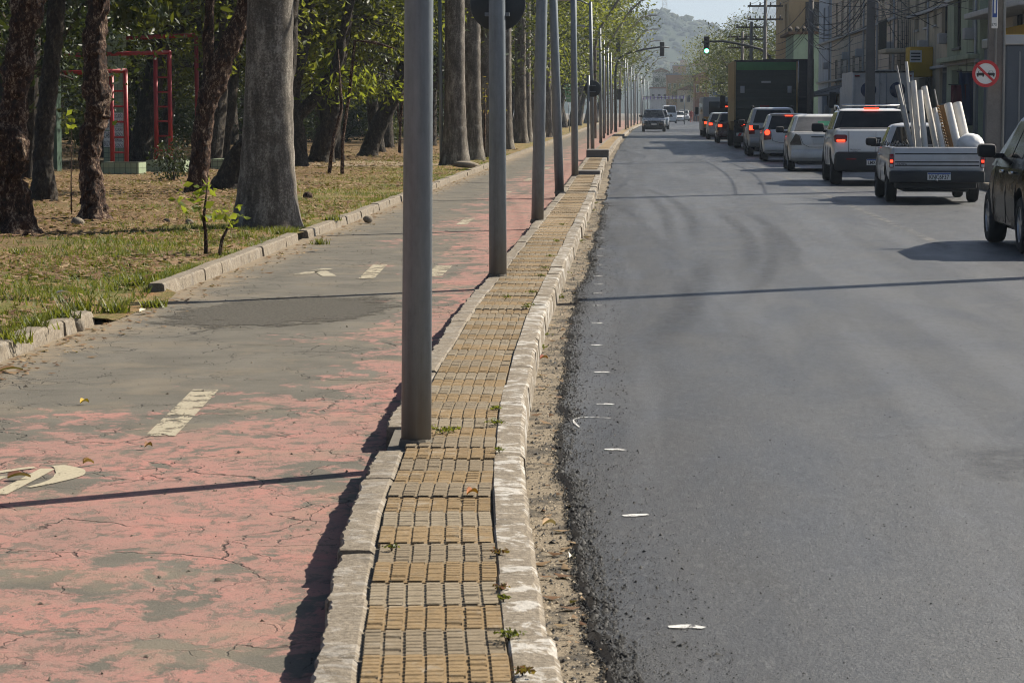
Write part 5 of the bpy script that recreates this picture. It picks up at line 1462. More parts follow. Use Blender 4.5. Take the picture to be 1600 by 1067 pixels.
b = MB(); b.tube([(-.64, 1.5, 1.72), (.64, 1.5, 1.72)], .016, 8); b.build('roof_bar', M_CHROME, t)
box_part(t, 'bumper', M_TRIM, -.88, .88, -.09, .3, .30, .72, .08)
slab([C.rear(-.99, .02, .004), C.rear(.99, .02, .004), C.rear(.97, .93, .004), C.rear(-.97, .93, .004)], (0, -1, .3), .004).build('rear_surround', M_TRIM, t)
for sx in (-1, 1): a, b_ = sorted((sx*.42, sx*.64)); box_part(t, 'reflector', M_LENS, a, b_, -.1, -.08, .55, .585, .006)
e = box_part(t, 'emblem', M_TRIM, -.11, .11, -.035, -.005, .84, 1.03, .03); text_mesh('FIAT', M_PLATE, e, (0, -.038, .915), .07, .15)
text_mesh('FREEDOM', M_SB, t, (-.44, -.008, .755), .024, .22); text_mesh('TORO', M_SB, t, (-.44, -.008, .715), .024, .12)
seam(t, [(0, -.006, .70), (0, -.006, 1.16)], .003); seam(t, [(-.58, -.006, .70), (.58, -.006, .70)])
plate(t, 0.0, -.1, .50, 'LMX4B27', .40, .13); doors(t, .92, (1.9, 2.7, 3.5), .42, 1.1, .98)

# 4 white sedan
t, C = car('cream white saloon with dusty rear window and dark tail lights', 5.02, 68.3, SEDAN, P_WHITE2, R(-1))
for sx in (-1, 1):
    b = MB(); b.prism([(sx*.50, .70), (sx*.80, .70), (sx*.80, .76), (sx*.66, 1.0), (sx*.56, .94)], 1, -.02, .12); b.build('tail_light', M_LENSDK, t, 40)
    a, b_ = sorted((sx*.46, sx*.62)); box_part(t, 'reflector', M_LENS, a, b_, -.03, .02, .36, .40, .006)
seam(t, [(-.56, -.005, .97), (-.46, -.008, .72), (-.30, -.008, .64), (.30, -.008, .64), (.46, -.008, .72), (.56, -.005, .97)], .007)
plate(t, 0, -.015, .80, None); box_part(t, 'bumper', P_WHITE2, -.80, .80, -.05, .2, .34, .58, .06); box_part(t, 'boot_handle', M_TRIM, -.25, .25, -.02, .01, .90, .925, .006)
st_ = slab([C.rear(-.05, .45, .012), C.rear(.45, .45, .012), C.rear(.45, .68, .012), C.rear(-.05, .68, .012)], (0, -1, .3), .004).build('window_sticker', plain('green_sticker', (.05, .30, .16), .6), t)
slab([C.rear(.50, .42, .013), C.rear(.8, .50, .013), C.rear(.8, .6, .013), C.rear(.50, .52, .013)], (0, -1, .3), .004).build('orange_sticker', plain('orange_sticker', (.5, .12, .04), .6), st_)
doors(t, .85, (1.1, 1.9, 2.9), .3, .97, .86); 

# 5 white hatch
t, C = car('white hatchback with round lit brake lights', 4.98, 81.2, HATCH, P_WHITE, R(-1))
for sx in (-1, 1):
    b = MB(); b.prism([(sx*.56, .70), (sx*.80, .68), (sx*.79, .98), (sx*.60, 1.04)], 1, -.02, .14); l = b.build('tail_light', M_LENS, t, 40)
    b = MB(); b.lathe([(.085, -.012), (.085, .012)], 18, Matrix.Translation((sx*.69, -.028, .92)) @ Matrix.Rotation(R(90), 4, 'X')); b.build('brake_lamp', M_BRAKE, l)
box_part(t, 'high_brake_light', M_BRAKE, -.12, .12, C.rear(0, .9).y-.03, C.rear(0, .9).y, 1.425, 1.455, .004)
seam(t, [(-.58, -.008, .95), (-.52, -.01, .66), (-.3, -.012, .60), (.3, -.012, .60), (.52, -.01, .66), (.58, -.008, .95)], .007)
box_part(t, 'bumper', P_WHITE, -.79, .79, -.05, .2, .34, .56, .06); plate(t, 0.05, -.06, .45, 'LRT2C81', .38, .12); b = MB(); b.tube([(0, -.02, .98), (.05, -.01, 1.02), (.32, .08, 1.06)], .012, 6); b.build('wiper', M_TRIM, t)
doors(t, .845, (1.0, 1.75, 2.65), .3, .97, .86); box_part(t, 'spoiler', P_WHITE, -.58, .58, .42, .62, 1.475, 1.51, .012)

# 6 silver SUV
t, C = car('silver off-roader with square lit brake lights and roof rails', 5.02, 90.8, SUV, P_SILVER, R(-.6))
for sx in (-1, 1):
    a, b_ = sorted((sx*.66, sx*.875)); l = box_part(t, 'tail_light', M_LENS, a, b_, -.02, .14, .78, 1.10, .02); box_part(l, 'brake_lamp', M_BRAKE, a+.015, b_-.015, -.03, -.015, .92, 1.08, .01)
    b = MB(); b.tube([(sx*.68, .5, 1.70), (sx*.70, .6, 1.76), (sx*.70, 2.1, 1.76), (sx*.68, 2.25, 1.70)], .02, 8); b.build('roof_rail', M_TRIM, t)
box_part(t, 'bumper', P_SILVER, -.86, .86, -.07, .2, .44, .66, .06); plate(t, .1, -.04, .84, 'KQP5511', .40, .13); doors(t, .91, (1.1, 1.95, 2.95), .38, 1.08, .96); box_part(t, 'plate_recess', M_TRIM, -.35, .45, -.02, .0, .74, .98, .01)

# 7 dark red car in front of the SUV
S = dict(HATCH); S['glass'] = M_GLASS
t, C = car('dark red hatchback half hidden in front of the silver off-roader', 5.45, 103, S, P_MAROON)
for sx in (-1, 1): a, b_ = sorted((sx*.58, sx*.80)); box_part(t, 'tail_light', M_LENS, a, b_, -.02, .12, .75, .98, .02)
# 9 cars left of the truck
S2 = dict(SEDAN); S2['glass'] = M_GLASS
for (lab, x, y, pt) in (('dark red saloon squeezed left of the big truck', 5.1, 128, P_MAROON), ('silver saloon queuing behind the yellow bus', 5.1, 143, P_SILVER)):
    t, C = car(lab, x, y, S2, pt)
    for sx in (-1, 1): a, b_ = sorted((sx*.56, sx*.80)); l = box_part(t, 'tail_light', M_LENS, a, b_, -.02, .12, .76, .96, .02); box_part(l, 'brake_lamp', M_BRAKE, a+.02, b_-.02, -.03, -.015, .80, .93, .01)
    plate(t, 0, -.02, .7, None); box_part(t, 'bumper', pt, -.79, .79, -.05, .2, .34, .58, .06)

# 8 big box truck
M_TRUCK = plain('dark_truck_door', (.022, .034, .028), .6, .25, 2, 15)
M_TRUCKG = plain('green_truck_band', (.05, .20, .06), .6, .2)
M_TRUCKY = plain('ochre_truck_side', (.36, .25, .10), .6, .2, 1.5, 12, dirt=.2)
def box_truck(label, X, Y, W, zf, zt, L, m_rear, m_side, group=None, ribs=6, detail=True):
    t = thing('box_truck', label, 'truck', (X, Y, 0), 0, group); h = W/2
    b = MB(); b.box(-h, h, 0, L, zf, zt); b.mi = [0]*len(b.f); b.mi[2] = 1
    link('cargo_box', b.mesh('cargo_box', [m_side, m_rear]), None, t)
    box_part(t, 'chassis', M_TRIM, -.5, .5, .2, L+2.0, .65, zf-.01, .03)
    for z in (zf-.02, zt-.03): box_part(t, 'frame_rail', M_TRIM, -h-.01, h+.01, -.03, .05, z, z+.06, .01)
    for sx in (-1, 1): box_part(t, 'frame_post', m_side if detail else M_TRIM, *sorted((sx*(h-.07), sx*(h+.012))), -.032, .04, zf+.062, zt-.035, .01)
    for k in range(ribs):
        z = zf+.15+(zt-zf-.5)*k/ribs; box_part(t, 'door_rib', m_rear, -h+.09, h-.09, -.02, .0, z, z+.16, .01)
    for sx in (-1, 1):
        for y in (1.3, L+1.2):
            wheel(t, sx*(h-.2), y, .50, .30, M_RIMD)
        box_part(t, 'mudguard', M_TRIM, *sorted((sx*(h-.42), sx*(h-.04))), .5, .54, .25, zf-.02, .01)
        a, b_ = sorted((sx*(h-.55), sx*(h-.25))); l = box_part(t, 'tail_light', M_LENS, a, b_, -.05, .0, .93, 1.05, .01); box_part(l, 'brake_lamp', M_BRAKE, a+.05, b_-.08, -.06, -.045, .95, 1.03, .008)
    u = box_part(t, 'underrun_bar', M_PLATE, -h+.1, h-.1, -.06, .02, .52, .66, .01)
    for k in range(8):
        b = MB(); x = -h+.15+k*(W-.3)/8; b.prism([(x, .525), (x+.12, .525), (x+.2, .655), (x+.08, .655)], 1, -.066, -.061); b.build('red_stripe', M_SR, u)
    b = MB(); b.bbox(-h*.92, h*.92, L+.3, L+2.1, .7, 2.5, .12); b.build('cab', m_side, t, 40)
    for sx in (-1, 1): box_part(t, 'mirror', M_TRIM, *sorted((sx*(h+.05), sx*(h+.3))), L+1.9, L+2.0, 1.7, 2.3, .03)
    return t
t = box_truck('tall dark box truck with green band above its rear doors', 5.74, 110, 2.7, 1.15, 3.72, 7.0, M_TRUCK, M_TRUCKY)
box_part(t, 'green_band', M_TRUCKG, -1.26, 1.26, -.026, .0, 3.32, 3.66, .006)
for x in (-1.0, 1.0): box_part(t, 'hinge_plate', M_LAMP, x-.09, x+.09, -.036, -.02, 2.35, 2.65, .006)
box_part(t, 'name_strip', M_LAMP, -.2, .2, -.036, -.02, 2.78, 2.86, .004); box_part(t, 'plate_panel', M_LENS, -.25, .15, -.036, -.02, 1.72, 1.84, .004); plate(t, .2, -.06, .85, None)
b = MB(); b.tube([(1.36, -.05, 1.95), (1.36, -.05, 3.7)], .025, 8); b.build('lock_rod', M_CHROME, t)
t = box_truck('dark container truck standing right of the big box truck', 7.35, 121, 2.35, 1.2, 3.98, 6.5, plain('navy_container', (.022, .026, .034), .6, .3, 1.2, 14), plain('navy_container_side', (.02, .024, .03), .6, .3), detail=False)
b = MB(); b.prism([(-.85, 3.0), (-.45, 3.05), (-.25, 3.35), (-.55, 3.25), (-.75, 3.65), (-.72, 3.25)], 1, -.028, -.022); b.build('painted_emblem', plain('pale_blue_emblem', (.16, .24, .32), .6, .3), t)
for x in (-1.0, 1.0): box_part(t, 'marker_light', M_LENS, x-.08, x+.08, -.05, -.02, 3.86, 3.91, .006)
# white delivery truck with round blue emblems, parked at the footway
t = box_truck('white delivery truck with two round blue emblems parked by the shops', 8.75, 90, 2.1, 1.0, 2.95, 4.6, plain('dull_white_door', (.62, .60, .57), .6, .15, 2, 15, dirt=.2), plain('dull_white_side', (.66, .65, .62), .6, .15), ribs=0)
for x in (-.50, .50):
    b = MB(); b.lathe([(.27, -.004), (.27, .004)], 32, Matrix.Translation((x, -.008, 2.32)) @ Matrix.Rotation(R(90), 4, 'X')); b.build('blue_emblem', plain('navy_emblem', (.035, .055, .12), .6, .2), t)
for x in (-.12, .12):
    b = MB(); b.tube([(x, -.03, 1.1), (x, -.03, 2.9)], .018, 6); b.build('lock_rod', M_LAMP, t)
    box_part(t, 'hinge', M_TRIM, x*7.5-.03, x*7.5+.03, -.02, .0, 1.5, 1.6, .004)
for x in (-.9, .9): box_part(t, 'marker_light', M_LENS, x-.09, x+.09, -.05, -.025, 2.78, 2.84, .006)
# yellow and white bus ahead in the queue
t = thing('bus', 'white and yellow bus at the head of the queue', 'bus', (5.55, 158, 0))
t.scale = (.92, .92, .8)
MBW, MBY = plain('bus_white', (.33, .34, .345), .4, .1), plain('bus_yellow', (.55, .27, .04), .4, .12)
b = MB(); b.bbox(-1.25, 1.25, 0, 9, .45, 3.05, .1); b.build('body', MBW, t, 40)
box_part(t, 'yellow_panel', MBY, -1.2, 1.2, -.015, .1, .75, 1.55, .02); box_part(t, 'rear_window', M_GLASS, -.85, .85, -.02, .05, 1.72, 2.7, .03)
for sx in (-1, 1):
    for y in (1.8, 7.2): wheel(t, sx*1.08, y, .48, .28, M_RIMD)
    for k in range(5): box_part(t, 'side_window', M_GLASS, *sorted((sx*1.2, sx*1.262)), .5+k*1.65, 1.95+k*1.65, 1.7, 2.6, .02)
    box_part(t, 'tail_light', M_BRAKE, *sorted((sx*.95, sx*1.15)), -.03, .02, 1.0, 1.2, .01)
    box_part(t, 'mirror', M_TRIM, *sorted((sx*1.3, sx*1.55)), 8.6, 8.75, 1.7, 2.3, .03)
box_part(t, 'high_brake_light', M_BRAKE, .1, .55, -.04, -.015, 2.28, 2.36, .006); box_part(t, 'bumper', M_TRIM, -1.2, 1.2, -.08, .1, .42, .7, .03)

# oncoming traffic, facing the camera
def front_face(t, L, hw, dark, txt=None, zs=.62):
    for sx in (-1, 1): a, b_ = sorted((sx*hw*.55, sx*hw*.88)); box_part(t, 'headlight', M_HEAD, a, b_, L-.34, L-.08, zs, zs+.14, .03)
    box_part(t, 'grille', M_TRIM, -hw*.45, hw*.45, L-.12, L-.01, zs-.06, zs+.08, .02); plate(t, 0, L+.02, zs-.16, None, face=1); box_part(t, 'bumper', dark, -hw*.88, hw*.88, L-.25, L+.03, .3, .5, .05)
V1 = dict(SUV); V1.update(mm=P_DARK)
t, C = car('dark car driving towards the camera in the near lane', atY(1022, 200, 196).x, 200.3, V1, carpaint('blue_black_paint', (.012, .016, .024), .2, .08), math.pi)
front_face(t, 4.33, .91, M_TRIM, zs=.74)
t, C = car('silver car following close behind the dark oncoming car', atY(1027, 195, 222).x+.15, 226, SUV, P_SILVER, math.pi); front_face(t, 4.33, .91, P_SILVER, zs=.74)
VAN = dict(hw=.98, axles=(.9, 4.0), wr=.34, ww=.22, st=[(0, .40, .9, .90), (.03, .36, 1.28, .95), (.4, .34, 1.30, .98), (3.8, .32, 1.28, .98), (4.3, .34, 1.2, .96), (4.8, .40, 1.0, .88), (5.0, .5, .8, .78)],
           cab=(.05, 4.5, .10, 3.6, 1.26, 2.25, .95, .82), win=((.08, .3, .09, .31), (.33, .56, .34, .58), (.60, .86, .62, .93)), my=4.0, mz=1.3, ms=1.2)
t, C = car('white van far down the road facing the camera', atY(1046, 188, 330).x, 335, VAN, P_WHITE, math.pi, name='van', cat='van'); front_face(t, 5.0, .95, P_WHITE, zs=.85)
for (lab, u, y, sp_, pt) in (('small white car far down the road right of the van', 1061, 372, HATCH, P_WHITE), ('small silver car far down the road', 1068, 405, SUV, P_SILVER)):
    t, C = car(lab, atY(u, 186, y).x, y, sp_, pt, math.pi); front_face(t, sp_['st'][-1][0], sp_['hw'], pt)
# people crossing far away
def person(label, u, y, col):
    p = atY(u, 186, y); t = thing('person', label, 'person', (p.x, y, 0))
    me = bpy.data.meshes.new('body')
    J = [(0, 0, .95), (0, 0, 1.2), (0, 0, 1.42), (0, 0, 1.52), (0, .02, 1.66), (.1, 0, .9), (.12, .06, .5), (.12, .1, .06), (.12, 0, .03), (-.1, 0, .9), (-.12, -.08, .5), (-.12, -.14, .08), (-.12, -.24, .04), (.2, 0, 1.38), (.25, .02, 1.1), (.24, -.08, .86), (-.2, 0, 1.38), (-.25, -.02, 1.1), (-.24, .06, .86)]
    E = [(0, 1), (1, 2), (2, 3), (3, 4), (0, 5), (5, 6), (6, 7), (7, 8), (0, 9), (9, 10), (10, 11), (11, 12), (2, 13), (13, 14), (14, 15), (2, 16), (16, 17), (17, 18)]
    rr = [.15, .15, .14, .06, .10, .10, .07, .05, .04, .10, .07, .05, .04, .06, .05, .035, .06, .05, .035]
    me.from_pydata(J, E, []); o = bpy.data.objects.new('tmp', me); COL.objects.link(o)
    md = o.modifiers.new('s', 'SKIN'); sv = me.skin_vertices[0].data
    for i, q in enumerate(rr): sv[i].radius = (q, q)
    sv[0].use_root = True; o.modifiers.new('d', 'SUBSURF').levels = 1
    dg = bpy.context.evaluated_depsgraph_get(); dg.update(); m2 = bpy.data.meshes.new_from_object(o.evaluated_get(dg)); bpy.data.objects.remove(o)
    link('body', m2, plain('cloth_%s' % u, col, .8), t)
person('person in a red top standing beside the far road', 1080, 352, (.4, .06, .04)); person('person in dark clothes on the far side of the road', 1087, 372, (.05, .05, .07))
# ================================================================== buildings of the shop side
def wallmat(name, col, var=.18, dirt=.3, tiles=None):
    n = NT(name); p = n.pos('Position')
    a = n.noise(p, .5, 6, .65); b = n.noise(n.mapping(p, (1, 1, .15)), 2.5, 5, .7); g_ = n.noise(p, 30, 3, .7)
    c = n.ramp(n.math('ADD', n.math('MULTIPLY', a, .6), n.math('MULTIPLY', g_, .4)), [(.3, tuple(x*(1-var) for x in col)), (.7, tuple(min(1, x*(1+var)) for x in col))])
    c = n.mix(n.math('MULTIPLY', n.step(b, .5, .72), dirt), c, (.06, .05, .042))
    if tiles:
        br = n.new('ShaderNodeTexBrick'); br.offset = .5
        n.l.new(n.mapping(p, rot=(R(90), 0, R(90))), br.inputs['Vector']); br.inputs['Scale'].default_value = 1
        br.inputs['Brick Width'].default_value = tiles[0]; br.inputs['Row Height'].default_value = tiles[1]; br.inputs['Mortar Size'].default_value = .012
        br.inputs['Color1'].default_value = (1, 1, 1, 1); br.inputs['Color2'].default_value = (.82, .82, .82, 1); br.inputs['Mortar'].default_value = (.35, .35, .35, 1)
        c = n.mix(1.0, c, br.outputs[0], 'MULTIPLY')
    n.bump(g_, .3, .01)
    return n.fin(c, .9, .25)
M_WFRAME = plain('window_frame_paint', (.45, .44, .42), .6, .15)
M_WDARK = plain('dark_window_frame', (.06, .055, .05), .6, .2)
M_PANE = glassmat('window_pane', (.020, .022, .024), .1)
M_SHUT = plain('roller_shutter', (.20, .21, .215), .6, .15, dirt=.2)
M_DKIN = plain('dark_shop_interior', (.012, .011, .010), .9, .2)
def building(label, Xf, Y0, Y1, H, m, openings, depth=8.0, z0=.10, name='building', parapet=.25, roofm=None, cat='building'):
    """row house; facade in the plane x=Xf towards the street with real openings (ya, yb, za, zb, kind)"""
    t = thing(name, label, cat, (Xf, (Y0+Y1)/2, z0)); yc = (Y0+Y1)/2
    ys = sorted({Y0, Y1, *[o[0] for o in openings], *[o[1] for o in openings]}); zs = sorted({z0, H, *[o[2] for o in openings], *[o[3] for o in openings]})
    b = MB(); P = lambda x, y, z: (x-Xf, y-yc, z-z0); D = .28
    for i in range(len(ys)-1):
        for j in range(len(zs)-1):
            my, mz = (ys[i]+ys[i+1])/2, (zs[j]+zs[j+1])/2
            if any(o[0] < my < o[1] and o[2] < mz < o[3] for o in openings): continue
            b.quad(P(Xf, ys[i], zs[j]), P(Xf, ys[i+1], zs[j]), P(Xf, ys[i+1], zs[j+1]), P(Xf, ys[i], zs[j+1]))
    for (ya, yb, za, zb, k) in openings:
        b.quad(P(Xf, ya, za), P(Xf+D, ya, za), P(Xf+D, ya, zb), P(Xf, ya, zb)); b.quad(P(Xf, yb, za), P(Xf+D, yb, za), P(Xf+D, yb, zb), P(Xf, yb, zb))
        b.quad(P(Xf, ya, za), P(Xf, yb, za), P(Xf+D, yb, za), P(Xf+D, ya, za)); b.quad(P(Xf, ya, zb), P(Xf, yb, zb), P(Xf+D, yb, zb), P(Xf+D, ya, zb))
    X1 = Xf+depth
    b.quad(P(Xf, Y0, z0), P(X1, Y0, z0), P(X1, Y0, H), P(Xf, Y0, H)); b.quad(P(Xf, Y1, z0), P(X1, Y1, z0), P(X1, Y1, H), P(Xf, Y1, H))
    b.quad(P(X1, Y0, z0), P(X1, Y1, z0), P(X1, Y1, H), P(X1, Y0, H)); b.quad(P(Xf, Y0, H), P(X1, Y0, H), P(X1, Y1, H), P(Xf, Y1, H))
    me = bpy.data.meshes.new('wall'); me.from_pydata(b.v, [], b.f); me.materials.append(m); link('wall', me, None, t)
    if parapet:
        q = MB(); q.bbox(-.10, .25, Y0-yc+.01, Y1-yc-.01, H-z0-.12, H-z0+parapet, .02); q.build('cornice', roofm or m, t)
    for (ya, yb, za, zb, k) in openings:
        y0, y1, zA, zB = ya-yc, yb-yc, za-z0, zb-z0
        if k in ('win', 'dwin'):
            fm = M_WFRAME if k == 'win' else M_WDARK
            f = MB()
            for (a0, a1, c0, c1) in ((y0, y1, zA, zA+.07), (y0, y1, zB-.07, zB), (y0, y0+.07, zA+.072, zB-.072), (y1-.07, y1, zA+.072, zB-.072), ((y0+y1)/2-.03, (y0+y1)/2+.03, zA+.072, zB-.072)): f.box(.12, .18, a0, a1, c0, c1)
            w = f.build('window', fm, t)
            f = MB(); f.box(.20, .22, y0, y1, zA, zB); f.build('pane', M_PANE, w)
            f = MB(); f.bbox(-.06, .11, y0-.08, y1+.08, zA-.08, zA-.003, .01); f.build('sill', fm, w)
        elif k == 'shut':
            f = MB(); n = int((zB-zA)/.14)
            for i in range(n): f.box(.16-.01*(i % 2), .2, y0, y1, zA+i*(zB-zA)/n, zA+(i+.92)*(zB-zA)/n)
            f.build('shutter', M_SHUT, t)
        elif k == 'grille':
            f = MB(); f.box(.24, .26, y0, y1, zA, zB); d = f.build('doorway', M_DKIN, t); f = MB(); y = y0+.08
            while y < y1: f.box(.10, .13, y-.012, y+.012, zA, zB); y += .14
            f.box(.09, .14, y0, y1, zA+.9, zA+.95); f.box(.09, .14, y0, y1, zB-.3, zB-.25); f.build('bars', M_SHUT, d)
        else:
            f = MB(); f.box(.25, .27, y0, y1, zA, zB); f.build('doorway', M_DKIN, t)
    return t
W_WY = wallmat('white_shop_wall', (.66, .63, .56)); W_GREEN = wallmat('pale_green_wall', (.40, .45, .31), .25, .45); W_GREY = wallmat('grey_green_wall', (.56, .48, .34), .25, .5)
W_TILE = wallmat('white_tile_facade', (.80, .66, .50), .12, .35, (.32, .14)); W_BLUE = wallmat('pale_blue_wall', (.52, .57, .62)); W_YEL = wallmat('ochre_house_wall', (.50, .36, .19), .2, .35)
W_MINT = wallmat('mint_wall', (.33, .43, .31), .2, .4); W_BROWN = wallmat('brown_shop_wall', (.17, .11, .07)); M_YSIGN = wallmat('yellow_sign_paint', (.58, .36, .03), .12, .2)
XF = 10.4
t = thing('street_kiosk', 'dark grey metal kiosk with pale roof edge at the right edge', 'kiosk', (10.6, 63, .13))
b = MB(); b.bbox(-1.5, 1.5, 0, 4, 0, 3.05, .03); b.build('shell', wallmat('kiosk_grey', (.085, .10, .12), .15, .2), t); b = MB(); b.bbox(-1.56, 1.56, -.06, 4.05, 3.06, 3.3, .03); b.build('roof', M_LAMP, t)
for k in range(4): box_part(t, 'wall_rib', M_SHUT, -1.2+k*.8, -1.16+k*.8, -.02, .01, .1, 2.9, .004)
t = building('white and yellow shop behind the grey kiosk', XF+.6, 66.5, 77.5, 5.7, W_WY, [(68, 71, .13, 2.9, 'open'), (72.5, 76, .13, 2.9, 'open'), (69, 70.6, 3.7, 4.9, 'dwin'), (73, 75, 3.7, 4.9, 'dwin')])
box_part(t, 'yellow_band', M_YSIGN, -.08, -.005, -5.45, 5.45, 3.0, 3.9, .01); box_part(t, 'shop_canopy', M_WFRAME, -1.1, -.01, -5.4, 5.4, 4.2, 4.36, .02)
b = MB(); b.tube([(-.3, -5.6, 0), (-.3, -5.6, 6)], .09, 10); b.build('brown_column', M_BARK, t)
t = building('pale green two storey house with ledge beside the sign pole', XF, 77.6, 85.5, 5.9, W_GREEN, [(78.6, 80.4, .13, 2.5, 'open'), (81.6, 84.2, .13, 2.9, 'open'), (79, 80.2, 3.9, 5.1, 'win'), (82, 83.8, 3.6, 5.2, 'dwin')])
box_part(t, 'ledge', W_GREEN, -.35, -.005, -3.9, 3.9, 3.05, 3.2, .02); box_part(t, 'lower_wall', wallmat('blue_grey_dado', (.17, .19, .20)), -.03, -.004, -3.9, -3.1, .0, 2.9, .006)
t = building('grey green building with barred gate and yellow sign', XF+.25, 85.6, 99.5, 6.8, W_GREY, [(86.4, 89.6, .13, 3.2, 'grille'), (92.2, 96.0, .13, 2.8, 'open'), (87.2, 89.2, 4.1, 5.7, 'dwin'), (90.6, 91.6, 4.6, 5.9, 'win'), (93.2, 94.4, 4.6, 5.9, 'win'), (96.2, 97.4, 4.6, 5.9, 'win')])
y_ = box_part(t, 'yellow_sign', M_YSIGN, -.8, -.01, -1.0, .6, 2.7, 3.75, .02); q = MB(); q.box(-.82, -.4, -1.012, -1.004, 3.2, 3.62); q.build('sign_panel', M_PLATE, y_); 
for k in range(3): q = MB(); q.box(-.78, -.45, -1.02, -1.014, 3.27+k*.11, 3.32+k*.11); q.build('print_bar', M_INK, y_)
# iron balcony
bal = box_part(t, 'balcony_slab', W_GREY, -1.2, -.01, 3.8, 6.8, 3.65, 3.8, .02)
q = MB()
for k in range(22): q.box(-1.19, -1.17, 3.82+k*.14, 3.84+k*.14, 3.81, 4.85)
for k in range(8): q.box(-1.19+k*.15, -1.17+k*.15, 3.80, 3.815, 3.81, 4.85)
q.box(-1.2, -1.16, 3.8, 6.82, 4.86, 4.9); q.build('railing', M_BLACK, bal)
wn_ = []
for k in range(9):
    y = 101.3+k*3.35; wn_.append((y, y+1.25, 5.2, 6.9, 'dwin'))
    if k % 2 == 0 or k > 4: wn_.append((y, y+1.4, 2.95, 4.1, 'win'))
t = building('long white tiled building with two rows of windows', XF-.2, 99.7, 132, 8.0, W_TILE, wn_+[(101, 106, .13, 2.4, 'shut'), (108, 113, .13, 2.4, 'open'), (115, 122, .13, 2.4, 'open'), (124, 130, .13, 2.4, 'shut')])
for k in range(2):
    b = MB(); y0 = -9+k*12.5; b.add([(-.01, y0, 2.75), (-.01, y0+11, 2.75), (-1.9, y0+11, 2.2), (-1.9, y0, 2.2), (-.01, y0, 2.68), (-.01, y0+11, 2.68), (-1.9, y0+11, 2.12), (-1.9, y0, 2.12)], [(0, 1, 2, 3), (7, 6, 5, 4), (0, 3, 7, 4), (1, 5, 6, 2), (3, 2, 6, 7)])
    b.build('awning', plain('grey_awning', (.13, .13, .125), .8, .2, 1, 10, dirt=.2), t)
for y in (-14.5, -5.2): box_part(t, 'air_conditioner', M_WFRAME, -.6, -.01, y, y+.8, 2.55, 3.1, .02)
t = building('narrow pale blue house end beyond the tiled building', XF-.2, 132.2, 141, 8.6, W_BLUE, [(133.5, 134.7, 5.2, 7.0, 'dwin'), (136.5, 137.7, 5.2, 7.0, 'dwin'), (133.5, 138, .13, 2.6, 'open')])
t = building('ochre yellow house with dark windows beyond the blue one', 9.6, 158, 172, 10.2, W_YEL, [(160, 162, 6.2, 8.2, 'dwin')], 10)
def end_window(t, x, z, w, h, dy=-.0): 
    yv = -7.0
    f = MB()
    for (a0, a1, c0, c1) in ((x, x+w, z, z+.1), (x, x+w, z+h-.1, z+h), (x, x+.1, z+.102, z+h-.102), (x+w-.1, x+w, z+.102, z+h-.102)): f.box(a0, a1, yv-.06, yv-.004, c0, c1)
    k = f.build('window', M_WDARK, t); f = MB(); f.box(x+.102, x+w-.102, yv-.03, yv-.005, z+.102, z+h-.102); f.build('pane', M_PANE, k)
end_window(t, 1.0, 6.2, 1.7, 1.9); end_window(t, -.5+1.0-.9, 2.5, .7, 1.2)
t = building('mint green wall with tiled coping below the ochre house', 9.4, 150, 157.6, 6.0, W_MINT, [], 6, parapet=0)
q = MB(); q.bbox(-.35, 6.2, -4.1, 4.0, 5.9, 6.06, .02); cp = q.build('coping', W_BROWN, t)
for k in range(16):
    q = MB(); q.lathe([(.13, 0), (.13, .5)], 8, Matrix.Translation((-.2+k*.4, -4.1, 6.08)) @ Matrix.Rotation(R(-70), 4, 'X')); q.build('roof_tile', M_BARKD, cp)
# clutter of the facades: ledges, downpipes, air conditioners, small signs
rdf = random.Random(12)
for nm, hgt, y0_, y1_ in (('building', 5.7, -5.2, 5.2), ('building.001', 5.9, -3.7, 3.7), ('building.002', 6.8, -6.6, 6.6), ('building.003', 8.0, -15.8, 15.8), ('building.004', 8.6, -4.2, 4.2)):
    bt = bpy.data.objects[nm]
    for k in range(max(1, int((y1_-y0_)/6.5))):
        y = y0_+.6+k*6.5+rdf.uniform(-.4, .4)
        b = MB(); b.tube([(-.06, y, 0), (-.06, y, hgt-.5)], .045, 6); b.build('downpipe', M_WFRAME, bt)
        z = rdf.uniform(2.9, 3.3)
        if rdf.random() < .7: box_part(bt, 'air_conditioner', M_WFRAME, -.32, -.01, y+.5, y+1.1, z+.6, z+.95, .02)
        if rdf.random() < .8: box_part(bt, 'wall_box', M_WFRAME, -.22, -.01, y+.2, y+.55, 1.2, 1.75, .01)
    for z in (2.95, 5.0): 
        if z < hgt-.6: box_part(bt, 'string_course', M_WFRAME, -.12, -.006, y0_-.3, y1_+.3, z, z+.1, .01)
# red and blue goods hanging at the shop door
for (u, v, m_, lab) in ((1497, 170, (.12, .02, .03), 'dark red cloth hanging at the shop front'), (1510, 150, (.02, .035, .09), 'dark blue cloth hanging at the shop front')):
    c = atY(u, v, 78.3); t = thing('hanging_cloth', lab, 'cloth', (c.x, c.y, c.z-.9)); V = []; F = []
    for j in range(9):
        for i in range(9): V.append((-.22+i*.055, .05*math.sin(i*1.7+j*.3)+.02*j/8, j*.2))
    for j in range(8):
        for i in range(8): F.append((j*9+i, j*9+i+1, (j+1)*9+i+1, (j+1)*9+i))
    b = MB(); b.add(V, F, True); o = b.build('cloth', plain('cloth_%d' % u, m_, .9, .2), t); sm_ = o.modifiers.new('s', 'SOLIDIFY'); sm_.thickness = .01
    b = MB(); b.tube([(-.3, .02, 1.62), (.3, .02, 1.62)], .015, 6); b.tube([(0, .02, 1.62), (.0, .02, 2.2), (atY(1540, 150, 78.3).x+.9-c.x, .02, 2.2)], .012, 6); b.build('rail', M_BLACK, t)

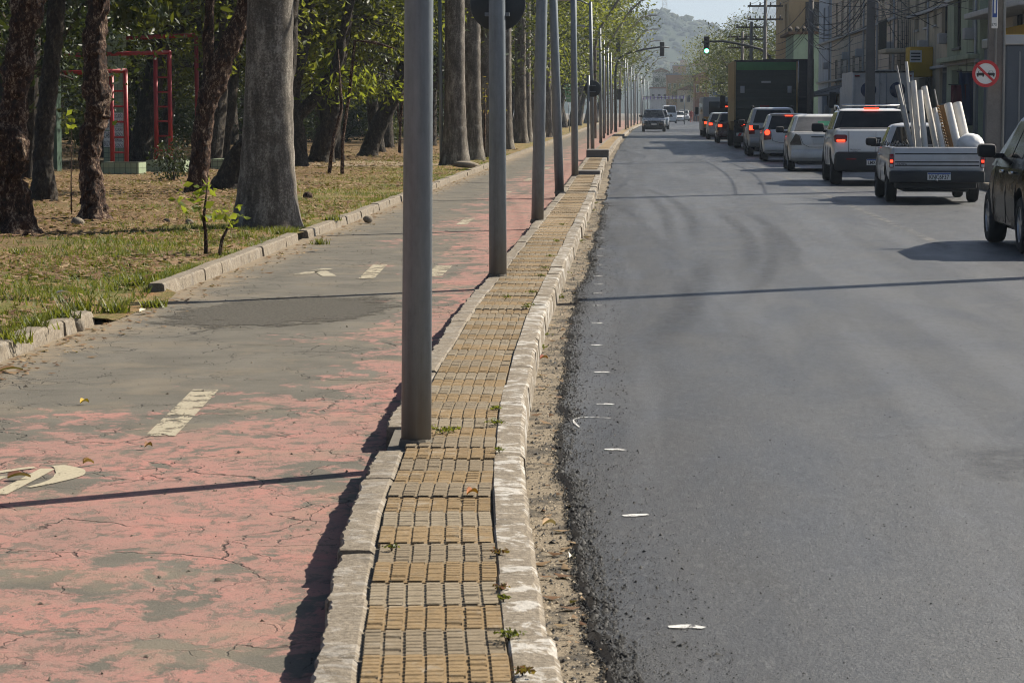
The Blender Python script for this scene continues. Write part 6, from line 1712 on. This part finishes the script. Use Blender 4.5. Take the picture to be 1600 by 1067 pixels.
# ---- far end of the street
def far_house(label, u0, u1, vt, Y, dep, m, roofm, nwin=3, rows=1, gable=False, group=None, right=False):
    a, c = atY(u0, vt, Y), atY(u1, vt, Y); w = (c.x-a.x)/2; H = a.z
    t = thing('far_house', label, 'house', ((a.x+c.x)/2, Y, -.1), 0, group)
    b = MB(); b.box(-w, w, 0, dep, 0, H); b.build('wall', m, t)
    b = MB()
    if gable: b.prism([(-w-.3, H-.02), (w+.3, H-.02), (0, H+w*.5)], 1, -.3, dep+.3)
    else: b.bbox(-w-.15, w+.15, -.15, dep+.15, H, H+.3, .03)
    b.build('roof', roofm, t)
    for r_ in range(rows):
        for k in range(nwin):
            x = -w+2*w*(k+.5)/nwin; z = H*(r_+.55)/rows-.3; ww = min(.55, w/nwin*.55)
            f = MB(); f.bbox(x-ww, x+ww, -.05, .04, z-.6, z+.6, .01); q = f.build('window', M_WFRAME, t); f = MB(); f.box(x-ww+.08, x+ww-.08, -.06, -.052, z-.52, z+.52); f.build('pane', M_PANE, q)
    return t
M_ROOF = plain('red_clay_roof', (.20, .085, .05), .85, .25, 1, 10); M_ROOFG = plain('grey_sheet_roof', (.22, .22, .22), .8, .2, 1, 10)
W_ORG = wallmat('orange_far_wall', (.36, .20, .10)); W_WHT = wallmat('white_far_wall', (.46, .46, .45)); W_BRK = wallmat('brick_far_wall', (.24, .12, .075))
far_house('orange building with flat roof closing the street', 1042, 1084, 117, 520, 12, W_ORG, M_ROOFG, 5, 2)
far_house('white building end with blue advertising panel', 1112, 1135, 106, 330, 10, W_WHT, M_ROOFG, 1, 1)
c = atY(1121, 128, 329.7); t = thing('advert_panel', 'blue and white advertising panel on the white building', 'billboard', (c.x, 329.6, c.z)); box_part(t, 'panel', plain('advert_blue', (.07, .12, .28), .6, .2), -.55, .65, -.05, .05, -1.7, 1.7, .02)
for k in range(4): box_part(t, 'print_bar', M_PLATE, -.4, .5, -.065, -.055, 1.1-k*.8, 1.35-k*.8, .004)
far_house('brick building with red roof beside the advertising panel', 1086, 1112, 118, 380, 10, W_BRK, M_ROOF, 3, 2, True)
far_house('grey house low on the right past the bus', 1060, 1092, 140, 430, 10, W_GREY, M_ROOF, 3, 2, True)
far_house('pale house between the far trees and the road end', 1016, 1044, 138, 560, 12, W_WHT, M_ROOF, 3, 2)
for k, (u0, u1, vt, Y) in enumerate(((1098, 1120, 100, 620), (1074, 1096, 104, 700), (1120, 1150, 95, 640), (1052, 1072, 103, 760), (1020, 1046, 112, 680), (1085, 1101, 94, 820), (1150, 1180, 92, 600))):
    far_house(place([1098, 1074, 1120, 1052, 1020, 1085, 1150], u0)+' from left of the small hazy houses at the street end', u0, u1, vt, Y, 12, (W_ORG, W_WHT, W_BRK)[k % 3], (M_ROOF, M_ROOFG)[k % 2], 2, 3, k % 2 == 0, 'hazy houses at the street end')
# banner string across the far street
b = MB(); p0, p1 = atY(1004, 152, 300), atY(1069, 150.5, 300); n = 34
t = thing('bunting', 'string of white and violet bunting across the far street', 'bunting', (p0.x, 300, p0.z)); d_ = p1-p0
b.tube([(0, 0, .05), d_*.5+Vector((0, 0, -.15)), d_+Vector((0, 0, .05))], .03, 6); b.build('string', M_CABLE, t)
mw_, mv_ = plain('bunting_white', (.75, .75, .78), .7), plain('bunting_violet', (.30, .22, .55), .7)
for k in range(n):
    q = d_*((k+.5)/n); w = d_.length/n*.48; b = MB(); b.add([(q.x-w, -.01, q.z+.05), (q.x+w, -.01, q.z+.05), (q.x+w*.6, 0, q.z-.32), (q.x-w*.6, 0, q.z-.32), (q.x-w, .02, q.z+.05), (q.x+w, .02, q.z+.05), (q.x+w*.6, .02, q.z-.32), (q.x-w*.6, .02, q.z-.32)], [(0, 1, 2, 3), (7, 6, 5, 4), (0, 4, 5, 1), (1, 5, 6, 2), (2, 6, 7, 3), (3, 7, 4, 0)]); b.build('pennant', mw_ if k % 3 else mv_, t)
for u in (1004, 1069.5):
    q = atY(u, 152, 300); t = thing('bunting_pole', 'pole holding the %s end of the bunting' % ('left' if u < 1040 else 'right'), 'pole', (q.x, 300, 0)); b = MB(); b.tube([(0, 0, -.1), (0, 0, q.z+.3)], .06, 8); b.build('pole', M_GALV, t)
# trees on the right beyond the trucks
for k, (u, Y, s, v) in enumerate(((1150, 215, 1.15, 1), (1168, 205, 1.25, 2), (1185, 226, 1.3, 0), (1136, 300, 1.2, 3), (1085, 470, 1.1, 1), (1070, 440, 1.0, 2), (1098, 420, 1.05, 4), (1050, 600, 1.6, 0), (1125, 640, 1.5, 1))):
    x = atY(u, 180, Y).x; tree(v, x, Y, k*1.3, s, (('leftmost', 'second from left', 'rightmost', 'farther')[k]+' round green tree above the trucks on the right' if k < 4 else ORD[k-4]+' small hazy tree at the street end'), 'trees right of the far road' if k < 4 else 'hazy trees at the street end', 'street_tree', 0)

# ---- hills
def hill_mat(name, c0, c1, c2):
    n = NT(name); p = n.pos('Position'); a = n.noise(p, .012, 5, .6); b = n.noise(p, .12, 4, .7)
    return n.fin(n.ramp(n.math('ADD', n.math('MULTIPLY', a, .6), n.math('MULTIPLY', b, .4)), [(.36, c0), (.5, c1), (.64, c2)]), .95, .1)
M_H1 = hill_mat('wooded_hill', (.014, .024, .012), (.026, .038, .016), (.075, .072, .028)); M_H2 = hill_mat('far_hill', (.014, .024, .014), (.025, .038, .018), (.05, .055, .026))
def hill(label, prof, Y, depth, m, seed, amp, x0, x1, nx, lumps=0):
    us, vs = [q[0] for q in prof], [q[1] for q in prof]
    X = [(u-986)*Y/FPX for u in us]; Z = [CAM_Z+(173-v)*Y/FPX for v in vs]
    xs = np.linspace(x0, x1, nx); ny = 26; V = []; F = []
    for j in range(ny):
        k = j/(ny-1); yy_ = Y-depth*.75+depth*1.5*k
        pr = max(0, 1-((k-.5)/.5)**2)**.8
        for x in xs:
            h = np.interp(x, X, Z)*pr + pr*amp*(noise.noise((x*.02, yy_*.015, seed))+.5*noise.noise((x*.06, yy_*.05, seed)))
            V.append((x, yy_, max(-2, h)-.5))
    for j in range(ny-1):
        for i in range(nx-1): F.append((j*nx+i, j*nx+i+1, (j+1)*nx+i+1, (j+1)*nx+i))
    o = link('hill', np_mesh('hill', V, F, m, True)); tag(o, label, None, None, 'structure')
    if lumps:
        rng_ = np.random.default_rng(seed); bm = bmesh.new(); bmesh.ops.create_icosphere(bm, subdivisions=1, radius=1); bv = np.array([v.co[:] for v in bm.verts]); bm.verts.index_update(); bf = np.array([[v.index for v in f.verts] for f in bm.faces]); bm.free()
        VA = np.array(V).reshape(ny, nx, 3); VV = []; FF = []
        for q in range(lumps):
            j = rng_.integers(2, ny//2+1); i = rng_.integers(0, nx-1); p = VA[j, i]+(VA[j, i+1]-VA[j, i])*rng_.random()
            if j < ny//2: p = p+(VA[j+1, i]-VA[j, i])*rng_.random()
            r_ = rng_.uniform(.8, 2.1)*Y/1100; VV.append(p+bv*np.array([r_, r_, r_*rng_.uniform(.6, 1.0)])*(1+.35*rng_.normal(size=(len(bv), 1)))); FF.append(bf+q*len(bv))
        tag(link('hill_trees', np_mesh('hill_trees', np.concatenate(VV), np.concatenate(FF), m)), 'hazy tree cover of the %s hill' % ('near' if seed == 1 else 'far'), 'trees', None, 'stuff')
    return o
hill('wooded hazy hill with lattice mast behind the road end', [(200, 90), (700, 60), (950, 40), (1005, 33), (1035, 32), (1060, 41), (1085, 42), (1108, 46), (1130, 56), (1160, 75), (1260, 110), (1500, 130)], 2100, 640, M_H1, 1, 8, -560, 440, 150, 6500)
hill('bluish far hill rising to the right', [(800, 120), (1080, 90), (1125, 52), (1145, 36), (1165, 26), (1190, 14), (1230, 2), (1300, -10), (1500, 10), (1900, 60)], 4200, 1000, M_H2, 2, 8, -520, 1200, 130, 1800)
c = atY(1038.5, 32, 2100); t = thing('lattice_mast', 'thin lattice radio mast on top of the wooded hill', 'mast', (c.x, 2100, c.z-5)); b = MB(); h_ = 44
for (sx, sy) in ((-1, -1), (1, -1), (1, 1), (-1, 1)): b.tube([(sx*2.4, sy*2.4, 0), (sx*.8, sy*.8, h_)], .2, 5)
for k in range(10):
    z0_, z1_ = k*h_/10, (k+1)*h_/10; a0, a1 = 2.4-1.6*k/10, 2.4-1.6*(k+1)/10
    b.tube([(-a0, -a0, z0_), (a1, -a1, z1_)], .14, 4); b.tube([(a0, -a0, z0_), (-a1, -a1, z1_)], .14, 4); b.tube([(-a1, -a1, z1_), (a1, -a1, z1_)], .14, 4)
b.build('lattice', M_LAMP, t)
# hillside houses
for k, (u, v, Y) in enumerate(((1052, 98, 1380), (1068, 94, 1400), (1082, 100, 1300), (1120, 86, 1400), (1133, 84, 1380), (1108, 92, 1350), (1062, 106, 1250), (1094, 90, 1420))):
    far_house(place([1052, 1068, 1082, 1120, 1133, 1108, 1062, 1094], u)+' from left of the tiny houses on the lower hillside', u-5, u+6, v, Y, 8, (W_WHT, W_ORG, W_BRK)[k % 3], (M_ROOF, M_ROOFG)[k % 2], 2, 3, False, 'tiny houses on the hillside')
# ================================================================== grass, leaves, crumbs, weeds, air
rng = np.random.default_rng(42)
def lawn_z_np(P): return np.array([lawn_h(float(x), float(y)) for x, y in P])
def patch(P, s, seed): return np.array([noise.noise((float(x)*s, float(y)*s, seed)) for x, y in P])
# grass: dense tufts near the kerb, thinning into bare soil
N = 150000
y = 14.5+ (rng.random(N)**1.7)*75; x = -4.16-rng.random(N)**1.5*(0.26*y-2.0)
P = np.stack([x, y], 1)
keep = (patch(P, .45, 2.0)+.6*patch(P, 1.6, 7.0)+rng.normal(size=N)*.22 - .5*np.clip((-x-5.8)/3, 0, 1)) > .06
gap = (y > GAP0) & (y < GAP1) & (x > -4.6); keep &= ~(gap & (rng.random(N) < .8))
P = P[keep]; n = len(P); z = lawn_z_np(P)
h = rng.uniform(.025, .075, n)*(1+.6*patch(P, .8, 9.0)); a = rng.uniform(0, 6.283, n); w = rng.uniform(.004, .009, n); bend = rng.uniform(.2, 1.1, n)*h; ba = rng.uniform(0, 6.283, n)
b0 = np.stack([P[:, 0]-np.cos(a)*w, P[:, 1]-np.sin(a)*w, z-.005], 1); b1 = np.stack([P[:, 0]+np.cos(a)*w, P[:, 1]+np.sin(a)*w, z-.005], 1); tp = np.stack([P[:, 0]+np.cos(ba)*bend, P[:, 1]+np.sin(ba)*bend, z+h], 1)
V = np.stack([b0, b1, tp], 1).reshape(-1, 3); F = np.arange(n*3).reshape(-1, 3)
M_GRASS = leafmat('grass_blade', [(.045, .10, .012), (.10, .16, .018), (.20, .20, .04), (.36, .28, .11)], .35, .6)
tag(link('grass', np_mesh('grass', V, F, M_GRASS)), 'short patchy grass on the lawn by the kerb', 'grass', None, 'stuff')
# broad green weeds tufts on lawn
# fallen leaves
M_DRY = leafmat('dry_leaf', [(.12, .055, .025), (.30, .18, .09), (.50, .38, .22), (.18, .085, .04)], .15, .7)
N = 60000
y = 17+(rng.random(N)**1.25)*85; x = -4.3-rng.random(N)*(0.26*y-1.5)
P = np.stack([x, y], 1); keep = patch(P, .3, 5.0)+rng.normal(size=N)*.3-.35+.4*np.clip((y-24)/14, 0, 1) > -.1; P = P[keep]
C = np.concatenate([P, (lawn_z_np(P)+.018+rng.random(len(P))*.02)[:, None]], 1)
V, F = leaves_np(C, (.04, .15), rng, 2.0, 0, .65)
tag(link('fallen_leaves', np_mesh('fallen_leaves', V, F, M_DRY)), 'dry brown leaves scattered over the park ground', 'leaves', None, 'stuff')
# leaves swept against the park kerb and in the gutter
N = 900; y = 15+(rng.random(N)**1.5)*60; x = -3.98+np.abs(rng.normal(size=N))*.16
g2 = 160; y2 = 7+(rng.random(g2)**1.3)*45; x2 = np.array([xk(q) for q in y2])+.03+rng.random(g2)*.17
C = np.concatenate([np.stack([x, y, np.full(N, .012)], 1), np.stack([x2, y2, np.full(g2, -.016)], 1)])
V, F = leaves_np(C, (.03, .08), rng, 2.0, 0, .8)
tag(link('swept_leaves', np_mesh('swept_leaves', V, F, M_DRY)), 'leaf litter swept along both kerbs', 'leaves', None, 'stuff')
# black asphalt crumbs and grit along the ragged road edge
def crumbs(name, label, X, Y, Z, S, m):
    base = np.array([(1, 0, -.5), (-.5, .87, -.5), (-.5, -.87, -.5), (.15, .1, .8), (.8, .7, .2)]); fc = np.array([(0, 1, 2), (0, 4, 3), (4, 1, 3), (1, 2, 3), (2, 0, 3), (0, 1, 4)]); n = len(X)
    an = rng.uniform(0, 6.283, n); c, s_ = np.cos(an), np.sin(an); B = base[None]*(1+.35*rng.normal(size=(n, 5, 3)))
    Vx = B[:, :, 0]*c[:, None]-B[:, :, 1]*s_[:, None]; Vy = B[:, :, 0]*s_[:, None]+B[:, :, 1]*c[:, None]
    V = np.stack([Vx, Vy, B[:, :, 2]*.75], 2)*S[:, None, None]+np.stack([X, Y, Z], 1)[:, None, :]
    F = (fc[None]+(np.arange(n)*5)[:, None, None]).reshape(-1, 3)
    tag(link(name, np_mesh(name, V.reshape(-1, 3), F, m)), label, 'gravel', None, 'stuff')
N = 60000; y = 5.2+(rng.random(N)**1.9)*40; ed = np.array([redge(q) for q in y]); off = np.abs(rng.normal(size=N))*.085-.05
off = np.where(rng.random(N) < .38, rng.uniform(-.19, .35, N), off)
x = ed+off; s = rng.lognormal(-5.95, .6, N).clip(.0012, .014)*np.where(off > .06, .6, 1)
crumbs('asphalt_crumbs', 'loose black asphalt crumbs along the ragged road edge', x, y, np.where(off < -.02, -.028, .002)+s*.4, s, plain('bitumen_crumb', (.012, .0115, .011), .75, .4))
N = 9000; y = 5.5+(rng.random(N)**1.5)*26; x = rng.uniform(0.1, 1, N)*(.36*y)-.2; s = rng.lognormal(-6.35, .4, N).clip(.001, .006)
crumbs('road_grit', 'fine dark grit scattered over the fresh asphalt', x, y, .001+s*.3, s, plain('road_grit', (.02, .02, .02), .8, .5))
N = 2600; y = 5.2+(rng.random(N)**1.8)*34; x = np.array([xk(q) for q in y])+.02+rng.random(N)*.2; s = rng.lognormal(-5.7, .45, N).clip(.002, .011)
crumbs('gutter_grit', 'pale grit and pebbles lying in the sandy gutter', x, y, np.full(N, -.028)+s*.4, s, plain('pale_grit', (.34, .28, .20), .9, .35))
N = 1500; y = 6+(rng.random(N)**1.6)*30; x = rng.uniform(-4.0, -1.0, N)+.25; x = np.minimum(x, np.array([xk(q) for q in y])-.7); s = rng.lognormal(-5.6, .5, N).clip(.002, .012)
crumbs('path_grit', 'small dark grit scattered on the cycle path', x, y, .001+s*.4, s, plain('dark_grit', (.09, .075, .055), .9, .35))
# sand bank piled against the foot of the pavement on the cycle side and under the road kerb
# weeds in the pavement joints and at the kerb foot
M_WEED = leafmat('weed_leaf', [(.06, .10, .015), (.13, .15, .02), (.22, .17, .03)], .4)
M_WEEDR = leafmat('red_weed', [(.18, .05, .02), (.28, .10, .03), (.12, .09, .02)], .3)
def weed(label, u, v, r, n_, m, z=.125, group=None):
    p = at(u, v, z); q = np.random.default_rng(int(u*7+v)); t = thing('weed', label, 'weed', tuple(p), 0, group)
    r *= .62; P = q.normal(size=(n_, 3))*np.array([r, r, r*.35]); P[:, 2] = np.abs(P[:, 2])+.008
    V, F = leaves_np(P, (.008, .022), q, 1.9, -.3); link('foliage', np_mesh('foliage', V, F, m), None, t)
    b = MB()
    for k in range(5): b.tube([(0, 0, -.01), Vector(P[k % n_])*.5+Vector((0, 0, .01)), P[k % n_]], .0015, 4)
    link('stem', b.mesh('stem', M_BARKD), None, t)
weed('low green weed at the foot of the nearest pole', 692, 676, .045, 90, M_WEED)
weed('small dark weed right of the green one at the nearest pole', 708, 673, .025, 40, M_WEED)
weed('green weed in the joint beside the white kerb, level with the nearest pole', 775, 640, .028, 60, M_WEED); weed('green tuft in the kerb joint just below the nearest pole', 774, 663, .032, 80, M_WEED); weed('yellowing tuft in the kerb joint below the pole foot', 780, 706, .022, 50, M_WEED)
weed('reddish weed in the kerb joint by the near tiles', 779, 866, .022, 50, M_WEEDR); weed('red creeping weed lower in the kerb joint', 783, 921, .020, 50, M_WEEDR)
weed('green creeper spreading across the kerb joint near the bottom', 795, 996, .030, 80, M_WEED); weed('small olive tuft at the kerb joint near the bottom', 787, 938, .018, 40, M_WEED); weed('reddish tuft at the very bottom of the kerb joint', 816, 1052, .020, 50, M_WEEDR)
weed('tiny yellow weed between the ribbed tiles', 612, 857, .016, 26, M_WEED)
JW = ((832, 458), (826, 478), (822, 482), (845, 432), (851, 420), (860, 402), (870, 378), (880, 352), (790, 466))
for (u, v) in JW:
    weed(place([q[1] for q in JW], v, True)+' nearest of the little yellow-green weeds up the kerb joint', u, v, .035, 50, M_WEED, .125, 'weeds along the kerb joint')
FW = ((873, 466), (866, 448), (846, 525), (843, 545), (880, 428), (893, 393), (905, 378), (912, 350), (918, 372), (925, 330), (930, 318))
for (u, v) in FW:
    weed(place([q[1] for q in FW], v, True)+' nearest weed growing at the foot of the white kerb', u, v, .05, 70, M_WEED if v > 380 else M_WEEDR if v == 372 else M_WEED, -.02, 'weeds at the kerb foot')
WL = ['at the kerb end in the left corner', 'left of the kerb end', 'at the left edge above the kerb', 'above the kerb gap', 'beside the kerb gap', 'behind the broken kerb end', 'on the broken kerb end', 'under the leftmost trunk', 'at the foot of the big palm', 'right of the big palm by the kerb', 'at the palm root by the kerb', 'on the path below the palm']
for wk, (u, v, s_) in enumerate(((95, 498, .14), (60, 512, .12), (18, 532, .13), (120, 470, .16), (180, 470, .12), (210, 440, .12), (240, 462, .10), (30, 400, .1), (380, 372, .13), (520, 345, .12), (440, 365, .12), (500, 380, .09))):
    p = at(u, v, .1); q = np.random.default_rng(int(u)); n_ = 110; t = thing('weed', 'leafy green weed tuft '+WL[wk], 'weed', (p.x, p.y, lawn_h(p.x, p.y)), 0, 'weed tufts along the lawn edge')
    a = q.uniform(0, 6.28, n_); L = q.uniform(.5, 1.2, n_)*s_; P0 = q.normal(size=(n_, 2))*s_*.45
    V = np.stack([np.stack([P0[:, 0]-np.sin(a)*.008, P0[:, 1]+np.cos(a)*.008, np.zeros(n_)], 1), np.stack([P0[:, 0]+np.sin(a)*.008, P0[:, 1]-np.cos(a)*.008, np.zeros(n_)], 1), np.stack([P0[:, 0]+np.cos(a)*L*.6, P0[:, 1]+np.sin(a)*L*.6, L*.8], 1)], 1).reshape(-1, 3)
    link('foliage', np_mesh('foliage', V, np.arange(n_*3).reshape(-1, 3), M_WEED), None, t)
# single leaves one can pick out
def leaf(label, u, v, z, L, col, rz):
    p = at(u, v, z); b = MB(); V = []
    for i in range(7):
        s_ = i/6; w_ = L*.28*math.sin(math.pi*min(1, s_*.95+.03)); V += [(s_*L-L/2, -w_, .012+.02*math.sin(s_*3)), (s_*L-L/2, 0, .004+.012*math.sin(s_*3)), (s_*L-L/2, w_, .014+.02*math.sin(s_*3+.6))]
    b.add(V, [(3*i+k, 3*i+k+1, 3*i+k+4, 3*i+k+3) for i in range(6) for k in range(2)], True); o = b.build('fallen_leaf', leafmat('leaf_%d_%d' % (u, v), [col, tuple(c*1.2 for c in col)], .15, .7)); o.location = p; o.rotation_euler = (0, 0, rz)
    tag(o, label, 'leaf')
leaf('curled orange leaf lying on the near ribbed tiles', 738, 774, .125, .05, (.42, .13, .03), .6); leaf('yellow leaf lying on the cycle path near the left edge', 132, 631, .006, .06, (.5, .33, .03), .9)
leaf('brown leaf lying on the bicycle symbol', 30, 748, .006, .10, (.14, .05, .03), .3); leaf('small tan leaf right of the bicycle symbol', 138, 726, .006, .05, (.45, .26, .10), .2); leaf('pale dry leaf in the sandy gutter', 858, 822, -.02, .055, (.6, .42, .25), .4)
leaf('white scrap in the gutter beside the asphalt crumbs', 893, 875, -.02, .04, (.75, .72, .65), 1.2); leaf('dark red leaf at the kerb foot', 850, 562, -.02, .06, (.30, .06, .03), .5); leaf('brown curled leaf at the left kerb', 18, 580, .006, .14, (.20, .11, .05), .3)
leaf('white leaf on the kerb gap', 228, 488, .02, .14, (.68, .62, .5), 1.0); leaf('bright scrap on the lawn edge near the kerb gap', 100, 460, .12, .12, (.7, .66, .55), .3); leaf('brown leaf in the middle of the cycle path', 232, 700, .006, .045, (.22, .10, .04), .8)

# ---- air
hz = MB(); hz.box(-3900, 3900, -450, 5600, -1.3, 330); o = hz.build('haze'); nt = bpy.data.materials.new('haze'); nt.use_nodes = True
o.data.materials.append(nt); n_ = nt.node_tree.nodes; n_.remove(n_['Principled BSDF']); pv = n_.new('ShaderNodeVolumePrincipled'); pv.inputs['Color'].default_value = (.69, .83, 1, 1); pv.inputs['Density'].default_value = HAZE_D; pv.inputs['Anisotropy'].default_value = 0.3
nt.node_tree.links.new(pv.outputs[0], n_['Material Output'].inputs['Volume'])
tag(o, 'pale blue haze in the air over the street', 'haze', None, 'stuff')

# ---- closing pass: the setting also says what it is
for o in bpy.data.objects:
    if o.parent is None and o.get('kind') == 'structure' and 'category' not in o:
        o['category'] = ' '.join(o.name.split('.')[0].split('_')[-2:])
